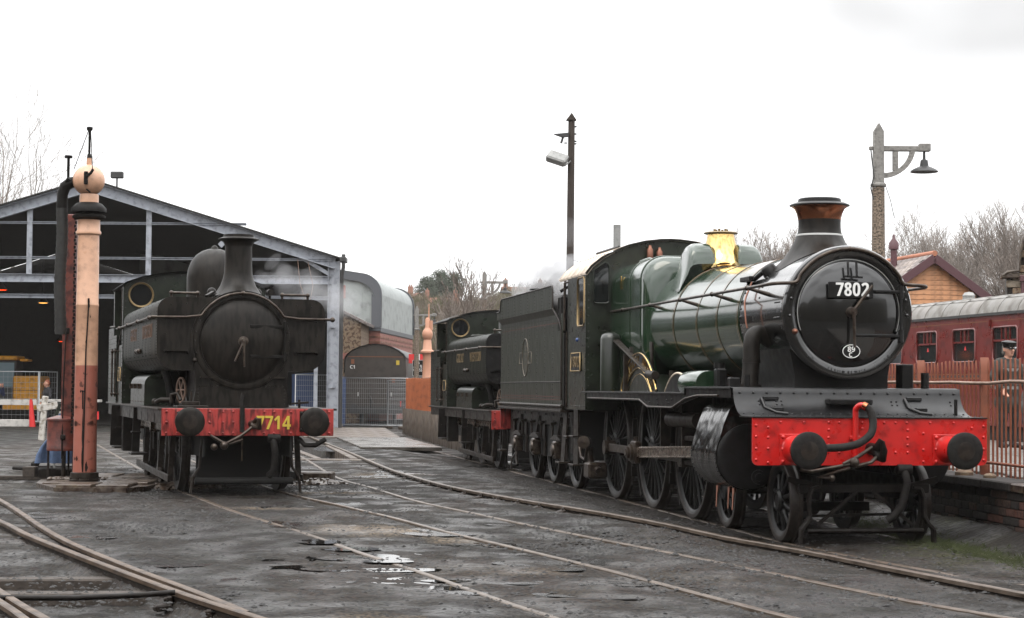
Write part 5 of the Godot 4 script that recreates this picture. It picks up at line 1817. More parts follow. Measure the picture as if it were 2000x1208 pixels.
# ---------------------------------------------------------------- pannier tank engines
func build_pannier(label: String, at: Vector3, turn: float, o: Dictionary) -> void:
	var e := thing("pannier_tank_locomotive", label, "locomotive", at, turn)
	var tank_m: Material = o.tank
	var front_m: Material = o.front
	var cab_m: Material = o.cab
	var CY := 2.2
	var b := MB.new()
	# smokebox front plate and door
	var fp := PackedVector2Array()
	for p in arc_pts(Vector2(0, CY), 0.74, -0.32, PI + 0.32, 40): fp.append(p)
	for p in [[-0.685, 1.8], [-0.665, 1.65], [-0.66, 1.5], [-0.7, 1.25], [0.7, 1.25], [0.66, 1.5], [0.665, 1.65], [0.685, 1.8]]: fp.append(Vector2(p[0], p[1]))
	b.prism(fp, -2.4, -0.75, 0.85)
	var sb := part("smokebox", b, front_m, e)
	b = MB.new()
	b.xf = axis(P(0, CY, 0.75), Vector3(0, 0, 1))
	b.lathe([Vector2(0.705, 0.0), Vector2(0.7, 0.018), Vector2(0.66, 0.03), Vector2(0.63, 0.028), Vector2(0.615, 0.01), Vector2(0.6, 0.01)], 60)
	part("door_ring", b, front_m, sb)
	b = MB.new()
	b.xf = axis(P(0, CY, 0.75), Vector3(0, 0, 1))
	b.lathe([Vector2(0.597, -0.01), Vector2(0.597, 0.02), Vector2(0.585, 0.032), Vector2(0.5, 0.075), Vector2(0.38, 0.11), Vector2(0.2, 0.138), Vector2(0, 0.145)], 60)
	var dr := part("smokebox_door", b, o.door, e)
	b = MB.new()
	for y in [CY + 0.22, CY - 0.22]:
		b.bar(P(0.1, y, 0.615), P(0.62, y, 0.72), 0.03, 0.05, Vector3.UP, 0.006)
		b.tube([P(0.62, y - 0.07, 0.71), P(0.62, y + 0.07, 0.71)], 0.03, 8)
	b.tube([P(0.62, CY - 0.28, 0.71), P(0.62, CY + 0.28, 0.71)], 0.015, 6)
	part("hinge", b, M.black_dirty, dr)
	b = MB.new()
	b.xf = axis(P(0, CY, 0.61), Vector3(0, 0, 1))
	b.lathe([Vector2(0.075, -0.01), Vector2(0.075, 0.012), Vector2(0.04, 0.02), Vector2(0.04, 0.08), Vector2(0, 0.085)], 16)
	b.xf = Transform3D.IDENTITY
	b.tube([P(0, CY, 0.54), P(-0.13, CY - 0.29, 0.52)], [0.022, 0.016], 8)
	b.tube([P(0, CY, 0.52), P(0.0, CY - 0.37, 0.5)], [0.022, 0.014], 8)
	part("door_dart", b, M.steel_dull, dr)
	b = MB.new()
	var Z := Vector3(0, 0, 1)
	for a in [0.0, 0.2, 0.45, 0.7, 0.95, 1.25, 1.57, 1.9, 2.2, 2.45, 2.7, 2.95, 3.14, -0.25, 3.4]:
		b.rivet(P(cos(a) * 0.68, CY + sin(a) * 0.68, 0.725), Z, 0.015)
	for i in 20:
		b.rivet(P(-0.6 + 1.2 * i / 19.0, 1.55, 0.75), Z, 0.014)
	for i in 5:
		for sd in [-1, 1]:
			b.rivet(P(sd * 0.63, 1.3 + i * 0.05, 0.75), Z, 0.012)
	part("rivets", b, front_m, sb, "stuff")
	b = MB.new()
	for q in [[-0.5, 1.67], [0.52, 1.67]]:
		b.box(P(q[0] - 0.1, q[1], 0.68), P(q[0] + 0.1, q[1] + 0.015, 0.75))
	b.ball(P(-0.68, CY - 0.28, 0.74), 0.035, 8, 5)
	part("foot_step", b, M.frame_pale, sb)
	# chimney
	b = MB.new()
	b.xf = Transform3D(Basis.IDENTITY, P(0, 0, 1.23))
	var rows := []
	for q in [[0.42, 0.0, 1.0], [0.33, 0.05, 0.9], [0.26, 0.12, 0.5], [0.225, 0.2, 0.1], [0.208, 0.28, 0.0], [0.2, 0.4, 0.0], [0.197, 0.66, 0.0], [0.205, 0.7, 0.0], [0.23, 0.74, 0.0], [0.285, 0.77, 0.0]]:
		var row := []
		for k in 40:
			var a := TAU * k / 40
			var x: float = q[0] * cos(a)
			row.append(Vector3(x, lerpf(2.94, CY + sqrt(0.742 * 0.742 - x * x), q[2]) + q[1], q[0] * sin(a)))
		rows.append(row)
	b.loft(rows, true)
	b.lathe([Vector2(0.283, 3.708), Vector2(0.3, 3.715), Vector2(0.3, 3.725), Vector2(0.225, 3.755), Vector2(0.222, 3.79), Vector2(0.2, 3.79), Vector2(0.17, 3.785), Vector2(0.17, 3.5)], 40)
	part("chimney", b, front_m, e)
	# pannier tanks
	for sd in [-1.0, 1.0]:
		var sec := []
		for p in arc_pts(Vector2(1.02, 2.63), 0.2, 0, PI / 2, 8): sec.append(p)
		sec.append(Vector2(0.38, 2.835))
		sec.append(Vector2(0.3, 2.8))
		sec.append(Vector2(0.5, 2.45))
		sec.append(Vector2(0.66, 2.0))
		sec.append(Vector2(0.66, 1.775))
		for p in arc_pts(Vector2(0.94, 2.055), 0.28, -PI / 2, 0, 8): sec.append(p)
		var poly := PackedVector2Array()
		for p in sec: poly.append(Vector2(p.x * sd, p.y))
		b = MB.new()
		b.prism(poly, -0.79, -6.6, 0.7)
		var tk := part("pannier_tank", b, tank_m, e)
		b = MB.new()
		b.prism(poly, -0.79, -0.772, 0.7)
		part("tank_front", b, front_m, tk)
		b = MB.new()
		var X := Vector3(sd, 0, 0)
		for s in [0.85, 1.75, 2.4, 2.9, 3.7, 4.3, 5.2, 5.9]:
			b.rivets(P(sd * 1.22, 2.0, s), P(sd * 1.22, 2.62, s), 16, X, 0.0095)
			for p in arc_pts(Vector2(1.02, 2.63), 0.2, 0.2, PI / 2, 4):
				b.rivet(P(sd * p.x, p.y, s), Vector3(sd * (p.x - 1.02), p.y - 2.63, 0).normalized(), 0.009)
			for p in arc_pts(Vector2(0.94, 2.055), 0.28, -PI / 2, -0.2, 5):
				b.rivet(P(sd * p.x, p.y, s), Vector3(sd * (p.x - 0.94), p.y - 2.055, 0).normalized(), 0.009)
		for i in 30:
			b.rivet(P(sd * 1.205, 1.95, 0.9 + i * 0.19), Vector3(sd, -0.4, 0).normalized(), 0.009)
		for p in [Vector2(1.1, 2.5), Vector2(1.1, 2.3), Vector2(0.98, 1.86), Vector2(0.75, 1.84), Vector2(1.02, 2.72), Vector2(0.8, 2.74)]:
			b.rivet(P(sd * p.x, p.y, 0.772), Z, 0.012)
		part("rivets", b, tank_m, tk, "stuff")
		b = MB.new()
		b.box(P(sd * 0.77, 2.05, 0.70), P(sd * 1.12, 2.065, 0.775))
		b.bar(P(sd * 0.79, 2.03, 0.77), P(sd * 0.79, 2.05, 0.72), 0.03, 0.04)
		b.bar(P(sd * 1.1, 2.03, 0.77), P(sd * 1.1, 2.05, 0.72), 0.03, 0.04)
		part("tank_step", b, front_m, tk)
		b = MB.new()
		b.tube([P(sd * 0.62, 2.9, 1.0), P(sd * 1.0, 2.9, 1.0)], 0.02, 8)
		for x in [0.62, 1.0]:
			b.ball(P(sd * x, 2.9, 1.0), 0.035, 8, 6)
			b.tube([P(sd * x, 2.9, 1.0), P(sd * x, 2.83, 1.0)], 0.02, 6)
		part("tank_handrail", b, M.steel_dull, tk)
		b = MB.new()
		b.xf = Transform3D(Basis.IDENTITY, P(sd * 0.75, 2.83, 4.8))
		b.lathe([Vector2(0.2, 0), Vector2(0.2, 0.05), Vector2(0.16, 0.08), Vector2(0, 0.09)], 18)
		part("filler_cap", b, tank_m, tk)
		b = MB.new()
		b.tube([P(sd * 1.25, 2.08, 3.2), P(sd * 1.25, 2.08, 3.6)], 0.028, 8)
		for s in [3.2, 3.6]:
			b.ball(P(sd * 1.25, 2.08, s), 0.045, 8, 6)
		part("washout_plug", b, M.steel_dull, tk)
		if o.has("side_text"):
			for q in [["GREAT", 4.55], ["WESTERN", 2.25]] if sd < 0 else [["GREAT", 2.2], ["WESTERN", 4.5]]:
				lettering("lettering", q[0], 0.2, 0.006, M.gold_paint if not o.has("bright") else M.brass_dull, tk, Transform3D(Basis(Vector3.UP, sd * PI / 2), P(sd * 1.223, 2.36, q[1])), true, 1.15)
		# handrail along the tank
		b = MB.new()
		b.tube([P(sd * 1.29, 2.54, 7.2), P(sd * 1.29, 2.54, 0.82)], 0.017, 8)
		for s in [6.6, 4.9, 3.1, 1.2]:
			b.tube([P(sd * 1.29, 2.54, s), P(sd * 1.2, 2.54, s)], 0.018, 6)
			b.ball(P(sd * 1.29, 2.54, s), 0.034, 8, 6)
		part("side_handrail", b, M.steel_dull, tk)
	# curved handrail over the smokebox
	b = MB.new()
	var hp := [P(-1.3, 2.54, 0.8), P(-0.82, 2.54, 0.7)]
	for k in 15:
		var a := PI - 0.55 - (PI - 1.1) * k / 14.0
		hp.append(P(0.7 * cos(a), CY + 0.7 * sin(a), 0.68))
	hp.append_array([P(0.82, 2.54, 0.7), P(1.34, 2.54, 0.8)])
	b.tube(hp, 0.019, 8)
	b.ball(P(1.34, 2.54, 0.8), 0.04, 8, 6)
	b.ball(P(0, CY + 0.7, 0.69), 0.035, 8, 6)
	part("front_handrail", b, M.steel_dull, e)
	# boiler, dome, firebox
	b = MB.new()
	b.xf = axis(P(0, CY, 6.6), Vector3(0, 0, 1))
	b.lathe([Vector2(0.68, 0), Vector2(0.68, 4.3)], 40)
	part("boiler", b, cab_m, e)
	b = MB.new()
	b.xf = Transform3D(Basis.IDENTITY, P(0, 0, 4.0))
	b.lathe([Vector2(0.48, 2.75), Vector2(0.45, 2.86), Vector2(0.44, 3.0), Vector2(0.44, 3.3), Vector2(0.425, 3.42), Vector2(0.38, 3.55), Vector2(0.3, 3.66), Vector2(0.2, 3.73), Vector2(0.1, 3.765), Vector2(0.06, 3.77), Vector2(0.05, 3.8), Vector2(0.03, 3.82), Vector2(0, 3.83)], 40)
	part("dome", b, o.dome, e)
	b = MB.new()
	for sd in [-1.0, 1.0]:
		b.xf = Transform3D(Basis.IDENTITY, P(sd * 0.34, 2.85, 1.6))
		b.ball(Vector3(0, 0.1, 0), 0.07, 12, 8)
		b.tube([Vector3.ZERO, Vector3(0, 0.1, 0)], 0.04, 8)
		part("lubricator", b, front_m, e)
		b = MB.new()
	b.xf = Transform3D.IDENTITY
	b.tube([P(-0.5, 2.86, 1.1), P(-0.3, 2.9, 1.15), P(-0.25, 2.86, 1.2)], 0.03, 6)
	part("clack_pipe", b, front_m, e)
	b = MB.new()
	b.bar(P(-0.35, 2.86, 0.95), P(-0.25, 2.93, 1.1), 0.05, 0.03)
	part("lamp_iron", b, front_m, e)
	b = MB.new()
	b.bar(P(-0.5, 2.86, 0.95), P(-0.38, 2.93, 1.1), 0.05, 0.03)
	part("lamp_iron", b, front_m, e)
	b = MB.new()
	b.tube([P(0.5, 2.85, 1.4), P(0.5, 3.0, 1.4)], 0.02, 6)
	b.tube([P(0.5, 2.95, 1.3), P(0.5, 2.95, 1.5)], 0.05, 10)
	part("valve", b, front_m, e)
	b = MB.new()
	b.prism(PackedVector2Array([Vector2(-0.66, 1.24), Vector2(0.66, 1.24), Vector2(0.66, 2.2), Vector2(-0.66, 2.2)]), -4.4, -6.6)
	b.box(P(-0.5, 1.24, 1.5), P(0.5, 1.6, 4.4))
	part("firebox", b, cab_m, e)
	# cab
	var c0 := 6.6
	b = MB.new()
	var cpp := PackedVector2Array([Vector2(1.23, 1.24), Vector2(1.23, 3.27), Vector2(1.15, 3.33), Vector2(0.9, 3.42), Vector2(0.6, 3.49), Vector2(0.3, 3.525), Vector2(0, 3.54), Vector2(-0.3, 3.525), Vector2(-0.6, 3.49), Vector2(-0.9, 3.42), Vector2(-1.15, 3.33), Vector2(-1.23, 3.27), Vector2(-1.23, 1.24)])
	b.prism(cpp, -c0, -c0 - 0.015)
	var cab := part("cab_front", b, cab_m, e)
	b = MB.new()
	for sd in [-1, 1]:
		b.rivets(P(sd * 1.19, 1.35, c0), P(sd * 1.19, 3.25, c0), 17, Z, 0.013)
	b.rivets(P(-1.1, 3.31, c0), P(-0.1, 3.5, c0), 8, Z, 0.012)
	b.rivets(P(1.1, 3.31, c0), P(0.1, 3.5, c0), 8, Z, 0.012)
	part("rivets", b, cab_m, cab, "stuff")
	for sd in [-1.0, 1.0]:
		b = MB.new()
		b.xf = axis(P(sd * 0.93, 3.12, c0 - 0.012), Vector3(0, 0, 1))
		b.lathe([Vector2(0, 0.004), Vector2(0.19, 0.004)], 28)
		var sp := part("spectacle_glass", b, M.glass_dark, cab)
		b = MB.new()
		b.xf = axis(P(sd * 0.93, 3.12, c0 - 0.012), Vector3(0, 0, 1))
		b.lathe([Vector2(0.185, 0), Vector2(0.19, 0.03), Vector2(0.215, 0.035), Vector2(0.225, 0.0)], 32)
		part("spectacle_rim", b, o.rim, sp)
	b = MB.new()
	rows = []
	for s in [c0 - 0.08, c0 + 2.1]:
		var row := []
		for i in range(1, cpp.size() - 1):
			row.append(P(cpp[i].x * 1.03, cpp[i].y + 0.015, s))
		for i in range(cpp.size() - 2, 0, -1):
			row.append(P(cpp[i].x, cpp[i].y - 0.015, s))
		rows.append(row)
	b.loft(rows, true)
	part("cab_roof", b, M.black_dirty, e)
	for sd in [-1.0, 1.0]:
		var X := Vector3(sd, 0, 0)
		b = MB.new()
		b.box(P(sd * 1.216, 1.24, c0), P(sd * 1.232, 2.25, c0 + 0.75))
		b.box(P(sd * 1.216, 2.25, c0), P(sd * 1.232, 3.27, c0 + 0.16))
		b.box(P(sd * 1.216, 1.24, c0 + 1.3), P(sd * 1.232, 2.45, c0 + 3.1))
		b.box(P(sd * 1.216, 2.45, c0 + 1.85), P(sd * 1.232, 2.6, c0 + 3.1))
		b.box(P(sd * 1.216, 2.45, c0 + 1.85), P(sd * 1.232, 3.27, c0 + 2.0))
		var side := part("cab_side", b, cab_m, e)
		b = MB.new()
		b.tube([P(sd * 1.235, 1.27, c0 + 0.76), P(sd * 1.235, 2.2, c0 + 0.76), P(sd * 1.235, 2.3, c0 + 0.65), P(sd * 1.235, 2.5, c0 + 0.2), P(sd * 1.235, 3.24, c0 + 0.17)], 0.014, 6)
		part("door_beading", b, M.steel_dull, side)
		for s in [c0 + 0.68, c0 + 1.36]:
			b = MB.new()
			b.tube([P(sd * 1.3, 1.35, s), P(sd * 1.3, 2.2, s)], 0.018, 7)
			for y in [1.4, 2.15]:
				b.ball(P(sd * 1.3, y, s), 0.032, 8, 5)
				b.tube([P(sd * 1.3, y, s), P(sd * 1.23, y, s)], 0.016, 6)
			part("grab_rail", b, M.steel_dull, side)
		b = MB.new()
		b.tube([P(sd * 1.25, 2.6, c0 + 1.9), P(sd * 1.32, 2.6, c0 + 1.6), P(sd * 1.25, 2.6, c0 + 1.3)], 0.016, 6)
		part("grab_rail", b, M.steel_dull, side)
		b = MB.new()
		for s in [c0 + 0.05, c0 + 1.34, c0 + 3.05]:
			b.rivets(P(sd * 1.232, 1.3, s), P(sd * 1.232, 2.4, s), 18, X, 0.012)
		for k in 6:
			b.rivets(P(sd * 1.232, 1.4, c0 + 1.6 + k * 0.25), P(sd * 1.232, 2.4, c0 + 1.6 + k * 0.25), 12, X, 0.011)
		b.rivets(P(sd * 1.232, 1.75, c0 + 1.4), P(sd * 1.232, 2.35, c0 + 3.0), 14, X, 0.011)
		part("rivets", b, cab_m, side, "stuff")
		b = MB.new()
		b.box(P(sd * 1.232, 1.62, c0 + 0.12), P(sd * 1.25, 1.87, c0 + 0.66), 0.006)
		var pl := part("number_plate", b, M.black_dirty, side)
		b = MB.new()
		b.tube([P(sd * 1.25, 1.63, c0 + 0.13), P(sd * 1.25, 1.86, c0 + 0.13), P(sd * 1.25, 1.86, c0 + 0.65), P(sd * 1.25, 1.63, c0 + 0.65), P(sd * 1.25, 1.63, c0 + 0.13)], 0.011, 6, false)
		part("plate_rim", b, M.brass_dull, pl)
		if o.has("plate"):
			lettering("numerals", o.plate, 0.14, 0.01, M.brass_dull, pl, Transform3D(Basis(Vector3.UP, sd * PI / 2), P(sd * 1.255, 1.745, c0 + 0.39)))
	b = MB.new()
	b.box(P(-1.22, 1.24, c0 + 3.08), P(1.22, 2.6, c0 + 3.1))
	b.box(P(-1.22, 1.24, c0 + 1.85), P(1.22, 2.3, c0 + 3.09))
	b.box(P(-1.22, 2.2, c0 + 1.85), P(1.22, 3.27, c0 + 1.87))
	b.box(P(-1.2, 1.2, c0 + 0.02), P(1.2, 1.26, c0 + 2.0))
	part("bunker", b, cab_m, e)
	# tank-side tool box, sanders, clutter on the plate
	b = MB.new()
	var tbp := PackedVector2Array([Vector2(-1.19, 1.245), Vector2(-1.19, 1.56)])
	for p in arc_pts(Vector2(-1.03, 1.56), 0.16, PI, PI / 2, 6): tbp.append(p)
	tbp.append_array(PackedVector2Array([Vector2(-0.76, 1.72), Vector2(-0.76, 1.245)]))
	b.prism(tbp, -2.9, -5.3, 0.7)
	var tb := part("tool_box", b, cab_m, e)
	b = MB.new()
	b.rivets(P(-1.19, 1.3, 2.95), P(-1.19, 1.3, 5.2), 9, Vector3(-1, 0, 0), 0.012)
	for s in [3.5, 4.2, 4.9]:
		b.bar(P(-1.195, 1.5, s), P(-1.195, 1.58, s), 0.02, 0.1)
	part("hasp", b, M.steel_dull, tb)
	b = MB.new()
	b.tube([P(-1.1, 1.3, 1.9), P(-1.08, 1.34, 1.5), P(-0.95, 1.34, 1.45)], 0.04, 8)
	b.ball(P(-1.12, 1.31, 1.95), 0.05, 8, 6)
	b.box(P(-0.95, 1.24, 0.5), P(-0.5, 1.27, 1.0), 0.01)
	b.box(P(-0.85, 1.27, 0.7), P(-0.6, 1.33, 0.9), 0.01)
	b.tube([P(-0.72, 1.24, 0.75), P(-0.72, 1.48, 0.75)], 0.018, 6)
	b.tube([P(-0.98, 1.3, 0.95), P(-0.98, 1.42, 0.95), P(-0.9, 1.44, 0.9), P(-0.86, 1.34, 0.85)], 0.03, 8)
	b.tube([P(0.85, 1.24, 0.75), P(0.85, 1.36, 0.75)], 0.02, 6)
	b.bar(P(0.72, 1.3, 0.7), P(0.98, 1.32, 0.7), 0.03, 0.03)
	part("jacks_and_cups", b, M.frame_pale, e)
	b = MB.new()
	b.xf = axis(P(-0.8, 1.49, 1.35), Vector3(-1, 0, 0.25))
	b.lathe([Vector2(0.19, -0.012), Vector2(0.19, 0.012), Vector2(0.165, 0.012), Vector2(0.165, -0.012), Vector2(0.19, -0.012)], 26)
	b.xf = b.xf
	for k in 3:
		var a := PI * k / 3
		b.tube([Vector3(cos(a) * 0.17, 0, sin(a) * 0.17), Vector3(-cos(a) * 0.17, 0, -sin(a) * 0.17)], 0.013, 6)
	part("hand_wheel", b, M.rail_pink, e)
	b = MB.new()
	b.tube([P(-0.95, 1.78, 2.2), P(-0.9, 1.6, 2.1), P(-0.85, 1.25, 2.1)], 0.06, 10)
	b.bar(P(-0.75, 1.9, 1.6), P(-0.55, 1.3, 2.6), 0.1, 0.3)
	b.bar(P(0.75, 1.9, 1.6), P(0.55, 1.3, 2.6), 0.1, 0.3)
	part("tank_stays", b, M.black_dirty, e)
	# running plate, valance, steps
	b = MB.new()
	b.box(P(-1.27, 1.21, 0.02), P(1.27, 1.24, 9.75), 0.004)
	var rp := part("running_plate", b, M.frame_pale, e)
	for sd in [-1.0, 1.0]:
		b = MB.new()
		b.box(P(sd * 1.2, 1.02, 0.05), P(sd * 1.22, 1.21, 9.7))
		part("valance", b, M.frame_pale, rp)
		b = MB.new()
		for s in [0.9, 1.9, 2.9, 4.0, 5.0]:
			b.box(P(sd * 1.16, 1.02, s), P(sd * 1.225, 1.16, s + 0.12), 0.01)
		part("brackets", b, M.frame, rp)
		b = MB.new()
		for s in [[3.7, 3.95], [7.0, 7.45]]:
			b = MB.new()
			b.bar(P(sd * 1.21, 1.2, s[0] + 0.1), P(sd * 1.23, 0.5, s[0] + 0.1), 0.04 if s[0] < 5 else 0.02, 0.12 if s[0] < 5 else 0.3, Vector3.RIGHT)
			b.box(P(sd * 1.05, 0.46, s[0] - 0.15), P(sd * 1.32, 0.49, s[1] + 0.1), 0.008)
			b.box(P(sd * 1.15, 0.8, s[0]), P(sd * 1.3, 0.825, s[1]), 0.006)
			part("steps", b, M.frame, rp)
		b = MB.new()
		b.box(P(sd * 0.95, 0.42, 6.6), P(sd * 1.2, 1.2, 6.9), 0.01)
		part("sand_box", b, M.frame, rp)
	# frames and wheels
	b = MB.new()
	for sd in [-1.0, 1.0]:
		b.box(P(sd * 0.6, 0.55, 0.05), P(sd * 0.63, 1.22, 9.6))
	b.box(P(-0.58, 0.5, 2.3), P(0.58, 1.2, 9.4))
	b.box(P(-0.58, 0.7, 0.9), P(0.58, 1.2, 2.3))
	part("main_frame", b, M.shed_dark, e)
	for sd in [-1.0, 1.0]:
		for s in [1.78, 3.99, 6.5]:
			wheel(e, "driving_wheel", sd * 0.74, 0.705, s, 0.705, 14, sd, 0.5, Vector2(-0.2, 0.22))
		b = MB.new()
		b.bar(P(sd * 0.93, 0.925, 1.58), P(sd * 0.93, 0.925, 3.79), 0.045, 0.12, Vector3.UP, 0.012)
		b.bar(P(sd * 0.93, 0.925, 3.79), P(sd * 0.93, 0.925, 6.3), 0.045, 0.12, Vector3.UP, 0.012)
		for s in [1.58, 3.79, 6.3]:
			b.tube([P(sd * 0.86, 0.925, s), P(sd * 1.01, 0.925, s)], 0.11, 16)
			b.tube([P(sd * 0.93, 1.02, s), P(sd * 0.93, 1.1, s)], 0.03, 8)
		part("coupling_rod", b, M.steel, e)
		b = MB.new()
		b.bar(P(sd * 0.98, 0.2, 1.15), P(sd * 0.98, 0.24, 6.2), 0.04, 0.1, Vector3.UP, 0.008)
		for s in [1.3, 2.8, 5.2]:
			b.bar(P(sd * 0.9, 1.0, s), P(sd * 0.95, 0.16, s), 0.05, 0.08)
			b.box(P(sd * 0.72, 0.5, s - 0.05), P(sd * 0.82, 0.85, s + 0.05), 0.01)
		for s in [2.6, 4.8]:
			b.tube([P(sd * 0.95, 0.3, s), P(sd * 0.95, 0.08, s - 0.06)], 0.05, 8)
		part("brake_rigging", b, M.frame_pale, e)
		b = MB.new()
		var path := [P(sd * 0.62, 0.85, 0.2), P(sd * 0.66, 0.4, 0.18), P(sd * 0.76, 0.26, 0.17), P(sd * 0.78, 0.04, 0.16)]
		for i in 3:
			b.bar(path[i], path[i + 1], 0.03, 0.08, Vector3(0, 0, 1), 0.004)
		part("guard_iron", b, M.frame_pale, e)
	b = MB.new()
	b.tube([P(-0.7, 0.2, 0.35), P(0.7, 0.2, 0.35)], 0.05, 8)
	b.box(P(-0.6, 0.15, 1.0), P(0.6, 0.9, 1.1))
	part("stretcher", b, M.shed_dark, e)
	# buffer beam
	b = MB.new()
	b.box(P(-1.215, 0.85, -0.025), P(1.215, 1.235, 0.02), 0.006)
	var bm := part("buffer_beam", b, o.beam, e)
	b = MB.new()
	for x in [-1.15, -1.0, -0.88, -0.36, -0.22, 0.22, 0.36, 0.6, 0.88, 1.0, 1.15, -0.55]:
		for y in [0.89, 1.04, 1.19]:
			if absf(absf(x) - 0.87) < 0.05 and y == 1.04:
				continue
			if x > 0.15 and x < 0.7 and y == 1.04:
				continue
			b.rivet(P(x, y, -0.025), Z, 0.022)
	part("rivets", b, o.beam, bm, "stuff")
	for x in [-0.97, -0.3, 0.97]:
		b = MB.new()
		b.box(P(x - 0.08, 0.86, -0.024), P(x + 0.08, 1.225, -0.034), 0.003)
		part("beam_strap", b, o.beam, bm)
	buffer(e, -0.87, 1.054, 0.46, 0.205, M.black_sooty, M.black_sooty, 0.15)
	buffer(e, 0.87, 1.054, 0.46, 0.205, M.black_sooty, M.black_sooty, 0.15)
	if o.has("beam_text"):
		lettering("numerals", o.beam_text, 0.19, 0.012, M.yellow_paint, bm, Transform3D(Basis.IDENTITY, P(0.35, 1.035, -0.034)), false, 0.85)
	b = MB.new()
	b.tube([P(-0.1, 0.9, -0.08), P(-0.1, 1.38, -0.08), P(-0.08, 1.44, -0.08)], [0.035, 0.035, 0.042], 10)
	part("vacuum_pipe", b, M.rubber, e)
	b = MB.new()
	b.tube([P(0.04, 1.02, 0), P(0.06, 1.02, -0.12), P(0.1, 1.1, -0.16)], [0.06, 0.05, 0.03], 8)
	b.tube([P(0.04, 1.0, -0.12), P(0.12, 0.98, -0.2), P(0.12, 1.1, -0.22)], [0.05, 0.05, 0.03], 8)
	b.tube([P(0.06, 1.0, -0.14), P(-0.12, 0.86, -0.18), P(-0.34, 0.74, -0.16)], 0.022, 8)
	b.tube([P(-0.34, 0.74, -0.16), P(-0.55, 0.86, -0.12)], 0.02, 8)
	b.ball(P(-0.36, 0.72, -0.16), 0.06, 8, 6)
	b.ball(P(-0.5, 0.7, -0.16), 0.05, 8, 6)
	b.tube([P(-0.36, 0.72, -0.16), P(-0.1, 0.8, -0.16)], 0.02, 8)
	b.tube([P(-0.1, 0.84, -0.1), P(-0.1, 0.5, -0.1)], 0.012, 6)
	part("coupling", b, M.steel_dull, e)
	b = MB.new()
	b.tube([P(0.35, 0.84, 0.05), P(0.35, 0.78, -0.04), P(0.38, 0.6, -0.04), P(0.36, 0.35, 0.0), P(0.3, 0.28, 0.04)], 0.05, 10)
	b.tube([P(0.27, 0.82, -0.02), P(0.45, 0.82, -0.02)], 0.06, 8)
	part("steam_heat_hose", b, M.rubber, e)
	b = MB.new()
	b.tube([P(0.75, 0.8, 0.1), P(0.8, 0.72, -0.04), P(0.95, 0.72, -0.06), P(1.1, 0.8, 0.0)], 0.035, 8)
	part("drain_pipe", b, M.rubber, e)

func build_engines() -> void:
	build_manor()
	build_tender()
	build_pannier("grimy black pannier tank engine with large dome and smoking chimney, standing at the left", Vector3(-3.7115, 0.138, -27.0484), 0.2818, {"tank": M.green_tank, "front": M.black_sooty, "door": M.black_sooty, "cab": M.green_cab, "dome": M.black_sooty, "rim": M.brass_dull, "beam": M.red_dirty, "beam_text": "7714", "plate": "7714", "side_text": true})
	build_pannier("clean green pannier tank engine with gold tank lettering, half hidden behind the tender", manor_at(18.55), MYAW, {"tank": M.green_tank, "front": M.black_satin, "door": M.black_satin, "cab": M.green_cab, "dome": M.green_cab, "rim": M.brass_dull, "beam": M.red_dirty, "side_text": true, "bright": true})

# ---------------------------------------------------------------- setting and yard furniture
func gpoly(pts: Array) -> PackedVector2Array:
	var p := PackedVector2Array()
	for i in range(0, pts.size(), 2):
		p.append(Vector2(pts[i], pts[i + 1]))
	return p

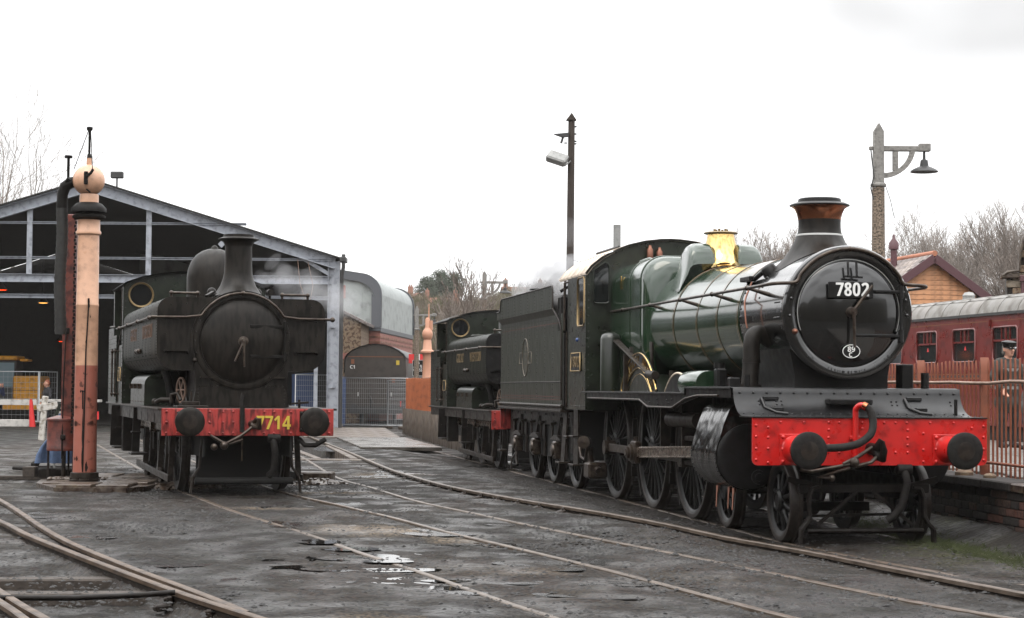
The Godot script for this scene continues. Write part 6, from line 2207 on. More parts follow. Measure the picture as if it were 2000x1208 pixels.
func build_shed() -> void:
	var e := thing("engine_shed", "large dark engine shed with pale grey steel gable frame behind the left engine", "shed", Vector3(-16.2, 0.05, -73))
	# local x from the ridge line; walls run back to the left
	var back := Vector3(-0.26 * 40, 0, -40)
	var b := MB.new()
	var mb := MB.new()
	for sd in [-1.0, 1.0]:
		var en := Vector3(sd * 9.75, 6.55, 0.3)
		mb.loft([[Vector3(0, 9.55, 0.3), en], [Vector3(0, 9.55, 0.3) + back, en + back]], false)
		mb.loft([[Vector3(0, 9.49, 0.3), en - Vector3(0, 0.06, 0)], [Vector3(0, 9.49, 0.3) + back, en + back - Vector3(0, 0.06, 0)]], false)
		mb.quad(Vector3(0, 9.55, 0.3), en, en - Vector3(0, 0.06, 0), Vector3(0, 9.49, 0.3), Vector3(0, 0, 1))
		mb.loft([[Vector3(sd * 9.6, 0, -0.3), Vector3(sd * 9.6, 6.55, -0.3)], [Vector3(sd * 9.6, 0, -0.3) + back, Vector3(sd * 9.6, 6.55, -0.3) + back]], false)
	mb.xf = Transform3D(Basis.IDENTITY, back)
	mb.prism(gpoly([-9.6, 0, 9.6, 0, 9.6, 6.5, 0, 9.5, -9.6, 6.5]), -0.1, 0.1)
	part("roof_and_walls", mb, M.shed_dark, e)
	var fl := MB.new()
	fl.loft([[Vector3(-9.6, 0.12, -1.5), Vector3(9.2, 0.12, -1.5)], [Vector3(-9.6, 0.12, -1.5) + back, Vector3(9.2, 0.12, -1.5) + back]], false)
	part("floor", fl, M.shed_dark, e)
	for sd in [-1.0, 1.0]:
		b = MB.new()
		var p0 := Vector3(0, 9.25, 0.0)
		var p1 := Vector3(sd * 9.4, 6.38, 0.0)
		var up := Vector3(0, 0, 1).cross(p1 - p0).normalized()
		b.bar(p0, p1, 0.42, 0.03, Vector3(0, 0, 1))
		b.xf = Transform3D(Basis.IDENTITY, Vector3(0, 0, 0.1))
		b.bar(p0 + Vector3(0, 0.21, 0), p1 + Vector3(0, 0.21, 0), 0.03, 0.24, Vector3(0, 0, 1))
		b.bar(p0 - Vector3(0, 0.21, 0), p1 - Vector3(0, 0.21, 0), 0.03, 0.24, Vector3(0, 0, 1))
		part("rafter", b, M.shed_grey, e)
		b = MB.new()
		b.box(Vector3(sd * 9.16, 0, -0.02), Vector3(sd * 9.6, 6.45, 0.02))
		b.box(Vector3(sd * 9.16, 0, 0.02), Vector3(sd * 9.18, 6.45, 0.16))
		b.box(Vector3(sd * 9.57, 0, 0.02), Vector3(sd * 9.6, 6.45, 0.16))
		for y in [1.6, 3.9]:
			b.box(Vector3(sd * 9.28, y, 0.0), Vector3(sd * 9.45, y + 0.05, 0.14))
		part("column", b, M.shed_grey, e)
		b = MB.new()
		b.bar(Vector3(sd * 5.6, 7.6, 0.03), Vector3(sd * 5.0, 7.0, 0.03) , 0.2, 0.1, Vector3(0, 0, 1))
		b.bar(Vector3(sd * 9.2, 5.95, 0.04), Vector3(sd * 7.4, 7.0, 0.04), 0.14, 0.06, Vector3(0, 0, 1))
		part("knee_brace", b, M.shed_grey, e)
	for q in [[7.84, 6.0, 0.06], [6.50, 9.3, 0.06], [5.72, 9.3, 0.28], [5.03, 9.3, 0.12]]:
		b = MB.new()
		b.box(Vector3(-q[1], q[0] - q[2] / 2, -0.06), Vector3(q[1], q[0] + q[2] / 2, -0.03))
		b.box(Vector3(-q[1], q[0] - q[2] / 2 - 0.015, -0.06), Vector3(q[1], q[0] - q[2] / 2, 0.08))
		b.box(Vector3(-q[1], q[0] + q[2] / 2, -0.06), Vector3(q[1], q[0] + q[2] / 2 + 0.015, 0.08))
		part("sheeting_rail", b, M.shed_grey, e)
	for x in [-2.28, 2.28]:
		b = MB.new()
		b.box(Vector3(x - 0.1, 5.86, -0.02), Vector3(x + 0.1, 8.5, 0.06))
		part("mullion", b, M.shed_grey, e)
	b = MB.new()
	b.box(Vector3(8.6, 0, -0.6), Vector3(8.75, 4.8, -0.5))
	part("inner_post", b, M.shed_grey, e)
	b = MB.new()
	b.tube([Vector3(9.76, 6.7, 0.25), Vector3(9.76, 6.2, 0.25), Vector3(9.7, 5.9, 0.2), Vector3(9.7, 0.1, 0.2)], 0.07, 8)
	b.box(Vector3(9.62, 6.4, -0.4), Vector3(9.86, 6.6, 0.35), 0.02)
	part("drainpipe", b, M.metal_dark, e)
	b = MB.new()
	b.tube([Vector3(8.0, 6.5, 0.15), Vector3(8.1, 5.6, 0.2), Vector3(8.4, 4.7, 0.18), Vector3(8.55, 4.3, 0.2)], 0.012, 5)
	b.tube([Vector3(8.4, 6.4, 0.15), Vector3(8.6, 5.5, 0.2), Vector3(8.5, 4.9, 0.18)], 0.012, 5)
	part("rope", b, M.rail_pink, e)
	# lamps hung inside
	for q in [[-7.1, 6.0, -14, 1, "large hanging lamp with orange glow at the left edge inside the shed"], [-5.9, 5.55, -17, 0, "nearer of two small amber lamps hanging inside the dark shed"], [-5.35, 5.25, -18, 0, "farther of two small amber lamps hanging inside the dark shed"], [-4.7, 3.72, -16, 1, "small orange lamp glowing beside the brazier flue"]]:
		var p := Vector3(-16.2 + q[0], q[1], -73 + q[2])
		var l := thing("hanging_lamp", q[4], "lamp", p, 0.0, "lamps in the shed")
		b = MB.new()
		var R := 0.32 if q[3] == 1 and q[1] > 5 else 0.26
		b.lathe([Vector2(0.03, 0.35), Vector2(0.08, 0.3), Vector2(R * 0.6, 0.15), Vector2(R, 0.02), Vector2(R, 0.0)], 18)
		b.tube([Vector3(0, 0.33, 0), Vector3(0, 0.33 + (2.2 if q[1] > 5 else 4.0), 0)], 0.012, 5)
		part("lamp_shade", b, M.metal_dark, l)
		b = MB.new()
		b.lathe([Vector2(0.0, -0.03), Vector2(R * 0.6, -0.02), Vector2(R * 0.9, 0.01), Vector2(0, 0.04)], 16)
		part("lamp_glass", b, M.lamp_orange if q[3] == 1 else M.lamp_amber, l)
		var om := OmniLight3D.new()
		om.name = "lamp_light"
		om.light_color = Color(1, 0.45, 0.15) if q[3] == 1 else Color(1, 0.75, 0.4)
		om.light_energy = 0.03
		om.omni_range = 60
		om.omni_attenuation = 2.0
		om.light_size = 0.15
		om.shadow_enabled = true
		om.position = Vector3(0, -0.2, 0)
		l.add_child(om)
	# floodlight on the ridge
	var f := thing("floodlight", "small black floodlight on a stem on the shed ridge beside the pink column", "floodlight", Vector3(-15.2, 9.35, -73.1))
	b = MB.new()
	b.tube([Vector3(0, -0.3, 0), Vector3(0, 0.3, 0)], 0.035, 6)
	part("stem", b, M.metal_dark, f)
	b = MB.new()
	b.box(Vector3(-0.24, 0.28, -0.12), Vector3(0.24, 0.54, 0.1), 0.03)
	part("lamp_head", b, M.metal_dark, f)

func build_far_buildings() -> void:
	# clad building with rounded eaves on a pink brick base
	var e := thing("workshop_building", "tall grey-green clad building with rounded eaves above a pink brick base", "building", Vector3(-6.56, 0, -95))
	var dirv := Vector3(0.9, 0, -14)
	var prof := []
	prof.append(Vector2(0, 4.62))
	prof.append(Vector2(0, 6.3))
	for p in arc_pts(Vector2(-1.05, 6.25), 1.05, 0.1, PI * 0.45, 10): prof.append(p)
	prof.append(Vector2(-4.0, 7.75))
	prof.append(Vector2(-12.0, 8.6))
	var b := MB.new()
	var r0 := []
	var r1 := []
	for p in prof:
		r0.append(Vector3(p.x, p.y, 0))
		r1.append(Vector3(p.x, p.y, 0) + dirv)
	b.loft([r0, r1], false)
	var pl := PackedVector2Array(prof)
	pl.append(Vector2(-12, 4.62))
	b.prism(pl, -0.02, 0.0)
	var cl := part("cladding", b, M.clad, e)
	for k in 2:
		b = MB.new()
		var o := Vector3(0, 0, 0.06) if k == 0 else dirv
		var rows := []
		for p in prof:
			rows.append([Vector3(p.x + 0.07, p.y + 0.06, 0.12) + o, Vector3(p.x + 0.07, p.y + 0.06, -0.5) + o])
		b.loft(rows, false)
		var ring := PackedVector2Array()
		for p in prof: ring.append(p + Vector2(0.07, 0.06))
		for i in range(prof.size() - 1, -1, -1):
			ring.append(prof[i] + Vector2(-0.42 if i < 3 else -0.25, 0.0 if i < 3 else -0.33))
		b.xf = Transform3D(Basis.IDENTITY, o)
		b.prism(ring, -0.02, 0.1)
		part("edge_trim", b, M.clad_trim, e)
	b = MB.new()
	b.loft([[Vector3(0.05, 4.45, 0.1), Vector3(0.05, 4.66, 0.1)], [Vector3(0.05, 4.45, 0) + dirv, Vector3(0.05, 4.66, 0) + dirv]], false)
	b.loft([[Vector3(0.0, 4.4, 0.1), Vector3(0.06, 4.45, 0.1)], [Vector3(0.0, 4.4, 0) + dirv, Vector3(0.06, 4.45, 0) + dirv]], false)
	b.box(Vector3(-12, 4.5, 0.0), Vector3(0.05, 4.66, 0.12))
	part("sill_band", b, M.clad_trim, e)
	for i in 9:
		b = MB.new()
		var x := -0.9 - i * 1.0
		b.box(Vector3(x - 0.012, 4.66, 0.0), Vector3(x + 0.012, 7.0, 0.02))
		part("cladding_joint", b, M.clad_trim if false else M.clad, cl)
	b = MB.new()
	b.loft([[Vector3(0, -0.2, 0), Vector3(0, 4.5, 0)], [Vector3(0, -0.2, 0) + dirv, Vector3(0, 4.5, 0) + dirv]], false)
	b.box(Vector3(-12, -0.2, -0.3), Vector3(0, 4.5, 0))
	part("brick_base", b, M.brick_pink, e)
	b = MB.new()
	for y in [3.9, 4.15]:
		b.loft([[Vector3(0.03, y, 0.03), Vector3(0.03, y + 0.1, 0.03)], [Vector3(0.03, y, 0) + dirv, Vector3(0.03, y + 0.1, 0) + dirv]], false)
		b.box(Vector3(-12, y, 0), Vector3(0.03, y + 0.1, 0.03))
	part("brick_course", b, M.roof_tile, e)
	for i in 2:
		b = MB.new()
		var o := dirv * (0.55 + i * 0.25)
		b.loft([[Vector3(0.04, 2.3, 0) + o, Vector3(0.04, 3.6, 0) + o], [Vector3(0.04, 2.3, 0) + o + dirv * 0.12, Vector3(0.04, 3.6, 0) + o + dirv * 0.12]], false)
		part("window", b, M.glass_dark, e)
	# small stone building
	e = thing("stone_house", "small weathered stone house with sloping eaves, squeezed between shed and clad building", "house", Vector3(-8.8, 0, -90))
	b = MB.new()
	b.prism(gpoly([-2.5, 0, 1.7, 0, 1.7, 4.8, -0.6, 5.9, -2.5, 5.0]), -6, 0)
	part("wall", b, M.stone, e)
	b = MB.new()
	b.prism(gpoly([1.95, 4.62, 1.98, 4.74, -0.6, 6.05, -0.6, 5.9]), -6.2, 0.15)
	part("roof", b, M.slate_c, e)
	b = MB.new()
	b.box(Vector3(0.2, 3.0, 0), Vector3(1.1, 3.3, 0.05))
	b.box(Vector3(0.2, 5.9, 0.0), Vector3(0.9, 6.5, -0.6))
	part("brick_band", b, M.brick_pink, e)
	# brown coach end
	e = thing("brown_coach", "end of a dark brown coach with C1 mark standing beyond the mesh fence", "coach", Vector3(-5.98, 0, -84))
	b = MB.new()
	var cp := PackedVector2Array([Vector2(1.33, 0.75), Vector2(1.35, 2.3), Vector2(1.32, 2.95)])
	for p in [[1.22, 3.12], [1.0, 3.3], [0.7, 3.45], [0.35, 3.55], [0.0, 3.58]]: cp.append(Vector2(p[0], p[1]))
	for i in range(6, -1, -1): cp.append(Vector2(-cp[i].x, cp[i].y))
	b.prism(cp, -17, 0)
	part("body", b, M.coach_brown, e)
	b = MB.new()
	var rr := []
	for i in range(2, 14): rr.append([Vector3(cp[i].x * 1.03, cp[i].y + 0.03, 0.08), Vector3(cp[i].x * 1.03, cp[i].y + 0.03, -17)])
	b.loft(rr, false)
	part("roof", b, M.metal_dark, e)
	b = MB.new()
	b.box(Vector3(-1.2, 3.02, 0), Vector3(1.2, 3.05, 0.012))
	part("orange_stripe", b, M.bauxite, e)
	lettering("lettering", "C1", 0.15, 0.01, M.white_paint, e, Transform3D(Basis.IDENTITY, Vector3(-1.0, 2.58, 0.012)))
	for q in [[-1.0, 2.82], [0.98, 2.78], [0.8, 2.0]]:
		b = MB.new()
		b.box(Vector3(q[0] - 0.07, q[1] - 0.1, 0), Vector3(q[0] + 0.07, q[1] + 0.1, 0.012))
		part("warning_plate", b, M.bauxite if q[0] < 0 or q[1] < 2.2 else M.yellow_paint, e)
	for x in [-0.75, 0.7]:
		b = MB.new()
		b.box(Vector3(x - 0.02, 1.3, 0), Vector3(x + 0.02, 1.47, 0.02))
		part("lamp_bracket", b, M.white_paint, e)
	b = MB.new()
	b.box(Vector3(-1.25, 0.55, -0.1), Vector3(1.25, 0.85, 0.04))
	for x in [-0.87, 0.87]:
		b.tube([Vector3(x, 0.75, 0), Vector3(x, 0.75, 0.4)], 0.1, 10)
		b.tube([Vector3(x, 0.75, 0.4), Vector3(x, 0.75, 0.45)], 0.2, 14)
		b.tube([Vector3(x * 0.85 - 0.06, 0.2, -2), Vector3(x * 0.85 + 0.06, 0.2, -2)], 0.45, 18)
	b.tube([Vector3(-0.2, 0.8, 0.05), Vector3(-0.2, 1.3, 0.1), Vector3(-0.1, 1.0, 0.15)], 0.03, 6)
	part("headstock", b, M.metal_dark, e)
	b = MB.new()
	b.box(Vector3(1.1, 0.5, 0.0), Vector3(1.16, 1.1, 0.03))
	part("tail_marker", b, M.red_post, e)

func heras(called: String, label: String, a: Vector3, c: Vector3, h: float, n_wire: int) -> void:
	var e := thing(called, label, "fence", a, 0.0)
	var d := c - a
	var L := d.length()
	e.rotation.y = atan2(-d.z, d.x)
	var b := MB.new()
	b.tube([Vector3(0, 0.08, 0), Vector3(0, h, 0), Vector3(L, h, 0), Vector3(L, 0.08, 0)], 0.03, 6)
	b.tube([Vector3(0, 0.15, 0), Vector3(L, 0.15, 0)], 0.025, 6)
	part("frame", b, M.galv, e)
	b = MB.new()
	for i in n_wire:
		var x := L * (i + 1.0) / (n_wire + 1.0)
		b.tube([Vector3(x, 0.15, 0), Vector3(x, h, 0)], 0.0045, 3, false)
	for i in 9:
		var y := 0.2 + (h - 0.2) * i / 9.0
		b.tube([Vector3(0, y, 0.005), Vector3(L, y, 0.005)], 0.0055, 3, false)
	part("wire_mesh", b, M.galv, e, "stuff")
	b = MB.new()
	for x in [0.0, L]:
		b.box(Vector3(x - 0.35, 0, -0.12), Vector3(x + 0.35, 0.13, 0.12), 0.03)
	part("foot_block", b, M.concrete, e)

func build_middle() -> void:
	heras("mesh_fence", "temporary galvanised mesh fence panel in front of the brown coach", Vector3(-7.0, 0.05, -75.8), Vector3(-4.05, 0.0, -74.6), 2.0, 34)
	heras("mesh_fence", "temporary mesh fence panel angled back beside the shed column, right of the left engine", Vector3(-8.35, 0.08, -74.0), Vector3(-7.05, 0.05, -75.6), 2.08, 18)
	heras("mesh_fence", "short mesh fence panel angled back at the right end, before the retaining wall", Vector3(-5.0, 0.02, -77.5), Vector3(-4.05, 0.0, -74.9), 1.95, 18)
	var b := MB.new()
	b.loft([[Vector3(0, 0, 0), Vector3(0, 2.1, 0.1)], [Vector3(1.1, 0, -0.2), Vector3(1.1, 2.2, 0)], [Vector3(2.2, 0, 0), Vector3(2.2, 2.0, -0.1)]], false)
	var bs := part("blue_sheet", b, M.blue_sheet, self)
	bs.position = Vector3(-9.0, 0.1, -78.5)
	tag(bs, "blue plastic sheet hanging behind the mesh fence right of the left engine", "sheet")
	# retaining wall and orange boards
	var e := thing("retaining_wall", "low grey concrete retaining wall below the orange board fence", "wall", Vector3(-3.82, -0.03, -70))
	b = MB.new()
	var wl := [Vector3(0, 0, 0), Vector3(1.63, 0, 12), Vector3(3.6, 0, 26)]
	for i in 2:
		var a: Vector3 = wl[i]; var c: Vector3 = wl[i + 1]
		var sd := (c - a).cross(Vector3.UP).normalized()
		b.loft([[a - sd * 0.15, a - sd * 0.15 + Vector3(0, 0.95, 0), a + sd * 0.15 + Vector3(0, 0.95, 0), a + sd * 0.15], [c - sd * 0.15, c - sd * 0.15 + Vector3(0, 0.98, 0), c + sd * 0.15 + Vector3(0, 0.98, 0), c + sd * 0.15]], true, true, true, true)
	part("wall", b, M.concrete, e)
	e = thing("board_fence", "orange-brown vertical board fence on top of the grey retaining wall", "fence", Vector3(-3.82, 0.93, -70))
	b = MB.new()
	for i in 82:
		var f := i / 82.0
		var q := Vector3(0, 0, 0).lerp(Vector3(1.63, 0, 12), f * 2.0) if f < 0.5 else Vector3(1.63, 0, 12).lerp(Vector3(3.6, 0, 26), f * 2.0 - 1.0)
		var hh := 1.08 + rng.randf_range(-0.03, 0.03)
		b.box(q + Vector3(-0.02 + rng.randf_range(-0.015, 0.015), 0, 0.0), q + Vector3(0.02, hh, 0.27), 0.004)
	part("boards", b, M.fence_orange, e, "stuff")
	b = MB.new()
	b.bar(Vector3(0.03, 1.06, 0), Vector3(1.66, 1.06, 12), 0.06, 0.06)
	b.bar(Vector3(1.66, 1.06, 12), Vector3(3.63, 1.06, 26), 0.06, 0.06)
	part("top_rail", b, M.rail_pink, e)
	# far water column
	e = thing("water_column", "distant salmon water column with ball top and spike, beyond the orange fence", "water column", Vector3(-3.53, 0, -80))
	b = MB.new()
	b.lathe([Vector2(0.2, 0), Vector2(0.2, 1.9), Vector2(0.25, 2.0), Vector2(0.2, 2.1), Vector2(0.18, 3.0), Vector2(0.22, 3.1), Vector2(0.28, 3.15), Vector2(0.28, 3.22), Vector2(0.19, 3.3), Vector2(0.16, 3.66), Vector2(0.14, 3.7), Vector2(0.19, 3.76), Vector2(0.225, 3.92), Vector2(0.2, 4.07), Vector2(0.13, 4.15), Vector2(0.1, 4.22), Vector2(0.1, 4.55), Vector2(0.06, 4.62), Vector2(0, 4.63)], 20)
	part("shaft", b, M.salmon_far, e)
	b = MB.new()
	b.tube([Vector3(0.14, 4.1, 0), Vector3(0.14, 4.5, 0)], 0.08, 8)
	b.tube([Vector3(0.05, 4.5, 0), Vector3(0.05, 5.2, 0)], [0.045, 0.02], 6)
	part("spike", b, M.salmon_far, e)
	# signal arm and boards
	e = thing("signal_arm", "red and white signal board beside the black notice boards", "signal", Vector3(-4.25, 0, -86))
	b = MB.new()
	b.box(Vector3(-0.38, 2.78, 0), Vector3(-0.12, 3.2, 0.03))
	b.box(Vector3(0.12, 2.78, 0), Vector3(0.4, 3.2, 0.03))
	part("red_end", b, M.red_post, e)
	b = MB.new()
	b.box(Vector3(-0.12, 2.78, -0.002), Vector3(0.12, 3.2, 0.028))
	part("white_stripe", b, M.white_paint, e)
	b = MB.new()
	b.box(Vector3(-0.05, 0, -0.1), Vector3(0.05, 3.0, -0.01))
	b.bar(Vector3(-0.3, 1.6, 0), Vector3(0.0, 2.3, 0), 0.25, 0.03)
	part("post", b, M.red_post, e)
	for q in [[-4.15, 0.34, ["PA", "ARE N", "CROSS"], "left black notice board beginning PA, behind the far lamp post"], [-3.62, 0.38, ["OVER", "BY THE", "RAILWAY", "BRIDGE"], "right black notice board ending RAILWAY BRIDGE, before the far salmon column"]]:
		var s := thing("notice_board", q[3], "sign", Vector3(q[0], 2.3, -84.6), 0.0, "black notice boards")
		b = MB.new()
		b.box(Vector3(-0.24, -0.1, -0.02), Vector3(0.24, 0.62, 0.02), 0.004)
		part("board", b, M.black_satin, s)
		b = MB.new()
		b.tube([Vector3(-0.225, -0.085, 0.022), Vector3(0.225, -0.085, 0.022), Vector3(0.225, 0.605, 0.022), Vector3(-0.225, 0.605, 0.022), Vector3(-0.225, -0.085, 0.022)], 0.009, 4, false)
		part("border", b, M.white_paint, s)
		b = MB.new()
		b.tube([Vector3(0, -2.3, -0.05), Vector3(0, 0.5, -0.05)], 0.04, 6)
		part("post", b, M.white_paint, s)
		for i in q[2].size():
			lettering("lettering", q[2][i], 0.13, 0.008, M.white_paint, s, Transform3D(Basis.IDENTITY, Vector3(0, 0.5 - i * 0.165, 0.024)), false, 0.72)
	e = thing("spike_post", "thin white finial post with a red ball, behind the notice boards", "post", Vector3(-3.95, 0, -88))
	b = MB.new()
	b.tube([Vector3(0, 0, 0), Vector3(0, 3.5, 0)], 0.05, 6)
	b.tube([Vector3(0, 3.6, 0), Vector3(0, 4.1, 0)], [0.05, 0.01], 6)
	part("post", b, M.white_paint, e)
	b = MB.new()
	b.ball(Vector3(0, 3.62, 0), 0.12, 10, 6)
	part("ball", b, M.red_post, e)
	e = thing("red_bin", "small red bin beside two grey domes above the orange fence", "bin", Vector3(-2.95, 1.2, -82))
	b = MB.new()
	b.lathe([Vector2(0.16, 0.6), Vector2(0.16, 1.25), Vector2(0, 1.27)], 12)
	part("bin_body", b, M.red_post, e)
	b = MB.new()
	for x in [0.35, 0.6]:
		b.ball(Vector3(x, 1.0, 0), 0.15, 10, 6)
		b.tube([Vector3(x, 0, 0), Vector3(x, 1.0, 0)], 0.08, 8)
	b.box(Vector3(-0.7, 0.6, -0.2), Vector3(-0.25, 1.3, 0.2), 0.02)
	part("grey_domes", b, M.metal_grey, e)
	# lamps on concrete posts
	var lamp := thing("platform_lamp", "concrete platform lamp with curved bracket, largest, behind the chimney of the big engine", "street lamp", Vector3(6.14, 0.69, -32), 0.0, "concrete platform lamps")
	b = MB.new()
	var rows := []
	for q in [[0.0, 0.13], [4.45, 0.1]]:
		var row := []
		for k in 8:
			var a := TAU * (k + 0.5) / 8
			row.append(Vector3(cos(a) * q[1] * 1.05, q[0], sin(a) * q[1] * 1.05))
		rows.append(row)
	b.loft(rows, true)
	part("post", b, M.concrete_warm, lamp)
	b = MB.new()
	b.prism(gpoly([-0.085, 4.4, 0.085, 4.4, 0.08, 5.36, 0.0, 5.5, -0.08, 5.36]), -0.08, 0.08)
	b.box(Vector3(0.075, 5.03, -0.05), Vector3(0.7, 5.12, 0.05), 0.01)
	b.box(Vector3(0.24, 4.7, -0.04), Vector3(0.33, 5.03, 0.04), 0.01)
	var arcp := []
	for p in arc_pts(Vector2(0.08, 5.12), 0.5, -PI / 2, -0.15, 10):
		arcp.append(Vector3(p.x, p.y, 0))
	for i in arcp.size() - 1:
		b.bar(arcp[i], arcp[i + 1] + (arcp[i + 1] - arcp[i]) * 0.1, 0.08, 0.09, Vector3(0, 0, 1))
	b.box(Vector3(0.68, 5.03, -0.07), Vector3(0.87, 5.16, 0.07), 0.01)
	b.box(Vector3(-0.16, 5.05, -0.03), Vector3(-0.08, 5.11, 0.03), 0.01)
	part("bracket", b, M.concrete_post, lamp)
	b = MB.new()
	b.lathe([Vector2(0.1, 4.42), Vector2(0.135, 4.44), Vector2(0.135, 4.47), Vector2(0.1, 4.5)], 12)
	part("collar", b, M.concrete_post, lamp)
	b = MB.new()
	b.xf = Transform3D(Basis.IDENTITY, Vector3(0.77, 0, 0))
	b.lathe([Vector2(0.02, 5.03), Vector2(0.025, 4.9), Vector2(0.06, 4.88), Vector2(0.075, 4.78), Vector2(0.14, 4.755), Vector2(0.215, 4.715), Vector2(0.235, 4.685), Vector2(0.225, 4.68), Vector2(0.1, 4.72), Vector2(0, 4.74)], 24)
	b.xf = Transform3D.IDENTITY
	part("lamp_shade", b, M.metal_dark, lamp)
	b = MB.new()
	b.tube([Vector3(-0.13, 5.05, 0.03), Vector3(-0.12, 4.9, 0.06), Vector3(-0.09, 4.6, 0.09), Vector3(-0.14, 4.4, 0.08), Vector3(-0.1, 4.2, 0.1)], 0.012, 5)
	b.tube([Vector3(0.12, 4.45, 0), Vector3(0.2, 4.2, 0.02), Vector3(0.27, 3.9, 0)], 0.006, 4)
	part("cable", b, M.metal_dark, lamp)
	dup(lamp, "platform_lamp", Vector3(-1.03, 0.55, -71), 0.0, "concrete platform lamp above the cab of the half hidden pannier engine")
	dup(lamp, "platform_lamp", Vector3(-4.18, -0.2, -84), 0.0, "farthest concrete platform lamp, right of the grey-green building")
	# telegraph pole
	e = thing("telegraph_pole", "tall dark timber pole with a white floodlight, behind the tender of the big engine", "pole", Vector3(1.57, 0, -52))
	b = MB.new()
	b.tube([Vector3(0, 0, 0), Vector3(0, 4.5, 0), Vector3(0.02, 9.05, 0)], [0.125, 0.105, 0.09], 12)
	b.prism(gpoly([-0.13, 9.02, 0.15, 9.02, 0.02, 9.22]), -0.13, 0.13)
	part("shaft", b, M.tar_wood, e)
	b = MB.new()
	for y in [8.85, 8.65, 8.45, 8.38]:
		b.tube([Vector3(0.08, y, 0), Vector3(0.16, y, 0)], 0.025, 6)
	b.tube([Vector3(-0.1, 8.4, 0), Vector3(-0.18, 8.4, 0)], 0.02, 6)
	b.tube([Vector3(0.08, 5.2, 0.0), Vector3(0.5, 5.05, 0.0), Vector3(1.0, 4.8, 0)], 0.008, 4)
	part("pegs", b, M.metal_dark, e)
	var f := thing("floodlight", "white flat floodlight tilted down on the left of the tall dark pole", "floodlight", Vector3(1.45, 7.9, -51.85))
	b = MB.new()
	b.xf = Transform3D(Basis(Vector3(0, 0, 1), -0.1) * Basis(Vector3(1, 0, 0), 0.75) * Basis(Vector3(0, 1, 0), -0.35), Vector3(-0.25, 0.05, 0))
	b.box(Vector3(-0.28, -0.1, -0.18), Vector3(0.28, 0.12, 0.18), 0.04)
	part("lamp_housing", b, M.metal_grey, f)
	var gb := MB.new()
	gb.xf = b.xf
	gb.box(Vector3(-0.2, -0.115, -0.12), Vector3(0.2, -0.1, 0.12))
	part("lamp_glass", gb, M.glass_dark, f)
	b = MB.new()
	b.bar(Vector3(-0.05, -0.15, 0), Vector3(0.12, 0.0, -0.05), 0.05, 0.03)
	part("mount", b, M.metal_grey, f)
	f = thing("floodlight", "small dark lamp on the left of the tall pole, above the white floodlight", "floodlight", Vector3(1.46, 8.55, -51.95))
	b = MB.new()
	b.prism(gpoly([-0.35, 0.08, 0.05, 0.12, 0.05, 0.02, -0.12, 0.0]), -0.1, 0.1)
	b.tube([Vector3(-0.1, 0.02, 0), Vector3(-0.14, -0.12, 0), Vector3(-0.16, -0.16, 0)], 0.035, 6)
	part("lamp_head", b, M.metal_dark, f)
	e = thing("vent_pipe", "plain grey vent pipe rising behind the cab roof of the big engine", "pipe", Vector3(2.52, 0, -46))
	b = MB.new()
	b.tube([Vector3.ZERO, Vector3(0, 5.65, 0)], 0.09, 14)
	part("pipe", b, M.metal_grey, e)

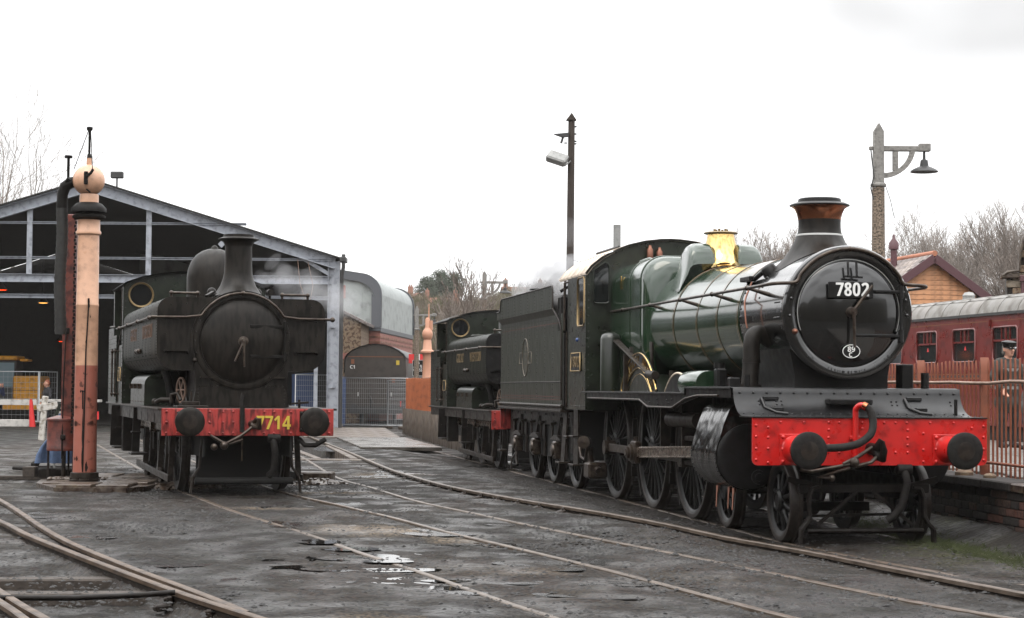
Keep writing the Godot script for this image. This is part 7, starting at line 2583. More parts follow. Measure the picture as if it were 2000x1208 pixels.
func build_column() -> void:
	var base := Vector3(-6.56, 0.22, -29.5)
	var e := thing("water_column", "tall pink water column with ball top and peeling lower half, left foreground", "water column", base)
	var b := MB.new()
	b.lathe([Vector2(0.235, 0.0), Vector2(0.235, 0.02), Vector2(0.215, 0.03), Vector2(0.215, 0.12), Vector2(0.2, 0.13), Vector2(0.17, 0.13)], 36)
	for k in 8:
		var a := TAU * (k + 0.3) / 8
		b.tube([Vector3(cos(a) * 0.222, 0.02, sin(a) * 0.222), Vector3(cos(a) * 0.222, 0.05, sin(a) * 0.222)], 0.014, 6)
	part("base_flange", b, M.frame_pale, e)
	for q in [[0.0, 0.15, 1.15, 0.012], [0.35, 0.12, 0.3, 0.018], [-0.5, 0.3, 0.38, 0.014], [-0.25, 1.35, 1.4, 0.01], [0.15, 2.1, 2.16, 0.008], [0.5, 2.5, 2.54, 0.008]]:
		b = MB.new()
		var rows2 := []
		for i in 9:
			var y := lerpf(q[1], q[2], i / 8.0)
			var w: float = (q[3] / 0.175) * (0.5 + rng.randf()) * sin(PI * clampf((i + 0.4) / 8.8, 0.05, 0.95))
			var row := []
			for k in 4:
				var a: float = PI / 2 - q[0] + w * (k / 3.0 * 2.0 - 1.0) + 0.02 * sin(i * 1.3)
				var rr := (0.182 if y < 0.9 else 0.178) if y < 1.77 else 0.1735
				row.append(Vector3(cos(a) * rr, y, sin(a) * rr))
			rows2.append(row)
		b.loft(rows2, false)
		part("bare_iron_patch", b, M.frame, e)
	b = MB.new()
	b.lathe([Vector2(0.18, 0.12), Vector2(0.175, 0.8), Vector2(0.172, 1.77)], 36)
	part("lower_shaft", b, M.salmon_low, e)
	b = MB.new()
	b.lathe([Vector2(0.172, 1.765), Vector2(0.17, 2.68), Vector2(0.175, 2.69), Vector2(0.175, 2.71), Vector2(0.169, 2.72), Vector2(0.163, 3.78), Vector2(0.19, 3.8), Vector2(0.195, 3.83), Vector2(0.175, 3.86), Vector2(0.172, 4.0), Vector2(0.18, 4.05)], 36)
	part("upper_shaft", b, M.salmon, e)
	b = MB.new()
	b.lathe([Vector2(0.18, 4.02), Vector2(0.25, 4.05), Vector2(0.255, 4.08), Vector2(0.19, 4.12), Vector2(0.265, 4.14), Vector2(0.265, 4.2), Vector2(0.2, 4.27), Vector2(0.15, 4.29)], 36)
	for k in 8:
		var a := TAU * k / 8
		b.ball(Vector3(cos(a) * 0.235, 4.17, sin(a) * 0.235), 0.035, 8, 5)
	part("swivel_flange", b, M.black_dirty, e)
	b = MB.new()
	b.lathe([Vector2(0.145, 4.27), Vector2(0.145, 4.4), Vector2(0.14, 4.42)], 30)
	b.xf = Transform3D(Basis.IDENTITY, Vector3(-0.01, 4.635, 0))
	b.ball(Vector3.ZERO, 0.245, 32, 18)
	b.xf = Transform3D(Basis.IDENTITY, Vector3(-0.01, 0, 0))
	b.lathe([Vector2(0.04, 4.85), Vector2(0.04, 4.98), Vector2(0.0, 4.98)], 14)
	part("ball_head", b, M.salmon, e)
	b = MB.new()
	b.tube([Vector3(-0.01, 4.97, 0), Vector3(-0.01, 5.4, 0)], 0.018, 8)
	b.xf = Transform3D(Basis.IDENTITY, Vector3(-0.01, 5.4, 0))
	b.lathe([Vector2(0.02, 0), Vector2(0.045, 0.02), Vector2(0.05, 0.06), Vector2(0.03, 0.07), Vector2(0, 0.07)], 10)
	b.xf = Transform3D(Basis.IDENTITY, Vector3(-0.01, 4.97, 0))
	b.lathe([Vector2(0.04, 0), Vector2(0.03, 0.07), Vector2(0.02, 0.08)], 10)
	b.xf = Transform3D.IDENTITY
	b.tube([Vector3(-0.02, 5.42, 0.02), Vector3(-0.22, 4.8, 0.1)], 0.007, 5)
	b.tube([Vector3(0.01, 5.42, 0.02), Vector3(0.1, 4.75, 0.25)], 0.007, 5)
	b.box(Vector3(-0.03, 4.55, 0.22), Vector3(0.03, 4.75, 0.27), 0.01)
	b.tube([Vector3(0.0, 4.66, 0.25), Vector3(0.08, 4.72, 0.28), Vector3(0.11, 4.78, 0.26)], 0.022, 6)
	b.tube([Vector3(0.0, 4.48, 0.2), Vector3(0.06, 4.43, 0.2)], 0.012, 5)
	part("tie_rods", b, M.black_dirty, e)
	# swan arm with the leather bag
	b = MB.new()
	b.tube([Vector3(-0.2, 4.62, -0.02), Vector3(-0.3, 4.6, -0.02), Vector3(-0.38, 4.54, -0.02), Vector3(-0.42, 4.42, -0.02), Vector3(-0.425, 4.2, -0.02)], [0.085, 0.088, 0.088, 0.085, 0.085], 16)
	part("swan_neck", b, M.black_dirty, e)
	b = MB.new()
	var pts := []
	var rad := []
	for i in 66:
		var y := 4.2 - i * 0.03
		pts.append(Vector3(-0.425 + 0.012 * sin(i * 0.12), y, -0.02))
		rad.append(0.088 + (0.007 if i % 3 == 0 else -0.003))
	b.tube(pts, rad, 16)
	part("leather_bag", b, M.hose, e)
	b = MB.new()
	b.tube([Vector3(-0.33, 4.55, 0), Vector3(-0.33, 5.0, 0)], 0.022, 8)
	b.tube([Vector3(-0.33, 4.98, 0), Vector3(-0.33, 5.02, 0)], 0.06, 10)
	b.tube([Vector3(-0.35, 4.6, 0.03), Vector3(-0.3, 4.66, 0.06)], 0.035, 8)
	part("valve_stem", b, M.black_dirty, e)
	b = MB.new()
	b.tube([Vector3(0.06, 2.7, 0.18), Vector3(0.03, 2.0, 0.185), Vector3(0.02, 1.0, 0.185), Vector3(0.01, 0.14, 0.19)], 0.011, 6)
	b.tube([Vector3(0.06, 2.66, 0.17), Vector3(0.06, 2.8, 0.19)], 0.016, 6)
	b.tube([Vector3(-0.01, 1.38, 0.18), Vector3(-0.005, 1.1, 0.18)], 0.01, 6)
	b.tube([Vector3(-0.03, 1.38, 0.18), Vector3(0.03, 1.37, 0.18)], 0.01, 6)
	part("control_rod", b, M.black_dirty, e)
	b = MB.new()
	for i in 62:
		var y := 4.1 - i * 0.055
		b.box(Vector3(-0.235 - 0.012 * (i % 2), y - 0.025, -0.1), Vector3(-0.215 + 0.012 * ((i + 1) % 2), y + 0.02, -0.08))
	part("chain", b, M.black_dirty, e)
	# fire devil
	e = thing("brazier", "rusty red iron brazier drum on legs with a tall square flue, beside the pink column", "brazier", Vector3(-7.16, 0.22, -30.6))
	b = MB.new()
	b.lathe([Vector2(0.0, 0.42), Vector2(0.25, 0.42), Vector2(0.255, 0.46), Vector2(0.25, 0.47), Vector2(0.25, 0.9), Vector2(0.265, 0.905), Vector2(0.26, 0.93), Vector2(0.1, 0.98), Vector2(0, 0.98)], 36)
	part("drum", b, M.devil_red, e)
	b = MB.new()
	for p in [Vector3(-0.2, 0, 0.12), Vector3(0.2, 0, 0.12), Vector3(0.05, 0, -0.2)]:
		b.tube([p, p + Vector3(0, 0.44, 0)], 0.018, 6)
	b.tube([Vector3(0.03, 0, 0.05), Vector3(0.03, 0.42, 0.05)], 0.035, 8)
	part("leg", b, M.frame_pale, e)
	b = MB.new()
	b.box(Vector3(-0.02, 0.95, -0.09), Vector3(0.16, 4.2, 0.09), 0.015)
	part("flue", b, M.devil_red, e)
	b = MB.new()
	b.tube([Vector3(0.05, 0.3, 0.27), Vector3(0.04, 1.4, 0.2), Vector3(0.05, 2.3, 0.12)], 0.012, 5)
	b.box(Vector3(0.02, 0.6, 0.24), Vector3(0.1, 0.68, 0.28), 0.01)
	b.box(Vector3(0.02, 2.28, 0.09), Vector3(0.1, 2.38, 0.13), 0.01)
	part("damper_rod", b, M.frame, e)
	# stone plinth of slabs
	e = thing("plinth", "low worn stone slab plinth under the pink water column", "plinth", Vector3(-6.5, 0.1, -29.6))
	b = MB.new()
	b.xf = Transform3D(Basis(Vector3(1, 0, 0), Vector3(0, 0, -1), Vector3(0, 1, 0)), Vector3.ZERO)
	var outline := gpoly([-1.05, -1.2, -0.78, -0.2, -0.25, -1.45 + 2.95, 0.85, 1.5, 1.05, 0.9, 1.15, -2.6, -0.9, -3.0])
	b.prism(gpoly([-1.0, 1.0, -0.8, -0.1, -0.22, -1.42, 0.85, -1.42, 1.05, -0.9, 1.2, 2.6, -0.85, 3.0]), -0.1, 0.08)
	part("plinth_base", b, M.slab_b, e)
	for q in [[-0.2, 0.55, 0.32, 1.36, 0.0], [0.34, 0.5, 0.82, 1.36, 0.03], [-0.62, -0.35, -0.05, 0.5, 0.02], [-0.02, -0.3, 0.45, 0.5, 0.0], [0.48, -0.35, 1.0, 0.46, -0.02], [-0.75, -1.2, 0.0, -0.4, 0.02], [0.03, -1.25, 0.6, -0.36, -0.03], [0.63, -1.2, 1.08, -0.4, 0.0], [-0.8, -2.4, 0.1, -1.28, 0.02], [0.15, -2.5, 1.1, -1.3, 0.0]]:
		b = MB.new()
		b.xf = Transform3D(Basis(Vector3.UP, q[4]), Vector3.ZERO)
		b.box(Vector3(q[0], 0.06, q[1]), Vector3(q[2], 0.118 + rng.randf_range(-0.01, 0.012), q[3]), 0.012)
		part("slab", b, M.slab if rng.randf() < 0.6 else M.slab_b, e)
	# blue cloth, drum lid, hoops by the brazier
	b = MB.new()
	var rows := []
	for i in 7:
		var t := i / 6.0
		var row := []
		for k in 15:
			var f := k / 14.0
			var w := 0.12 + 0.2 * t
			row.append(Vector3((f - 0.5) * 2.0 * w + 0.05 * sin(t * 6.0 + f * 3.0) - 0.2 * t, 1.0 - 0.82 * t, 0.12 * sin(f * 19.0) * (0.3 + t * 0.7) * 0.5 - 0.1 * t))
		rows.append(row)
	b.loft(rows, false)
	var cl := part("canvas_sheet", b, M.blue_cloth, self)
	cl.position = Vector3(-7.3, 0.22, -31.4)
	tag(cl, "faded blue canvas sheet draped behind the red brazier drum", "sheet")
	var d := thing("iron_pan", "shallow rusty iron pan lying below the blue canvas sheet", "pan", Vector3(-7.35, 0.2, -30.95))
	b = MB.new()
	b.lathe([Vector2(0, 0.0), Vector2(0.27, 0.0), Vector2(0.28, 0.13), Vector2(0.26, 0.13), Vector2(0.25, 0.03), Vector2(0, 0.03)], 28)
	part("pan", b, M.frame, d)
	b = MB.new()
	b.box(Vector3(-0.5, 0, -0.1), Vector3(-0.3, 0.17, 0.15), 0.01)
	part("wooden_block", b, M.wood, d)
	b = MB.new()
	for i in 30:
		b.ball(Vector3(rng.randf_range(-0.2, 0.8), 0.02, rng.randf_range(0.1, 0.5)), rng.randf_range(0.02, 0.05), 6, 4, 0.7)
	var ck := part("clinker_heap", b, M.slab, self, "stuff")
	ck.position = Vector3(-7.1, 0.2, -30.4)
	tag(ck, "small heap of pale clinker at the feet of the brazier", "clinker")
	d = thing("iron_trough", "flat iron tray with a bent rod lying left of the brazier", "tray", Vector3(-8.6, 0.13, -35.0), 0.1)
	b = MB.new()
	b.tube([Vector3(0.9, 0.03, 0.2), Vector3(0.0, 0.03, 0.3), Vector3(-0.45, 0.04, 0.1), Vector3(-0.2, 0.04, -0.3), Vector3(0.9, 0.04, -0.4)], 0.035, 6)
	part("rim", b, M.frame, d)
	b = MB.new()
	b.tube([Vector3(-0.05, 0.05, 0), Vector3(-0.02, 0.15, 0), Vector3(0.02, 0.3, 0)], 0.025, 6)
	b.ball(Vector3(-0.1, 0.1, 0), 0.07, 8, 5)
	part("valve_key", b, M.frame, d)
	d = thing("timber_baulk", "long low timber baulk lying on the ground left of the plinth", "timber", Vector3(-8.0, 0.12, -31.6), 0.12)
	b = MB.new()
	b.box(Vector3(-1.0, 0, -0.1), Vector3(2.0, 0.07, 0.1), 0.01)
	part("baulk", b, M.wood, d)
	d = thing("chair_frame", "bent tubular chair frame behind the blue canvas sheet", "chair frame", Vector3(-7.75, 0.2, -31.9))
	b = MB.new()
	b.tube([Vector3(0.1, 0, 0), Vector3(0.0, 0.35, 0), Vector3(0.05, 0.45, 0), Vector3(0.25, 0.5, 0)], 0.022, 6)
	b.tube([Vector3(0.1, 0, -0.35), Vector3(0.0, 0.35, -0.35), Vector3(0.05, 0.45, -0.35), Vector3(0.25, 0.5, -0.35)], 0.022, 6)
	part("tube_frame", b, M.metal_grey, d)
	# ash heaps beside the left engine
	for q in [[-4.95, -29.4, 0.65, 0.16, "ash heap beside the left front wheel of the left engine"], [-3.05, -30.6, 0.5, 0.1, "low ash heap at the right front wheel of the left engine"]]:
		b = MB.new()
		var rr := []
		for i in 7:
			var t := i / 6.0
			var row := []
			for k in 26:
				var a := TAU * k / 26
				var r: float = q[2] * t * (1.0 + 0.18 * sin(a * 3 + i) + 0.1 * sin(a * 7 + i * 2))
				row.append(Vector3(cos(a) * r, q[3] * (1 - t * t) + rng.randf_range(-0.02, 0.02) * (1 - t) - 0.03 * t, sin(a) * r * 0.8))
			rr.append(row)
		b.loft(rr, true)
		for i in 70:
			var a := rng.randf() * TAU
			var t := sqrt(rng.randf())
			b.ball(Vector3(cos(a) * q[2] * t, q[3] * (1 - t * t), sin(a) * q[2] * t * 0.8), rng.randf_range(0.012, 0.04), 5, 3, 0.7)
		var o := part("ash_heap", b, M.coal if false else M.slab_b, self, "stuff")
		o.position = Vector3(q[0], 0.12, q[1])
		tag(o, q[4], "ash heap")

func build_left_yard() -> void:
	heras("mesh_fence", "temporary mesh fence panel before the yellow digger, left edge", Vector3(-20.6, 0.1, -75.0), Vector3(-18.55, 0.1, -75.0), 2.1, 11)
	heras("mesh_fence", "narrow turned mesh fence panel right of the yellow digger", Vector3(-18.5, 0.1, -75.0), Vector3(-18.1, 0.1, -76.2), 2.1, 6)
	var e := thing("road_barrier", "white plank barrier across the yard in front of the digger", "barrier", Vector3(-18.6, 0.1, -72))
	var b := MB.new()
	b.box(Vector3(-1.6, 0.82, -0.03), Vector3(0.75, 1.03, 0.03), 0.008)
	part("plank", b, M.white_board, e)
	b = MB.new()
	b.box(Vector3(0.85, 0.95, -0.03), Vector3(3.2, 1.05, 0.03), 0.008)
	part("plank", b, M.white_board, e)
	b = MB.new()
	b.box(Vector3(-1.6, 0.0, -0.1), Vector3(0.55, 0.28, 0.1), 0.015)
	part("kerb_beam", b, M.white_board, e)
	for q in [[2.35, 0.55, 0.85], [2.75, 0.3, 0.6]]:
		b = MB.new()
		b.box(Vector3(q[0], q[1], 0.02), Vector3(q[0] + 0.35, q[2], 0.06), 0.005)
		part("red_board", b, M.red_post, e)
	e = thing("bollard", "leaning red plastic post at the end of the white barrier plank", "post", Vector3(-17.95, 0.1, -71.6))
	b = MB.new()
	b.tube([Vector3(0.05, 0, 0), Vector3(-0.02, 1.0, 0), Vector3(-0.02, 1.05, 0)], [0.12, 0.06, 0.03], 10)
	part("post", b, M.red_post, e)
	e = thing("gate_post", "leaning white gate post with peeling paint left of the brazier", "post", Vector3(-13.25, 0.12, -54.0))
	b = MB.new()
	b.bar(Vector3(0, 0, 0), Vector3(0.1, 1.25, 0), 0.16, 0.1, Vector3(0, 0, 1), 0.01)
	b.bar(Vector3(-0.12, 0.9, 0.02), Vector3(0.45, 1.0, 0.02), 0.2, 0.08, Vector3(0, 0, 1), 0.01)
	part("post", b, M.white_dirty, e)
	b = MB.new()
	b.bar(Vector3(0.25, 0.15, 0.1), Vector3(0.55, 1.05, 0.1), 0.1, 0.03, Vector3(0, 0, 1), 0.01)
	part("green_strap", b, M.green_cab, e)
	b = MB.new()
	for y in [0.3, 0.5, 0.7, 0.9]:
		b.box(Vector3(0.5, y, 0.05), Vector3(1.1, y + 0.12, 0.1), 0.01)
	b.box(Vector3(1.0, 0, 0.0), Vector3(1.12, 1.2, 0.1), 0.01)
	part("white_rails", b, M.white_dirty, e)
	# digger
	e = thing("digger", "yellow digger with cab and beacon parked in the shed mouth", "digger", Vector3(-20.4, 0.1, -79))
	b = MB.new()
	b.box(Vector3(-0.2, 0.75, 0), Vector3(0.95, 1.95, -1.6), 0.06)
	b.box(Vector3(-0.6, 0.55, 0.05), Vector3(1.0, 0.78, -1.6), 0.03)
	part("engine_cover", b, M.digger, e)
	b = MB.new()
	b.box(Vector3(0.3, 0.8, 0.01), Vector3(0.8, 1.0, 0.05), 0.03)
	part("counterweight", b, M.metal_grey, e)
	b = MB.new()
	b.box(Vector3(-0.2, 1.35, 0.008), Vector3(0.95, 1.37, 0.012))
	part("panel_joint", b, M.metal_dark, e)
	b = MB.new()
	b.box(Vector3(-1.7, 0.8, -0.3), Vector3(-0.15, 2.6, -1.5), 0.05)
	part("cab_frame", b, M.metal_dark, e)
	b = MB.new()
	b.box(Vector3(-1.6, 1.5, -0.29), Vector3(-1.0, 2.5, -0.27))
	b.box(Vector3(-0.85, 1.5, -0.29), Vector3(-0.22, 2.5, -0.27))
	part("cab_window", b, mat("cab_glass", 0.2, 0.27, 0.3, 0.1), e)
	b = MB.new()
	b.box(Vector3(-1.8, 2.6, -0.2), Vector3(-0.1, 2.78, -1.6), 0.05)
	b.box(Vector3(0.0, 2.55, -0.3), Vector3(0.35, 2.65, -1.0), 0.03)
	part("cab_roof", b, M.digger, e)
	b = MB.new()
	b.tube([Vector3(-1.2, 2.78, -0.6), Vector3(-1.2, 3.0, -0.6)], 0.08, 10)
	part("beacon", b, M.red_post, e)
	b = MB.new()
	for x in [-1.3, 0.6]:
		b.tube([Vector3(x - 0.25, 0.45, -0.5), Vector3(x + 0.25, 0.45, -0.5)], 0.45, 16)
	part("wheel", b, M.rubber, e)
	b = MB.new()
	b.bar(Vector3(1.8, 1.0, -1.5), Vector3(2.3, 2.3, -2.0), 0.3, 0.35)
	b.bar(Vector3(2.3, 2.3, -2.0), Vector3(2.6, 0.7, -1.0), 0.25, 0.3)
	part("arm", b, M.digger, e)

# ---------------------------------------------------------------- people: one skin over capsules
func skin(bones: Array, cell: float, k: float) -> MB:
	# bones: [a, b, ra, rb, colour]
	var lo := Vector3(99, 99, 99)
	var hi := -lo
	for q in bones:
		for e in 2:
			var r: float = q[2 + e] + cell * 2 + 0.02
			lo = lo.min(q[e] - Vector3.ONE * r)
			hi = hi.max(q[e] + Vector3.ONE * r)
	var n := Vector3i(((hi - lo) / cell).ceil()) + Vector3i.ONE
	var f := PackedFloat32Array()
	f.resize(n.x * n.y * n.z)
	f.fill(9.0)
	var own := PackedInt32Array()
	own.resize(f.size())
	var near := PackedFloat32Array()
	near.resize(f.size())
	near.fill(9.0)
	for bi in bones.size():
		var q = bones[bi]
		var a: Vector3 = q[0]
		var d: Vector3 = q[1] - q[0]
		var dd := maxf(d.length_squared(), 1e-8)
		var rm: float = maxf(q[2], q[3]) + cell * 2.0 + k
		var l := Vector3i(((a.min(q[1]) - Vector3.ONE * rm - lo) / cell).floor()).max(Vector3i.ZERO)
		var h := Vector3i(((a.max(q[1]) + Vector3.ONE * rm - lo) / cell).ceil()).min(n - Vector3i.ONE)
		for z in range(l.z, h.z + 1):
			for y in range(l.y, h.y + 1):
				var row := (z * n.y + y) * n.x
				for x in range(l.x, h.x + 1):
					var p := lo + Vector3(x, y, z) * cell - a
					var t := clampf(p.dot(d) / dd, 0, 1)
					var s: float = (p - d * t).length() - lerpf(q[2], q[3], t)
					var i := row + x
					if s < near[i]:
						near[i] = s
						own[i] = bi
					var o := f[i]
					if o > 8.0:
						f[i] = s
					else:
						var hh := clampf(0.5 + 0.5 * (s - o) / k, 0, 1)
						f[i] = lerpf(s, o, hh) - k * hh * (1.0 - hh)
	var mb := MB.new()
	mb.use_col = true
	var vid := {}
	var vp := []
	var vc := []
	var sx := 1
	var sy := n.x
	var sz := n.x * n.y
	var grad := func(p: Vector3) -> Vector3:
		var g := (p - lo) / cell
		var x := clampi(int(g.x), 1, n.x - 3); var y := clampi(int(g.y), 1, n.y - 3); var z := clampi(int(g.z), 1, n.z - 3)
		var i := z * sz + y * sy + x
		var fx := Vector3.ZERO
		for c in 8:
			var j := i + (c & 1) + ((c >> 1) & 1) * sy + ((c >> 2) & 1) * sz
			fx += Vector3(f[j + 1] - f[j - 1], f[j + sy] - f[j - sy], f[j + sz] - f[j - sz])
		return fx.normalized()
	for z in range(n.z - 1):
		for y in range(n.y - 1):
			for x in range(n.x - 1):
				var i := z * sz + y * sy + x
				if f[i] > cell * 3.0:
					continue
				var s0 := 0
				var acc := Vector3.ZERO
				var cnt := 0
				var cs := [f[i], f[i + 1], f[i + sy], f[i + sy + 1], f[i + sz], f[i + sz + 1], f[i + sz + sy], f[i + sz + sy + 1]]
				for c in 8:
					if cs[c] < 0: s0 += 1
				if s0 == 0 or s0 == 8:
					continue
				for e in [[0, 1], [2, 3], [4, 5], [6, 7], [0, 2], [1, 3], [4, 6], [5, 7], [0, 4], [1, 5], [2, 6], [3, 7]]:
					var va: float = cs[e[0]]
					var vb: float = cs[e[1]]
					if (va < 0) == (vb < 0):
						continue
					var t := va / (va - vb)
					var pa := Vector3(e[0] & 1, (e[0] >> 1) & 1, (e[0] >> 2) & 1)
					var pb := Vector3(e[1] & 1, (e[1] >> 1) & 1, (e[1] >> 2) & 1)
					acc += pa.lerp(pb, t)
					cnt += 1
				vid[i] = vp.size()
				vp.append(lo + (Vector3(x, y, z) + acc / cnt) * cell)
				vc.append(bones[own[i]][4])
	for i in vid:
		for e in [[sx, sy, sz], [sy, sz, sx], [sz, sx, sy]]:
			var j: int = i + e[0]
			if (f[i] < 0) == (f[j] < 0):
				continue
			var a: int = i
			var b2: int = i - e[1]
			var c2: int = i - e[1] - e[2]
			var d2: int = i - e[2]
			if not (vid.has(b2) and vid.has(c2) and vid.has(d2)):
				continue
			var ia: int = vid[a]; var ib: int = vid[b2]; var ic: int = vid[c2]; var id: int = vid[d2]
			mb.col = vc[ia]
			var na: Vector3 = grad.call(vp[ia]); var nb: Vector3 = grad.call(vp[ib]); var nc: Vector3 = grad.call(vp[ic]); var nd: Vector3 = grad.call(vp[id])
			mb.tri3(vp[ia], vp[ib], vp[ic], na, nb, nc)
			mb.tri3(vp[ia], vp[ic], vp[id], na, nc, nd)
	return mb

const FLESH := Color(0.46, 0.24, 0.17)

func person(label: String, at: Vector3, turn: float, o: Dictionary) -> Node3D:
	# faces +z; right hand is at -x
	var e := thing("person", label, "person", at, turn)
	var coat: Color = o.coat
	var legs: Color = o.legs
	var shoe := Color(0.015, 0.014, 0.013)
	var bn := []
	var hip := 0.9
	var sh := 1.44
	for s in [-1.0, 1.0]:
		var st: float = o.get("stride", 0.0) * s
		bn.append([Vector3(0.1 * s, hip, 0), Vector3(0.11 * s, 0.5, 0.03 + st * 0.5), 0.105, 0.075, legs])
		bn.append([Vector3(0.11 * s, 0.5, 0.03 + st * 0.5), Vector3(0.11 * s, 0.1, -0.02 + st), 0.072, 0.055, legs])
		bn.append([Vector3(0.11 * s, 0.045, -0.05 + st), Vector3(0.125 * s, 0.04, 0.15 + st), 0.048, 0.04, shoe])
		var el: Vector3 = o.elbows[0 if s < 0 else 1]
		var hd: Vector3 = o.hands[0 if s < 0 else 1]
		bn.append([Vector3(0.19 * s, sh - 0.03, 0), el, 0.072, 0.06, coat])
		bn.append([el, hd, 0.06, 0.045, coat])
		var dir := (hd - el).normalized()
		bn.append([hd + dir * 0.02, hd + dir * 0.08, 0.035, 0.036, FLESH])
		var side := dir.cross(Vector3(0, 0, 1)).normalized()
		for fi in 4:
			var off := side * (fi - 1.5) * 0.019
			var l: float = [0.06, 0.07, 0.066, 0.052][fi]
			bn.append([hd + dir * 0.1 + off, hd + dir * (0.1 + l) + off * 1.1 + Vector3(0, 0, 0.02), 0.0095, 0.008, FLESH])
		bn.append([hd + dir * 0.05 + side * 0.03 * -s, hd + dir * 0.1 + side * 0.055 * -s + Vector3(0, 0, 0.015), 0.011, 0.009, FLESH])
	bn.append([Vector3(-0.07, 0.93, 0), Vector3(0.07, 0.93, 0), 0.135, 0.135, coat if o.get("long", false) else legs])
	bn.append([Vector3(0, 0.98, 0.0), Vector3(0, 1.2, 0.0), 0.155, 0.16, coat])
	bn.append([Vector3(-0.08, 1.28, 0.0), Vector3(0.08, 1.28, 0.0), 0.15, 0.15, coat])
	bn.append([Vector3(-0.13, sh - 0.02, -0.01), Vector3(0.13, sh - 0.02, -0.01), 0.085, 0.085, coat])
	if o.get("long", false):
		bn.append([Vector3(-0.07, 0.75, 0), Vector3(0.07, 0.75, 0), 0.16, 0.16, coat])
	var hx: Vector3 = o.get("look", Vector3.ZERO)
	var hc := Vector3(0, 1.645, 0.03) + hx * 0.02
	bn.append([Vector3(0, 1.45, -0.01), hc - Vector3(0, 0.1, 0.02), 0.062, 0.058, FLESH])
	bn.append([hc + Vector3(0, 0.03, -0.02), hc + Vector3(0, 0.0, 0.0), 0.095, 0.09, FLESH])
	bn.append([hc + Vector3(0, -0.03, 0.03), hc + Vector3(0, -0.085, 0.05), 0.066, 0.045, FLESH])
	var mb := skin(bn, 0.017, 0.035)
	part("body", mb, M.people, e)
	# face on a finer grid
	var fb := []
	fb.append([hc + Vector3(0, 0.01, 0.1), hc + Vector3(0, -0.028, 0.122), 0.012, 0.017, FLESH])
	for s in [-1.0, 1.0]:
		fb.append([hc + Vector3(0.094 * s, 0.01, -0.01), hc + Vector3(0.094 * s, -0.03, 0.0), 0.015, 0.012, FLESH])
		fb.append([hc + Vector3(0.045 * s, 0.028, 0.074), hc + Vector3(0.02 * s, 0.03, 0.085), 0.012, 0.012, FLESH * 0.8])
	part("face", skin(fb, 0.005, 0.01), M.people, e)
	var ey := MB.new()
	ey.use_col = true
	for s in [-1.0, 1.0]:
		ey.col = Color(0.03, 0.02, 0.015)
		ey.ball(hc + Vector3(0.034 * s, 0.008, 0.082), 0.011, 8, 6)
	ey.col = Color(0.26, 0.09, 0.07)
	ey.tube([hc + Vector3(-0.026, -0.062, 0.09), hc + Vector3(0, -0.064, 0.1), hc + Vector3(0.026, -0.062, 0.09)], 0.006, 5)
	part("eyes_and_mouth", ey, M.people, e)
	if o.has("hair"):
		var hb := [[hc + Vector3(0, 0.06, -0.03), hc + Vector3(0, -0.0, -0.06), 0.094, 0.08, o.hair], [hc + Vector3(-0.07, 0.03, -0.03), hc + Vector3(-0.075, -0.06, -0.04), 0.04, 0.035, o.hair], [hc + Vector3(0.07, 0.03, -0.03), hc + Vector3(0.075, -0.06, -0.04), 0.04, 0.035, o.hair]]
		part("hair", skin(hb, 0.012, 0.02), M.people, e)
	e.set_meta("head", hc)
	return e

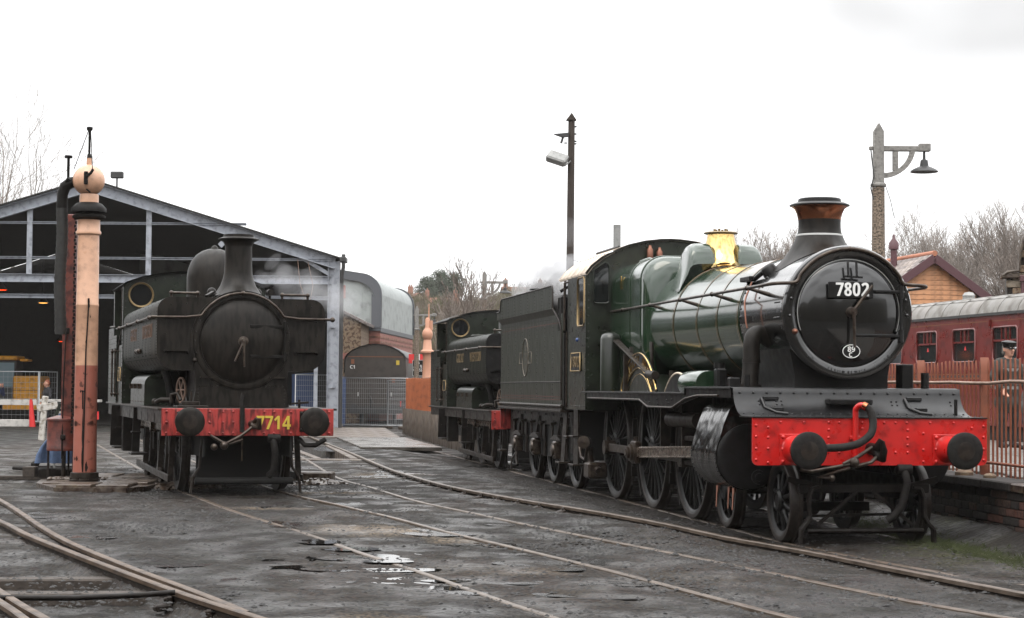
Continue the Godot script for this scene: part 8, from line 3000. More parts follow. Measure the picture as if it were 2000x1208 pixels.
func build_people() -> void:
	var black := Color(0.012, 0.012, 0.014)
	var e := person("railwayman in black peaked cap, glasses and dark coat with grey bands, behind the palings", Vector3(8.3, 0.76, -32.0), 0.35, {"coat": Color(0.03, 0.029, 0.027), "legs": Color(0.012, 0.012, 0.013), "elbows": [Vector3(-0.3, 1.18, 0.02), Vector3(0.3, 1.16, 0.0)], "hands": [Vector3(-0.24, 0.98, 0.18), Vector3(0.27, 0.94, 0.14)], "long": true, "look": Vector3(0.5, 0, 0), "hair": Color(0.12, 0.11, 0.1)})
	var hc: Vector3 = e.get_meta("head")
	e.remove_meta("head")
	var b := MB.new()
	b.xf = Transform3D(Basis(Vector3.RIGHT, 0.12), hc + Vector3(0, 0.05, -0.005))
	b.lathe([Vector2(0.104, -0.02), Vector2(0.106, 0.03), Vector2(0.128, 0.062), Vector2(0.126, 0.075), Vector2(0.06, 0.095), Vector2(0, 0.098)], 28)
	part("peaked_cap", b, M.black_satin, e)
	b = MB.new()
	b.xf = Transform3D(Basis(Vector3.RIGHT, 0.4), hc + Vector3(0, 0.035, 0.06))
	var vz := []
	for k in 11:
		var a := PI * k / 10.0
		vz.append(Vector2(0.1 * cos(a), 0.075 * sin(a)))
	b.xf = b.xf * Transform3D(Basis(Vector3(1, 0, 0), Vector3(0, 0, 1), Vector3(0, 1, 0)), Vector3.ZERO)
	b.prism(PackedVector2Array(vz), -0.004, 0.004)
	part("cap_peak", b, M.black_gloss, e)
	b = MB.new()
	for s in [-1.0, 1.0]:
		var lp := []
		for k in 13:
			var a := TAU * k / 12
			lp.append(hc + Vector3(0.035 * s + 0.024 * cos(a), 0.006 + 0.018 * sin(a), 0.1))
		b.tube(lp, 0.003, 4, false)
		b.tube([hc + Vector3(0.058 * s, 0.01, 0.1), hc + Vector3(0.096 * s, 0.01, 0.0)], 0.003, 4)
	part("glasses", b, M.galv, e)
	for y in [1.0, 1.3]:
		b = MB.new()
		b.xf = Transform3D(Basis.from_scale(Vector3(1.32, 1, 0.95)), Vector3(0, y, 0))
		b.lathe([Vector2(0.172, -0.025), Vector2(0.176, 0.025)], 26)
		part("reflective_band", b, M.metal_grey, e)
	e = person("second person in a grey coat at the right edge behind the palings, hand low", Vector3(9.05, 0.69, -33.2), -0.9, {"coat": Color(0.09, 0.088, 0.085), "legs": Color(0.03, 0.03, 0.033), "elbows": [Vector3(-0.32, 1.2, -0.02), Vector3(0.3, 1.18, 0.02)], "hands": [Vector3(-0.34, 0.95, 0.12), Vector3(0.28, 0.95, 0.15)], "long": true, "hair": Color(0.05, 0.035, 0.025)})
	e.remove_meta("head")
	e = person("red-haired person in a dark coat with a shoulder bag, beside the digger arm", Vector3(-17.95, 0.1, -74.0), -0.9, {"coat": Color(0.02, 0.022, 0.026), "legs": Color(0.02, 0.02, 0.025), "elbows": [Vector3(-0.28, 1.16, 0.0), Vector3(0.28, 1.16, 0.0)], "hands": [Vector3(-0.25, 0.93, 0.12), Vector3(0.25, 0.93, 0.12)], "long": true, "hair": Color(0.2, 0.06, 0.03)})
	hc = e.get_meta("head")
	e.remove_meta("head")
	b = MB.new()
	b.tube([Vector3(-0.12, 1.5, 0.06), Vector3(0.0, 1.25, 0.17), Vector3(0.18, 0.95, 0.16), Vector3(0.25, 0.85, 0.06)], 0.018, 5)
	b.box(Vector3(0.2, 0.65, -0.1), Vector3(0.32, 0.88, 0.14), 0.03)
	part("shoulder_bag", b, M.wood, e)
	e = person("person in a navy jacket and white cap raising a hand, at the left edge", Vector3(-19.75, 0.1, -73.2), 1.2, {"coat": Color(0.02, 0.03, 0.075), "legs": Color(0.2, 0.21, 0.23), "elbows": [Vector3(-0.3, 1.2, 0.15), Vector3(0.3, 1.2, 0.16)], "hands": [Vector3(-0.12, 1.48, 0.24), Vector3(0.14, 1.48, 0.24)]})
	hc = e.get_meta("head")
	e.remove_meta("head")
	b = MB.new()
	b.xf = Transform3D(Basis.IDENTITY, hc + Vector3(0, 0.04, -0.01))
	b.lathe([Vector2(0.15, -0.01), Vector2(0.105, 0.01), Vector2(0.1, 0.06), Vector2(0.06, 0.085), Vector2(0, 0.09)], 20)
	part("sun_hat", b, M.white_paint, e)

# ---------------------------------------------------------------- platform side
func edge_at(z: float) -> float:
	return 5.33 - 0.109 * (-z - 22.5)

func fence_at(d: float) -> Vector3:
	return Vector3(7.9 - 0.091 * d, 0.69, -d)

func build_platform() -> void:
	var b := MB.new()
	var rows := []
	for z in [-8.0, -20.0, -30.0, -45.0, -62.0, -110.0]:
		rows.append([Vector3(edge_at(z) + 0.1, 0.66, z), Vector3(edge_at(z) + 7.0, 0.66, z)])
	b.loft(rows, false)
	var pf := struct("platform", b, M.paver)
	b = MB.new()
	rows = []
	for z in [-8.0, -16.9, -27.2, -62.0, -110.0]:
		rows.append([Vector3(edge_at(z) + 0.045, -0.4, z), Vector3(edge_at(z) + 0.045, 0.62, z)])
	b.loft(rows, false)
	part("wall_core", b, M.mortar, pf)
	# bricks of the wall face nearest the camera
	var dirv := Vector3(0.109, 0, 1).normalized()
	var N := dirv.cross(Vector3.UP)
	for row in 6:
		var y := 0.045 + row * 0.092
		var z := -27.0 + (0.115 if row % 2 else 0.0)
		var step := 0.238
		while z < -17.2:
			var bl := step * (0.5 if row % 3 == 1 else 1.0)
			var bm := MB.new()
			var p := Vector3(edge_at(z), y, z)
			var o := rng.randf_range(-0.006, 0.006)
			bm.bar(p + Vector3(0.05 + o, 0.041, 0), p + Vector3(0.05 + o, 0.041, 0) + dirv * (step * 2.0 - 0.012 if row % 3 == 2 else step - 0.012), 0.1, 0.08, Vector3.UP, 0.006)
			var r := rng.randf()
			var near := clampf((z + 23.0) / 4.0, 0, 1)
			var m: Material = M.brick_black
			if r < 0.25 + 0.1 * near:
				m = M.brick_dark
			if near > 0.3 and r > 1.0 - 0.55 * near and row < 5:
				m = M.brick
			part("brick", bm, m, pf)
			z += step * (2.0 if row % 3 == 2 else 1.0)
	var z := -30.0
	while z < -12.5:
		var l := 0.9
		var bm := MB.new()
		var p := Vector3(edge_at(z), 0.64 + rng.randf_range(-0.006, 0.006), z)
		bm.bar(p + N * 0.0 + Vector3(0.2, 0, 0), p + Vector3(0.2, 0, 0) + dirv * (l - 0.015), 0.46, 0.1, Vector3.UP, 0.015)
		part("coping_stone", bm, M.brick_black if rng.randf() < 0.5 else M.slab_b, pf)
		z += l
	# paving seen through the palings
	for i in 15:
		for j in 12:
			var zz := -22.0 - i * 0.62
			var x := edge_at(zz) + 0.75 + j * 0.31 + (0.15 if i % 2 else 0.0)
			if x < 5.3 or x > 0.30 * -zz:
				continue
			var bm := MB.new()
			bm.box(Vector3(x, 0.64, zz), Vector3(x + 0.295, 0.69 + rng.randf_range(-0.004, 0.004), zz + 0.6), 0.006)
			part("paving_slab", bm, M.paver, pf)
	# palings
	var e := thing("paling_fence", "rust-orange pointed paling fence along the platform edge", "fence", Vector3(0, 0, 0))
	var d := 19.6
	var pal := MB.new()
	pal.prism(gpoly([-0.022, -0.02, 0.022, -0.02, 0.022, 1.24, 0.026, 1.29, 0.0, 1.385, -0.026, 1.29, -0.022, 1.24]), -0.01, 0.01)
	var pm := pal.mesh()
	var ang := atan2(0.091, 1.0)
	while d < 45.0:
		var o := MeshInstance3D.new()
		o.name = "paling"
		o.mesh = pm
		o.material_override = M.paling
		e.add_child(o, true)
		o.transform = Transform3D(Basis(Vector3.UP, PI / 2 - ang + rng.randf_range(-0.03, 0.03)).rotated(Vector3(0, 0, 1), rng.randf_range(-0.006, 0.006)), fence_at(d) + Vector3(0, rng.randf_range(-0.012, 0.012), 0))
		d += 0.15
	for dd in [20.9, 23.35, 25.9, 28.5, 31.0, 34.0, 37.0, 40.0]:
		b = MB.new()
		b.prism(gpoly([-0.055, -0.02, 0.055, -0.02, 0.055, 1.3, 0.0, 1.42, -0.055, 1.3]), -0.05, 0.05)
		var o := part("fence_post", b, M.paling, e)
		o.transform = Transform3D(Basis(Vector3.UP, PI / 2 - ang), fence_at(dd))
		b = MB.new()
		b.ball(Vector3(0, 1.08, 0.06), 0.035, 8, 5)
		var o2 := part("post_bolt", b, M.rail_pink, o)
	for h in [1.12, 0.15]:
		b = MB.new()
		var pts := []
		for i in 36:
			var q := 19.5 + i * 0.7
			var sag := 0.0
			if h > 1.0:
				sag = -0.035 * exp(-pow((q - 23.3) / 0.5, 2.0)) + 0.006 * sin(q * 1.7)
			pts.append(fence_at(q) + Vector3(-0.06, h + sag, 0))
		if h > 1.0:
			b.tube(pts, 0.022, 7)
			part("top_rail", b, M.rail_pink, e)
		else:
			b.tube(pts, 0.02, 5)
			part("lower_rail", b, M.paling, e)
	# loose stones on the coping
	for q in [[5.42, -22.9, 0.12], [5.55, -22.2, 0.08]]:
		b = MB.new()
		b.ball(Vector3.ZERO, q[2], 8, 5, 0.5)
		var o := part("loose_stone", b, M.stone, self)
		o.position = Vector3(q[0], 0.71, q[1])
		tag(o, "larger loose stone on the platform edge beside the right buffer" if q[2] > 0.1 else "smaller loose stone on the platform edge beside the right buffer", "stone", "loose stones on the platform edge")

func build_coach() -> void:
	var yaw := 0.18
	var e := thing("passenger_coach", "maroon passenger coach with grey roof standing at the platform on the right", "coach", Vector3(11.9, 0.06, -33.4), yaw)
	# local: -z goes away along the coach, the side we see is x = 0, the coach lies at x > 0
	var L := 21.0
	var b := MB.new()
	b.box(Vector3(0.0, 0.9, 0), Vector3(2.7, 2.3, -L))
	b.box(Vector3(0.0, 3.02, 0), Vector3(2.7, 3.3, -L))
	var wins := []
	var s := 0.55
	while s < L - 1.0:
		wins.append(s)
		s += 2.13
	var last := 0.0
	for w in wins:
		b.box(Vector3(0.0, 2.3, -last), Vector3(0.06, 3.02, -w))
		last = w + 1.22
	b.box(Vector3(0.0, 2.3, -last), Vector3(0.06, 3.02, -L))
	b.box(Vector3(2.64, 2.3, 0), Vector3(2.7, 3.02, -L))
	b.box(Vector3(0.0, 2.3, 0), Vector3(2.7, 3.02, -0.05))
	part("body", b, M.maroon, e)
	b = MB.new()
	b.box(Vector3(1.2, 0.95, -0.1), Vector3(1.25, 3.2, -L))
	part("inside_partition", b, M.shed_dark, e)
	for w in wins:
		b = MB.new()
		var z0: float = -w
		var z1: float = -w - 1.22
		var lp := [Vector3(-0.012, 2.36, z0), Vector3(-0.012, 2.98, z0), Vector3(-0.012, 3.03, z0 - 0.06), Vector3(-0.012, 3.03, z1 + 0.06), Vector3(-0.012, 2.98, z1), Vector3(-0.012, 2.36, z1), Vector3(-0.012, 2.3, z1 + 0.06), Vector3(-0.012, 2.3, z0 - 0.06), Vector3(-0.012, 2.36, z0)]
		b.tube(lp, 0.022, 6, false)
		b.box(Vector3(-0.005, 2.72, z0), Vector3(0.02, 2.76, z1))
		for k in [0.33, 0.5, 0.67]:
			b.box(Vector3(-0.004, 2.76, z0 - 1.22 * k + (0.035 if k == 0.5 else 0.015)), Vector3(0.02, 3.02, z0 - 1.22 * k - (0.035 if k == 0.5 else 0.015)))
		var f := part("window", b, M.maroon, e)
		b = MB.new()
		b.box(Vector3(0.022, 2.3, z0), Vector3(0.028, 3.02, z1))
		part("pane", b, M.glass_tint, f)
		b = MB.new()
		b.prism(gpoly([-0.05, 2.56, 0.05, 2.56, 0.0, 2.66]), -0.002, 0.002)
		var tr := part("red_sticker", b, M.red_post, f)
		tr.transform = Transform3D(Basis(Vector3.UP, -PI / 2), Vector3(0.014, 0, z0 - 0.6))
		b = MB.new()
		for q in [0.35, 0.8]:
			b.box(Vector3(0.45, 2.2, z0 - q + 0.12), Vector3(0.6, 2.85, z0 - q - 0.12), 0.03)
		part("seat_back", b, M.wood, e)
		b = MB.new()
		for q in [0.3, 0.75]:
			b.box(Vector3(0.16, 2.78, z0 - q), Vector3(0.18, 2.93, z0 - q - 0.14))
		part("yellow_label", b, M.yellow_paint, e)
	for q in [[3.17, 0.012, "gold"], [2.02, 0.02, "gold"], [1.93, 0.02, "gold"], [1.975, 0.035, "dark"]]:
		b = MB.new()
		b.box(Vector3(-0.004 if q[2] == "gold" else -0.003, q[0] - q[1] / 2, -0.01), Vector3(0.001, q[0] + q[1] / 2, -L))
		part("lining", b, M.gold_line if q[2] == "gold" else M.metal_dark, e)
	b = MB.new()
	b.box(Vector3(-0.05, 3.29, 0.03), Vector3(0.03, 3.35, -L))
	part("gutter", b, M.metal_dark, e)
	for i in 21:
		b = MB.new()
		var rows := []
		for z in [-i * 1.0 - 0.006, -i * 1.0 - 0.994]:
			var row := []
			for p in arc_pts(Vector2(0.55, 3.22), 0.55, PI * 0.93, PI * 0.56, 5): row.append(Vector3(p.x, p.y, z))
			for p in arc_pts(Vector2(1.35, -0.6), 4.42, PI * 0.582, PI * 0.418, 8): row.append(Vector3(p.x, p.y, z))
			for p in arc_pts(Vector2(2.15, 3.22), 0.55, PI * 0.44, PI * 0.07, 5): row.append(Vector3(p.x, p.y, z))
			rows.append(row)
		b.loft(rows, false, false)
		for z in [-i * 1.0]:
			var ln := []
			for p in arc_pts(Vector2(0.55, 3.22), 0.553, PI * 0.93, PI * 0.56, 5): ln.append(Vector3(p.x, p.y, z))
			for p in arc_pts(Vector2(1.35, -0.6), 4.423, PI * 0.582, PI * 0.418, 8): ln.append(Vector3(p.x, p.y, z))
			b.tube(ln, 0.012, 4)
		part("roof_panel", b, M.coach_roof if i % 3 else M.coach_roof_b, e)
	for q in [3.5, 7.6, 11.7, 15.8]:
		b = MB.new()
		b.xf = Transform3D(Basis.IDENTITY, Vector3(1.0, 3.8, -q))
		b.lathe([Vector2(0.16, -0.02), Vector2(0.14, 0.06), Vector2(0.15, 0.1), Vector2(0.1, 0.17), Vector2(0, 0.19)], 14)
		part("roof_ventilator", b, M.metal_grey, e)
	for q in [1.9, 4.1, 6.2, 8.3]:
		b = MB.new()
		b.bar(Vector3(-0.03, 3.2, -q), Vector3(-0.03, 3.05, -q), 0.06, 0.05)
		part("lamp_iron", b, M.maroon, e)
	b = MB.new()
	b.box(Vector3(0.1, 0.5, 0), Vector3(2.6, 0.92, -L))
	b.box(Vector3(0.1, 0.0, 0), Vector3(2.6, 0.5, -L))
	part("underframe", b, M.shed_dark, e)

func build_hut() -> void:
	var e := thing("weatherboard_hut", "orange weatherboarded hut with plum bargeboards and slate roof behind the coach", "hut", Vector3(12.31, 0.5, -56), 0.18)
	var b := MB.new()
	var hw := 1.38
	var hr := 5.08
	var sl := 0.69
	b.prism(gpoly([-hw, 0, hw, 0, hw, hr - sl * hw - 0.02, 0, hr - 0.02, -hw, hr - sl * hw - 0.02]), -7, -0.04)
	part("wall_core", b, M.plum, e)
	for i in 34:
		var y := 0.2 + i * 0.142
		var x0 := hw
		if y + 0.142 > hr - sl * hw:
			x0 = minf(hw, (hr - y - 0.1) / sl)
		if x0 < 0.1 or y < 2.5:
			continue
		b = MB.new()
		var x1 := minf(x0, maxf(0.02, (hr - y - 0.138) / sl))
		b.prism(gpoly([-x0, 0, x0, 0, x1, 0.148, -x1, 0.148]), -0.02, 0.0)
		var o := part("weatherboard", b, M.clap, e)
		o.rotation.x = -0.12
		o.position = Vector3(0, y, 0.03)
	for sd in [-1.0, 1.0]:
		b = MB.new()
		b.bar(Vector3(0, hr + 0.02, 0.22), Vector3(sd * 1.72, hr + 0.02 - 1.72 * sl, 0.22), 0.05, 0.24, Vector3(0, 0, 1).cross(Vector3(sd, -sl, 0)).normalized() if false else Vector3.UP, 0.005)
		part("bargeboard", b, M.plum, e)
		b = MB.new()
		b.quad(Vector3(0, hr - 0.06, 0.2), Vector3(sd * 1.7, hr - 0.06 - 1.7 * sl, 0.2), Vector3(sd * 1.7, hr - 0.06 - 1.7 * sl, -7), Vector3(0, hr - 0.06, -7), Vector3(-sd * sl, -1, 0).normalized())
		part("soffit", b, M.plum, e)
	var sm := MB.new()
	sm.box(Vector3(-0.2, 0, 0), Vector3(0.2, 0.012, 0.3), 0.003)
	var sm2 := sm.mesh()
	for sd in [-1.0, 1.0]:
		if sd > 0:
			b = MB.new()
			b.loft([[Vector3(0, hr + 0.13, 0.24), Vector3(1.78, hr + 0.13 - 1.78 * sl, 0.24)], [Vector3(0, hr + 0.13, -7.1), Vector3(1.78, hr + 0.13 - 1.78 * sl, -7.1)]], false)
			part("far_roof_slope", b, M.slate_c, e)
			continue
		for row in 9:
			for c in 16:
				var t := row * 0.235
				var o := MeshInstance3D.new()
				o.name = "slate"
				o.mesh = sm2
				o.material_override = [M.slate, M.slate_b, M.slate_c][rng.randi() % 3]
				e.add_child(o, true)
				var down := Vector3(-1, -sl, 0).normalized()
				var up := Vector3(-sl, 1, 0).normalized()
				var p := Vector3(0, hr + 0.13, 0) + down * (t + 0.02) + Vector3(0, 0, 0.02 - c * 0.41 - (0.2 if row % 2 else 0.0)) + up * (0.012 + rng.randf_range(0, 0.008))
				o.transform = Transform3D(Basis(Vector3(0, 0, 1), up, -down) if false else Basis(Vector3(0, 0, -1), up, down), p)
	b = MB.new()
	for i in 15:
		b.tube([Vector3(0, hr + 0.15, 0.24 - i * 0.48), Vector3(0, hr + 0.15, 0.24 - i * 0.48 - 0.46)], 0.085, 8)
	part("ridge_tiles", b, M.ridge, e)
	b = MB.new()
	b.xf = Transform3D(Basis.IDENTITY, Vector3(-0.42, hr - 0.25, -1.9))
	b.lathe([Vector2(0.1, 0), Vector2(0.1, 0.65), Vector2(0.15, 0.66), Vector2(0.15, 0.85), Vector2(0.05, 0.98), Vector2(0.03, 1.1), Vector2(0, 1.12)], 14)
	b.box(Vector3(-0.25, 0.05, -0.22), Vector3(0.2, 0.12, 0.25), 0.02)
	part("stove_flue", b, M.plum, e)

func build_stone_building() -> void:
	var e := thing("stone_building", "old stone station building with curved gable and plum drainpipe at the right edge", "building", Vector3(12.45, 0.6, -48), -0.2)
	var outline := [0.0, 0, 0.0, 4.05, 0.3, 4.08, 0.32, 4.45, 0.4, 4.85, 0.52, 5.05, 0.56, 5.45, 0.9, 5.9, 3.0, 5.9, 3.0, 0]
	var b := MB.new()
	b.prism(gpoly(outline), -1.0, -0.1)
	part("wall_core", b, M.mortar, e)
	for r in 22:
		var y := 2.2 + r * 0.19
		var x := -0.02 + (0.15 if r % 2 else 0.0)
		if y > 4.05: x += 0.32
		if y > 4.7: x += 0.2
		if r % 2 == 1:
			pass
		while x < 1.7:
			var w := rng.randf_range(0.24, 0.42)
			b = MB.new()
			b.box(Vector3(x, y, -0.12), Vector3(x + w - 0.015, y + 0.178, rng.randf_range(0.0, 0.03)), 0.015)
			part("stone", b, M.stone if rng.randf() < 0.5 else M.stone_b, e)
			x += w
	b = MB.new()
	var rows := []
	for p in [[-0.1, 4.02], [0.0, 4.1], [0.28, 4.14], [0.3, 4.45], [0.38, 4.85], [0.5, 5.08], [0.55, 5.42], [0.62, 5.5], [0.7, 5.75], [0.95, 5.98]]:
		rows.append([Vector3(p[0], p[1], 0.1), Vector3(p[0], p[1], -0.35)])
	b.loft(rows, false)
	var l2 := []
	for r2 in rows: l2.append(r2[0])
	b.tube(l2, 0.045, 6)
	b.box(Vector3(-0.15, 3.95, -0.4), Vector3(0.3, 4.06, 0.12), 0.02)
	part("coping", b, M.slab_b, e)
	b = MB.new()
	b.tube([Vector3(0.38, 1.0, 0.12), Vector3(0.38, 3.9, 0.12)], 0.055, 10)
	b.box(Vector3(0.3, 3.85, 0.05), Vector3(0.46, 4.02, 0.2), 0.02)
	part("drainpipe", b, M.plum, e)

# ---------------------------------------------------------------- trees and hill
func branch(mb: MB, p: Vector3, d: Vector3, len: float, r: float, depth: int, o: Dictionary) -> void:
	var pts := [p]
	var rad := [r]
	var n := 3 if depth > 1 else 2
	var q := p
	var dd := d
	for i in n:
		dd = (dd + Vector3(rng.randfn(0, 0.1), rng.randfn(0.05, 0.06), rng.randfn(0, 0.1)) * o.get("bend", 1.0)).normalized()
		q += dd * len / n
		pts.append(q)
		rad.append(maxf(r * (1.0 - 0.45 * (i + 1.0) / n), o.get("thin", 0.008)))
	mb.tube(pts, rad, 6 if depth > 4 else (4 if depth > 2 else 3), false)
	if depth <= 0:
		return
	var kids: int = o.kids + (1 if depth > 3 else 0)
	for i in kids:
		var t := rng.randf_range(0.35, 1.0) if i > 0 else 1.0
		var at: Vector3 = pts[n] if i == 0 else pts[int(t * n)].lerp(pts[mini(int(t * n) + 1, n)], fmod(t * n, 1.0))
		var ax := Vector3(rng.randfn(0, 1), rng.randfn(0, 0.3), rng.randfn(0, 1)).normalized()
		var nd: Vector3 = (dd + ax * (o.spread if i > 0 else o.spread * 0.35)).normalized()
		branch(mb, at, nd, len * rng.randf_range(0.6, 0.82), rad[n] * (0.95 if i == 0 else 0.7), depth - 1, o)

func bare_tree(sd: int, h: float, o: Dictionary) -> Array:
	rng.seed = sd
	var tr := MB.new()
	var top := Vector3(rng.randfn(0, 0.2), h * 0.34, rng.randfn(0, 0.2))
	tr.tube([Vector3(0, -0.3, 0), Vector3(0.03, h * 0.12, 0), top], [h * 0.017, h * 0.013, h * 0.011], 8)
	var cr := MB.new()
	for i in o.get("stems", 3):
		var a: float = TAU * i / o.get("stems", 3) + rng.randf()
		branch(cr, top.lerp(Vector3(0, h * 0.18, 0), rng.randf() * 0.6), (Vector3(cos(a) * 0.35, 1.0, sin(a) * 0.35)).normalized(), h * 0.26, h * 0.0075, o.get("deep", 6), o)
	return [tr.mesh(), cr.mesh()]

func tree(called: String, label: String, group: String, pair: Array, m: Material, at: Vector3, turn: float, sc: float) -> void:
	var e := thing(called, label, "tree", at, turn, group)
	var t := part("trunk", pair[0], m, e)
	var c := part("crown", pair[1], m, e)
	t.scale = Vector3.ONE * sc
	c.scale = Vector3.ONE * sc

func conifer(sd: int) -> Array:
	rng.seed = sd
	var tr := MB.new()
	tr.tube([Vector3(0, -1, 0), Vector3(0.1, 4.5, 0)], [0.25, 0.12], 6)
	var cr := MB.new()
	for i in 2600:
		var c = [[0.0, 4.6, 2.0, 1.4], [-1.2, 3.6, 1.5, 1.0], [1.3, 3.9, 1.5, 1.0], [0.2, 2.8, 1.8, 0.9], [0.5, 5.4, 1.2, 0.9]][rng.randi() % 5]
		var v := Vector3(rng.randfn(0, 1), rng.randfn(0, 1), rng.randfn(0, 1)).normalized() * pow(rng.randf(), 0.4)
		var p := Vector3(c[0] + v.x * c[2], c[1] + v.y * c[3], v.z * c[2])
		var n := (v + Vector3(rng.randfn(0, 0.5), 0.5, rng.randfn(0, 0.5))).normalized()
		var a := n.cross(Vector3(rng.randf() - 0.5, rng.randf() - 0.5, rng.randf() - 0.5)).normalized() * rng.randf_range(0.1, 0.26)
		var b := n.cross(a).normalized() * 0.12
		cr.tri(p - a, p + a, p + b, n)
		cr.tri(p - b, p + b, p + a * 0.8, n)
	return [tr.mesh(), cr.mesh()]

func build_trees() -> void:
	var o := {"kids": 3, "spread": 0.62, "thin": 0.007, "stems": 3}
	var v := [bare_tree(11, 8.5, o), bare_tree(12, 8.5, o), bare_tree(13, 8.5, {"kids": 3, "spread": 0.5, "thin": 0.007, "stems": 4}), bare_tree(14, 8.5, {"kids": 3, "spread": 0.7, "thin": 0.007, "stems": 3, "bend": 1.3})]
	rng.seed = 77
	var places := [[9.6, 74.0, 0.92, 0, 0, "bare twiggy tree behind the brass safety valve bonnet"], [11.0, 78.0, 1.0, 2, 1, "bare tree just left of the big chimney"], [13.2, 80.0, 0.92, 1, 0, "bare tree between the big chimney and the concrete lamp post"], [15.0, 78.0, 0.98, 3, 0, "spreading bare tree right of the lamp post, above the hut ridge"], [16.5, 84.0, 0.95, 0, 0, "bare tree straight behind the hut gable"], [17.3, 74.0, 0.83, 1, 1, "lower bare tree right of the hut gable"], [18.6, 82.0, 1.05, 2, 1, "tall pale bare tree right of the hut"], [19.6, 72.0, 1.0, 3, 0, "bare tree nearest the stone building"], [20.6, 78.0, 1.14, 2, 1, "tallest bare tree, behind the stone building at the right edge"], [21.6, 74.0, 1.1, 1, 0, "bare tree cut by the right edge behind the stone building"], [20.0, 95.0, 1.25, 1, 1, "farthest bare tree toward the right edge"]]
	for q in places:
		tree("bare_tree", q[5], "bare winter trees behind the station", v[q[3]], M.bark_pale if q[4] else M.bark, Vector3(q[0], 0.3, -q[1]), rng.randf() * TAU, q[2] * 0.84)
	var tall := bare_tree(21, 16.0, {"kids": 2, "spread": 0.5, "thin": 0.007, "stems": 5})
	tree("bare_tree", "tall thin bare tree rising behind the shed roof at the left edge", "", tall, M.bark_pale, Vector3(-33.2, 0, -119), 0.4, 1.2)
	var sap := bare_tree(31, 6.0, {"kids": 2, "spread": 0.55, "thin": 0.012, "stems": 2, "bend": 1.6})
	tree("sapling", "leafless sapling with slanting twigs left of the half hidden pannier engine", "", sap, M.bark, Vector3(-2.3, 0.4, -70), 1.0, 0.92)
	tree("sapling", "leafless sapling behind the cab roof of the half hidden pannier engine", "", sap, M.bark, Vector3(-1.9, 0.4, -88), 3.4, 0.95)
	var cf := [conifer(5), conifer(6)]
	rng.seed = 91
	for q in [[-14.4, 330.0, 12.2, 1.0, "leftmost dark pine on the far hill"], [-12.9, 333.0, 13.0, 1.1, "second dark pine on the far hill"], [-11.4, 330.0, 12.4, 0.95, "third dark pine on the far hill"], [-9.9, 334.0, 12.9, 1.05, "rightmost dark pine on the far hill"], [-13.6, 325.0, 11.0, 0.85, "small pine below the row of dark pines"]]:
		tree("pine_tree", q[4], "dark pines on the far hill", cf[0] if q[3] >= 1.0 else cf[1], M.conifer, Vector3(q[0], q[2] + 2.6, -q[1]), rng.randf() * TAU, q[3])

func hill_y(x: float, z: float) -> float:
	var t := smoothstep(-105.0, -330.0, z)
	return (15.4 + 1.0 * sin(x * 0.09 + 1.0) + 0.8 * sin(x * 0.23)) * t * smoothstep(-90, -25, x) - 0.2 - 5.0 * t * smoothstep(20.0, 45.0, x)

func build_hill() -> void:
	var b := MB.new()
	b.use_col = true
	var rows := []
	for j in 26:
		var z := -104.0 - j * 10.0
		var row := []
		for i in 90:
			var x := -75.0 + i * 2.4
			row.append(Vector3(x, hill_y(x, z) + g1.get_noise_2d(x * 0.4, z * 0.4) * 0.6 * smoothstep(-106, -120, z), z))
		rows.append(row)
	b.col = Color(0.085, 0.07, 0.04)
	b.loft(rows, false)
	var m := mat("hill_soil", 1, 1, 1, 0.95, {"vc": true, "tex": "rust", "scale": 0.05})
	struct("hill", b, m)
	# scrub: twig clumps over the hill
	rng.seed = 55
	var tw := MB.new()
	for i in 60:
		var a := rng.randf() * TAU
		var d := Vector3(cos(a) * rng.randf_range(0.2, 1.0), rng.randf_range(0.7, 1.3), sin(a) * rng.randf_range(0.2, 1.0))
		var s := Vector3(rng.randfn(0, 0.35), rng.randf() * 0.3, rng.randfn(0, 0.35))
		tw.tube([s, s + d * 0.6, s + d + Vector3(rng.randfn(0, 0.15), 0.1, 0)], [0.03, 0.018, 0.008], 3, false)
	var tm := tw.mesh()
	var ms := [mat("scrub_brown", 0.11, 0.075, 0.048, 0.9), mat("scrub_olive", 0.085, 0.08, 0.035, 0.9), mat("scrub_grey", 0.13, 0.105, 0.08, 0.9)]
	for k in 3:
		var mm := MultiMesh.new()
		mm.transform_format = MultiMesh.TRANSFORM_3D
		mm.mesh = tm
		mm.instance_count = 760
		for i in 760:
			var z := -108.0 - 240.0 * pow(rng.randf(), 0.6)
			var x := rng.randf_range(-0.06, 0.29) * -z
			if rng.randf() < 0.4:
				z = rng.randf_range(-98, -125)
				x = rng.randf_range(0.15, 0.29) * -z
			var s := rng.randf_range(0.9, 1.9) * (1.15 if z > -220.0 else 1.0)
			mm.set_instance_transform(i, Transform3D(Basis(Vector3.UP, rng.randf() * TAU).scaled(Vector3(s, s * rng.randf_range(0.7, 1.2), s)), Vector3(x, hill_y(x, z) - 0.1, z)))
		var o := MultiMeshInstance3D.new()
		o.name = numbered("scrub")
		o.multimesh = mm
		o.material_override = ms[k]
		add_child(o, true)
		tag(o, ["brown leafless scrub covering the far hillside", "olive scrub mixed through the far hillside", "pale grey twiggy scrub on the far hillside"][k], "scrub", "", "stuff")

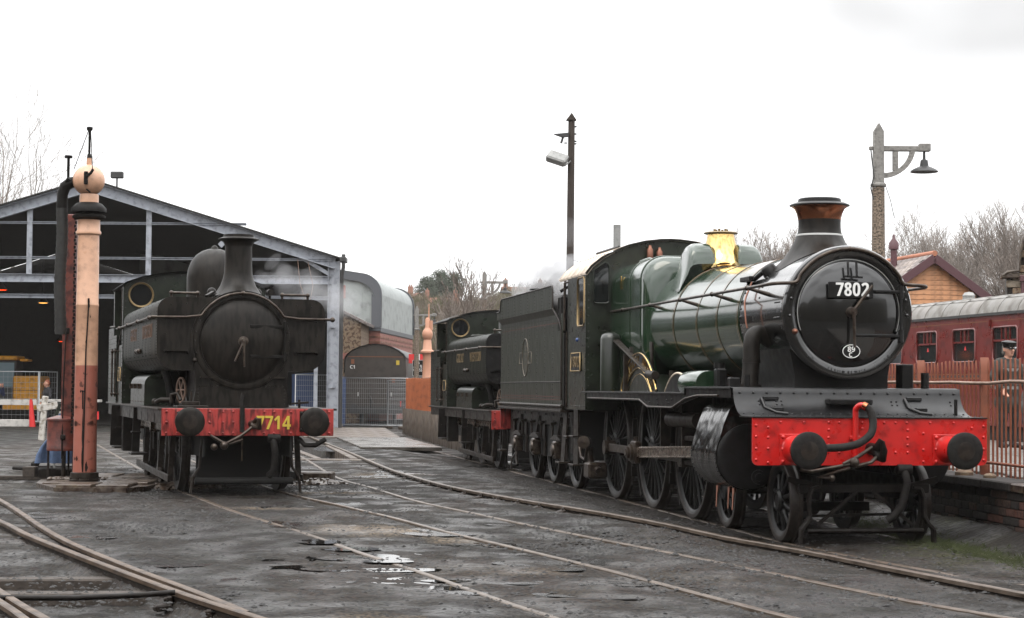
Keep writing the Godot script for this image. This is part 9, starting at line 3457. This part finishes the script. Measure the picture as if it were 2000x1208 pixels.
func build_embankment() -> void:
	# the wooded cutting side that the photographer has behind them
	var b := MB.new()
	b.use_col = true
	b.col = Color(0.035, 0.032, 0.022)
	var line := [Vector2(-46, -70), Vector2(-42, -45), Vector2(-38, -22), Vector2(-34, 0), Vector2(-26, 14), Vector2(-12, 19), Vector2(4, 20), Vector2(20, 19), Vector2(34, 14), Vector2(44, 4)]
	var rows := []
	for q in [[0.0, -0.1], [1.5, 2.0], [4.0, 6.0], [7.0, 9.5], [11.0, 12.0], [16.0, 13.5], [40.0, 13.0]]:
		var row := []
		for i in 55:
			var f := i / 54.0 * (line.size() - 1)
			var a: Vector2 = line[mini(int(f), line.size() - 2)]
			var c: Vector2 = line[mini(int(f) + 1, line.size() - 1)]
			var p := a.lerp(c, f - int(f))
			var out := (p - Vector2(0, -25)).normalized()
			p += out * (q[0] + 1.2 * sin(i * 0.9))
			row.append(Vector3(p.x, q[1] * (1.0 + 0.12 * sin(i * 0.7) + 0.1 * sin(i * 1.9 + 1.0)), p.y))
		rows.append(row)
	b.loft(rows, false)
	struct("embankment", b, M.hill_soil)

func house(label: String, at: Vector3, turn: float, w: float, l: float, h: float, wall: Material, chim: int) -> void:
	var e := thing("hill_house", label, "house", at, turn)
	var b := MB.new()
	b.prism(gpoly([-w / 2, -2, w / 2, -2, w / 2, h, 0, h + w * 0.4, -w / 2, h]), -l / 2, l / 2)
	part("wall", b, wall, e)
	b = MB.new()
	for s in [-1.0, 1.0]:
		b.loft([[Vector3(0, h + w * 0.4 + 0.1, -l / 2 - 0.2), Vector3(s * (w / 2 + 0.25), h - 0.1, -l / 2 - 0.2)], [Vector3(0, h + w * 0.4 + 0.1, l / 2 + 0.2), Vector3(s * (w / 2 + 0.25), h - 0.1, l / 2 + 0.2)]], false)
	var r := part("roof", b, M.roof_tile, e)
	for i in chim:
		b = MB.new()
		var z := lerpf(-l / 2 + 0.5, l / 2 - 0.5, i / maxf(1.0, chim - 1.0))
		b.box(Vector3(-0.35, h + w * 0.25, z - 0.3), Vector3(0.35, h + w * 0.4 + 1.3, z + 0.3))
		for k in [-0.15, 0.15]:
			b.tube([Vector3(k, h + w * 0.4 + 1.3, z), Vector3(k, h + w * 0.4 + 1.6, z)], 0.1, 8)
		part("chimney", b, M.house_brick, r)
	for i in 3:
		var z := -l / 2 + l * (i + 0.5) / 3.0
		for s in [-1.0, 1.0]:
			b = MB.new()
			b.box(Vector3(s * w / 2, h * 0.35, z - 0.45), Vector3(s * (w / 2 + 0.03), h * 0.75, z + 0.45))
			part("window", b, M.glass_dark, e)

func build_houses() -> void:
	house("pale gabled house on the hill beside the grey-green building", Vector3(-15.4, 12.2, -300), 0.35, 4.0, 5.0, 2.6, M.house_wall, 1)
	house("brick house with long tiled roof below the dark pines", Vector3(-11.3, 11.8, -305), PI / 2 + 0.1, 4.5, 5.5, 2.4, M.house_brick, 2)
	house("brick house half hidden by scrub left of the second platform lamp", Vector3(-7.2, 11.2, -302), PI / 2 - 0.3, 4.0, 4.0, 2.2, M.house_brick, 1)
	house("grey roofed house with chimney seen through the steam above the tender", Vector3(1.8, 13.8, -320), PI / 2 + 0.25, 5.0, 7.0, 2.8, M.house_wall, 2)

func steam() -> void:
	rng.seed = 19
	var chim := []
	for i in 26:
		var t := i / 25.0
		chim.append([-3.85 + 1.35 * t + rng.randfn(0, 0.07), 3.42 - 0.42 * t + rng.randfn(0, 0.11), -29.3 - 0.3 * t, lerpf(0.2, 0.42, t) * rng.randf_range(0.6, 1.1), lerpf(0.16, 0.26, t) * rng.randf_range(0.6, 1.1), lerpf(0.16, 0.06, t)])
	var tend := []
	for i in 24:
		var t := i / 23.0
		tend.append([0.3 + 1.0 * rng.randf(), 3.6 + 1.7 * t * t + rng.randfn(0, 0.1), -44.0, rng.randf_range(0.25, 0.55), rng.randf_range(0.2, 0.45), lerpf(0.8, 0.1, t)])
	for s in [["chimney_steam", "thin grey steam drifting right from the chimney of the left engine", "steam", chim], ["tender_steam", "white steam puff rising behind the tender", "steam", tend]]:
		var e := thing(s[0], s[1], s[2], Vector3.ZERO)
		for q in s[3]:
			var f := FogVolume.new()
			f.name = "puff"
			f.shape = RenderingServer.FOG_VOLUME_SHAPE_ELLIPSOID
			f.size = Vector3(q[3], q[4], q[3]) * 1.6
			var fm := FogMaterial.new()
			fm.albedo = Color(0.97, 0.97, 0.98)
			fm.density = q[5] * 2.0
			f.material = fm
			f.position = Vector3(q[0], q[1], q[2])
			f.rotation = Vector3(rng.randf(), rng.randf(), rng.randf())
			e.add_child(f, true)

# ---------------------------------------------------------------- camera, sky, sun
func sky_image() -> ImageTexture:
	var W := 1024
	var H := 512
	var n := FastNoiseLite.new()
	n.seed = 83
	n.frequency = 1.0
	n.fractal_octaves = 5
	var im := Image.create(W, H, false, Image.FORMAT_RGBF)
	for j in H:
		var el := PI / 2 - PI * (j + 0.5) / H
		for i in W:
			var az := TAU * ((i + 0.5) / W - 0.25)
			var d := Vector3(cos(el) * cos(az), sin(el), cos(el) * sin(az))
			var L := 0.0
			if el > 0:
				# overcast: three times as bright overhead as at the horizon
				L = SKY_HORIZON + 3.3 * pow(sin(el), 1.3)
				var c := n.get_noise_3d(d.x * 2.6, d.y * 6.0, d.z * 2.6)
				L *= 1.0 - 0.5 * smoothstep(-0.15, 0.5, c) * smoothstep(0.02, 0.2, d.y)
				im.set_pixel(i, j, Color(L * 0.99, L * 0.995, L * 1.005))
			else:
				im.set_pixel(i, j, Color(0.09, 0.085, 0.08))
	return ImageTexture.create_from_image(im)

const SKY_HORIZON := 1.2

func _ready() -> void:
	rng.seed = 1
	var cam := Camera3D.new()
	cam.name = "camera"
	var pitch := 0.0416
	var roll := 0.0077
	var f := Vector3(0, sin(pitch), -cos(pitch))
	var u := Vector3(0, cos(pitch), sin(pitch))
	var r := Vector3.RIGHT
	var r2 := r * cos(roll) + u * sin(roll)
	var u2 := u * cos(roll) - r * sin(roll)
	cam.transform = Transform3D(Basis(r2, u2, -f), Vector3(0, 1.6846, 0))
	cam.fov = rad_to_deg(2.0 * atan(604.0 / 3735.85))
	cam.near = 0.1
	cam.far = 4000.0
	add_child(cam)
	cam.current = true
	var we := WorldEnvironment.new()
	we.name = "world"
	var env := Environment.new()
	env.background_mode = Environment.BG_SKY
	var sky := Sky.new()
	var pm := PanoramaSkyMaterial.new()
	pm.panorama = sky_image()
	sky.sky_material = pm
	env.sky = sky
	env.tonemap_mode = Environment.TONE_MAPPER_LINEAR
	env.tonemap_exposure = 1.08
	env.sdfgi_enabled = true
	env.ssao_enabled = true
	env.ssil_enabled = true
	env.volumetric_fog_enabled = true
	env.volumetric_fog_density = 0.0
	env.fog_enabled = true
	env.fog_density = 0.0002
	env.fog_light_color = Color(0.95, 0.93, 0.91)
	we.environment = env
	add_child(we)
	var sun := DirectionalLight3D.new()
	sun.name = "sun"
	sun.light_energy = 0.3
	sun.light_color = Color(1.0, 0.97, 0.92)
	sun.light_angular_distance = 30.0
	sun.shadow_enabled = true
	sun.rotation = Vector3(deg_to_rad(-60), deg_to_rad(-25), 0)
	add_child(sun)
	materials()
	plan_tracks()
	build_ground()
	build_platform()
	build_hill()
	build_embankment()
	build_shed()
	build_far_buildings()
	build_hut()
	build_stone_building()
	build_houses()
	build_tracks()
	build_trees()
	rng.seed = 2
	build_engines()
	build_coach()
	build_column()
	build_middle()
	build_left_yard()
	build_people()
	rng.seed = 3
	build_ground_things()
	steam()
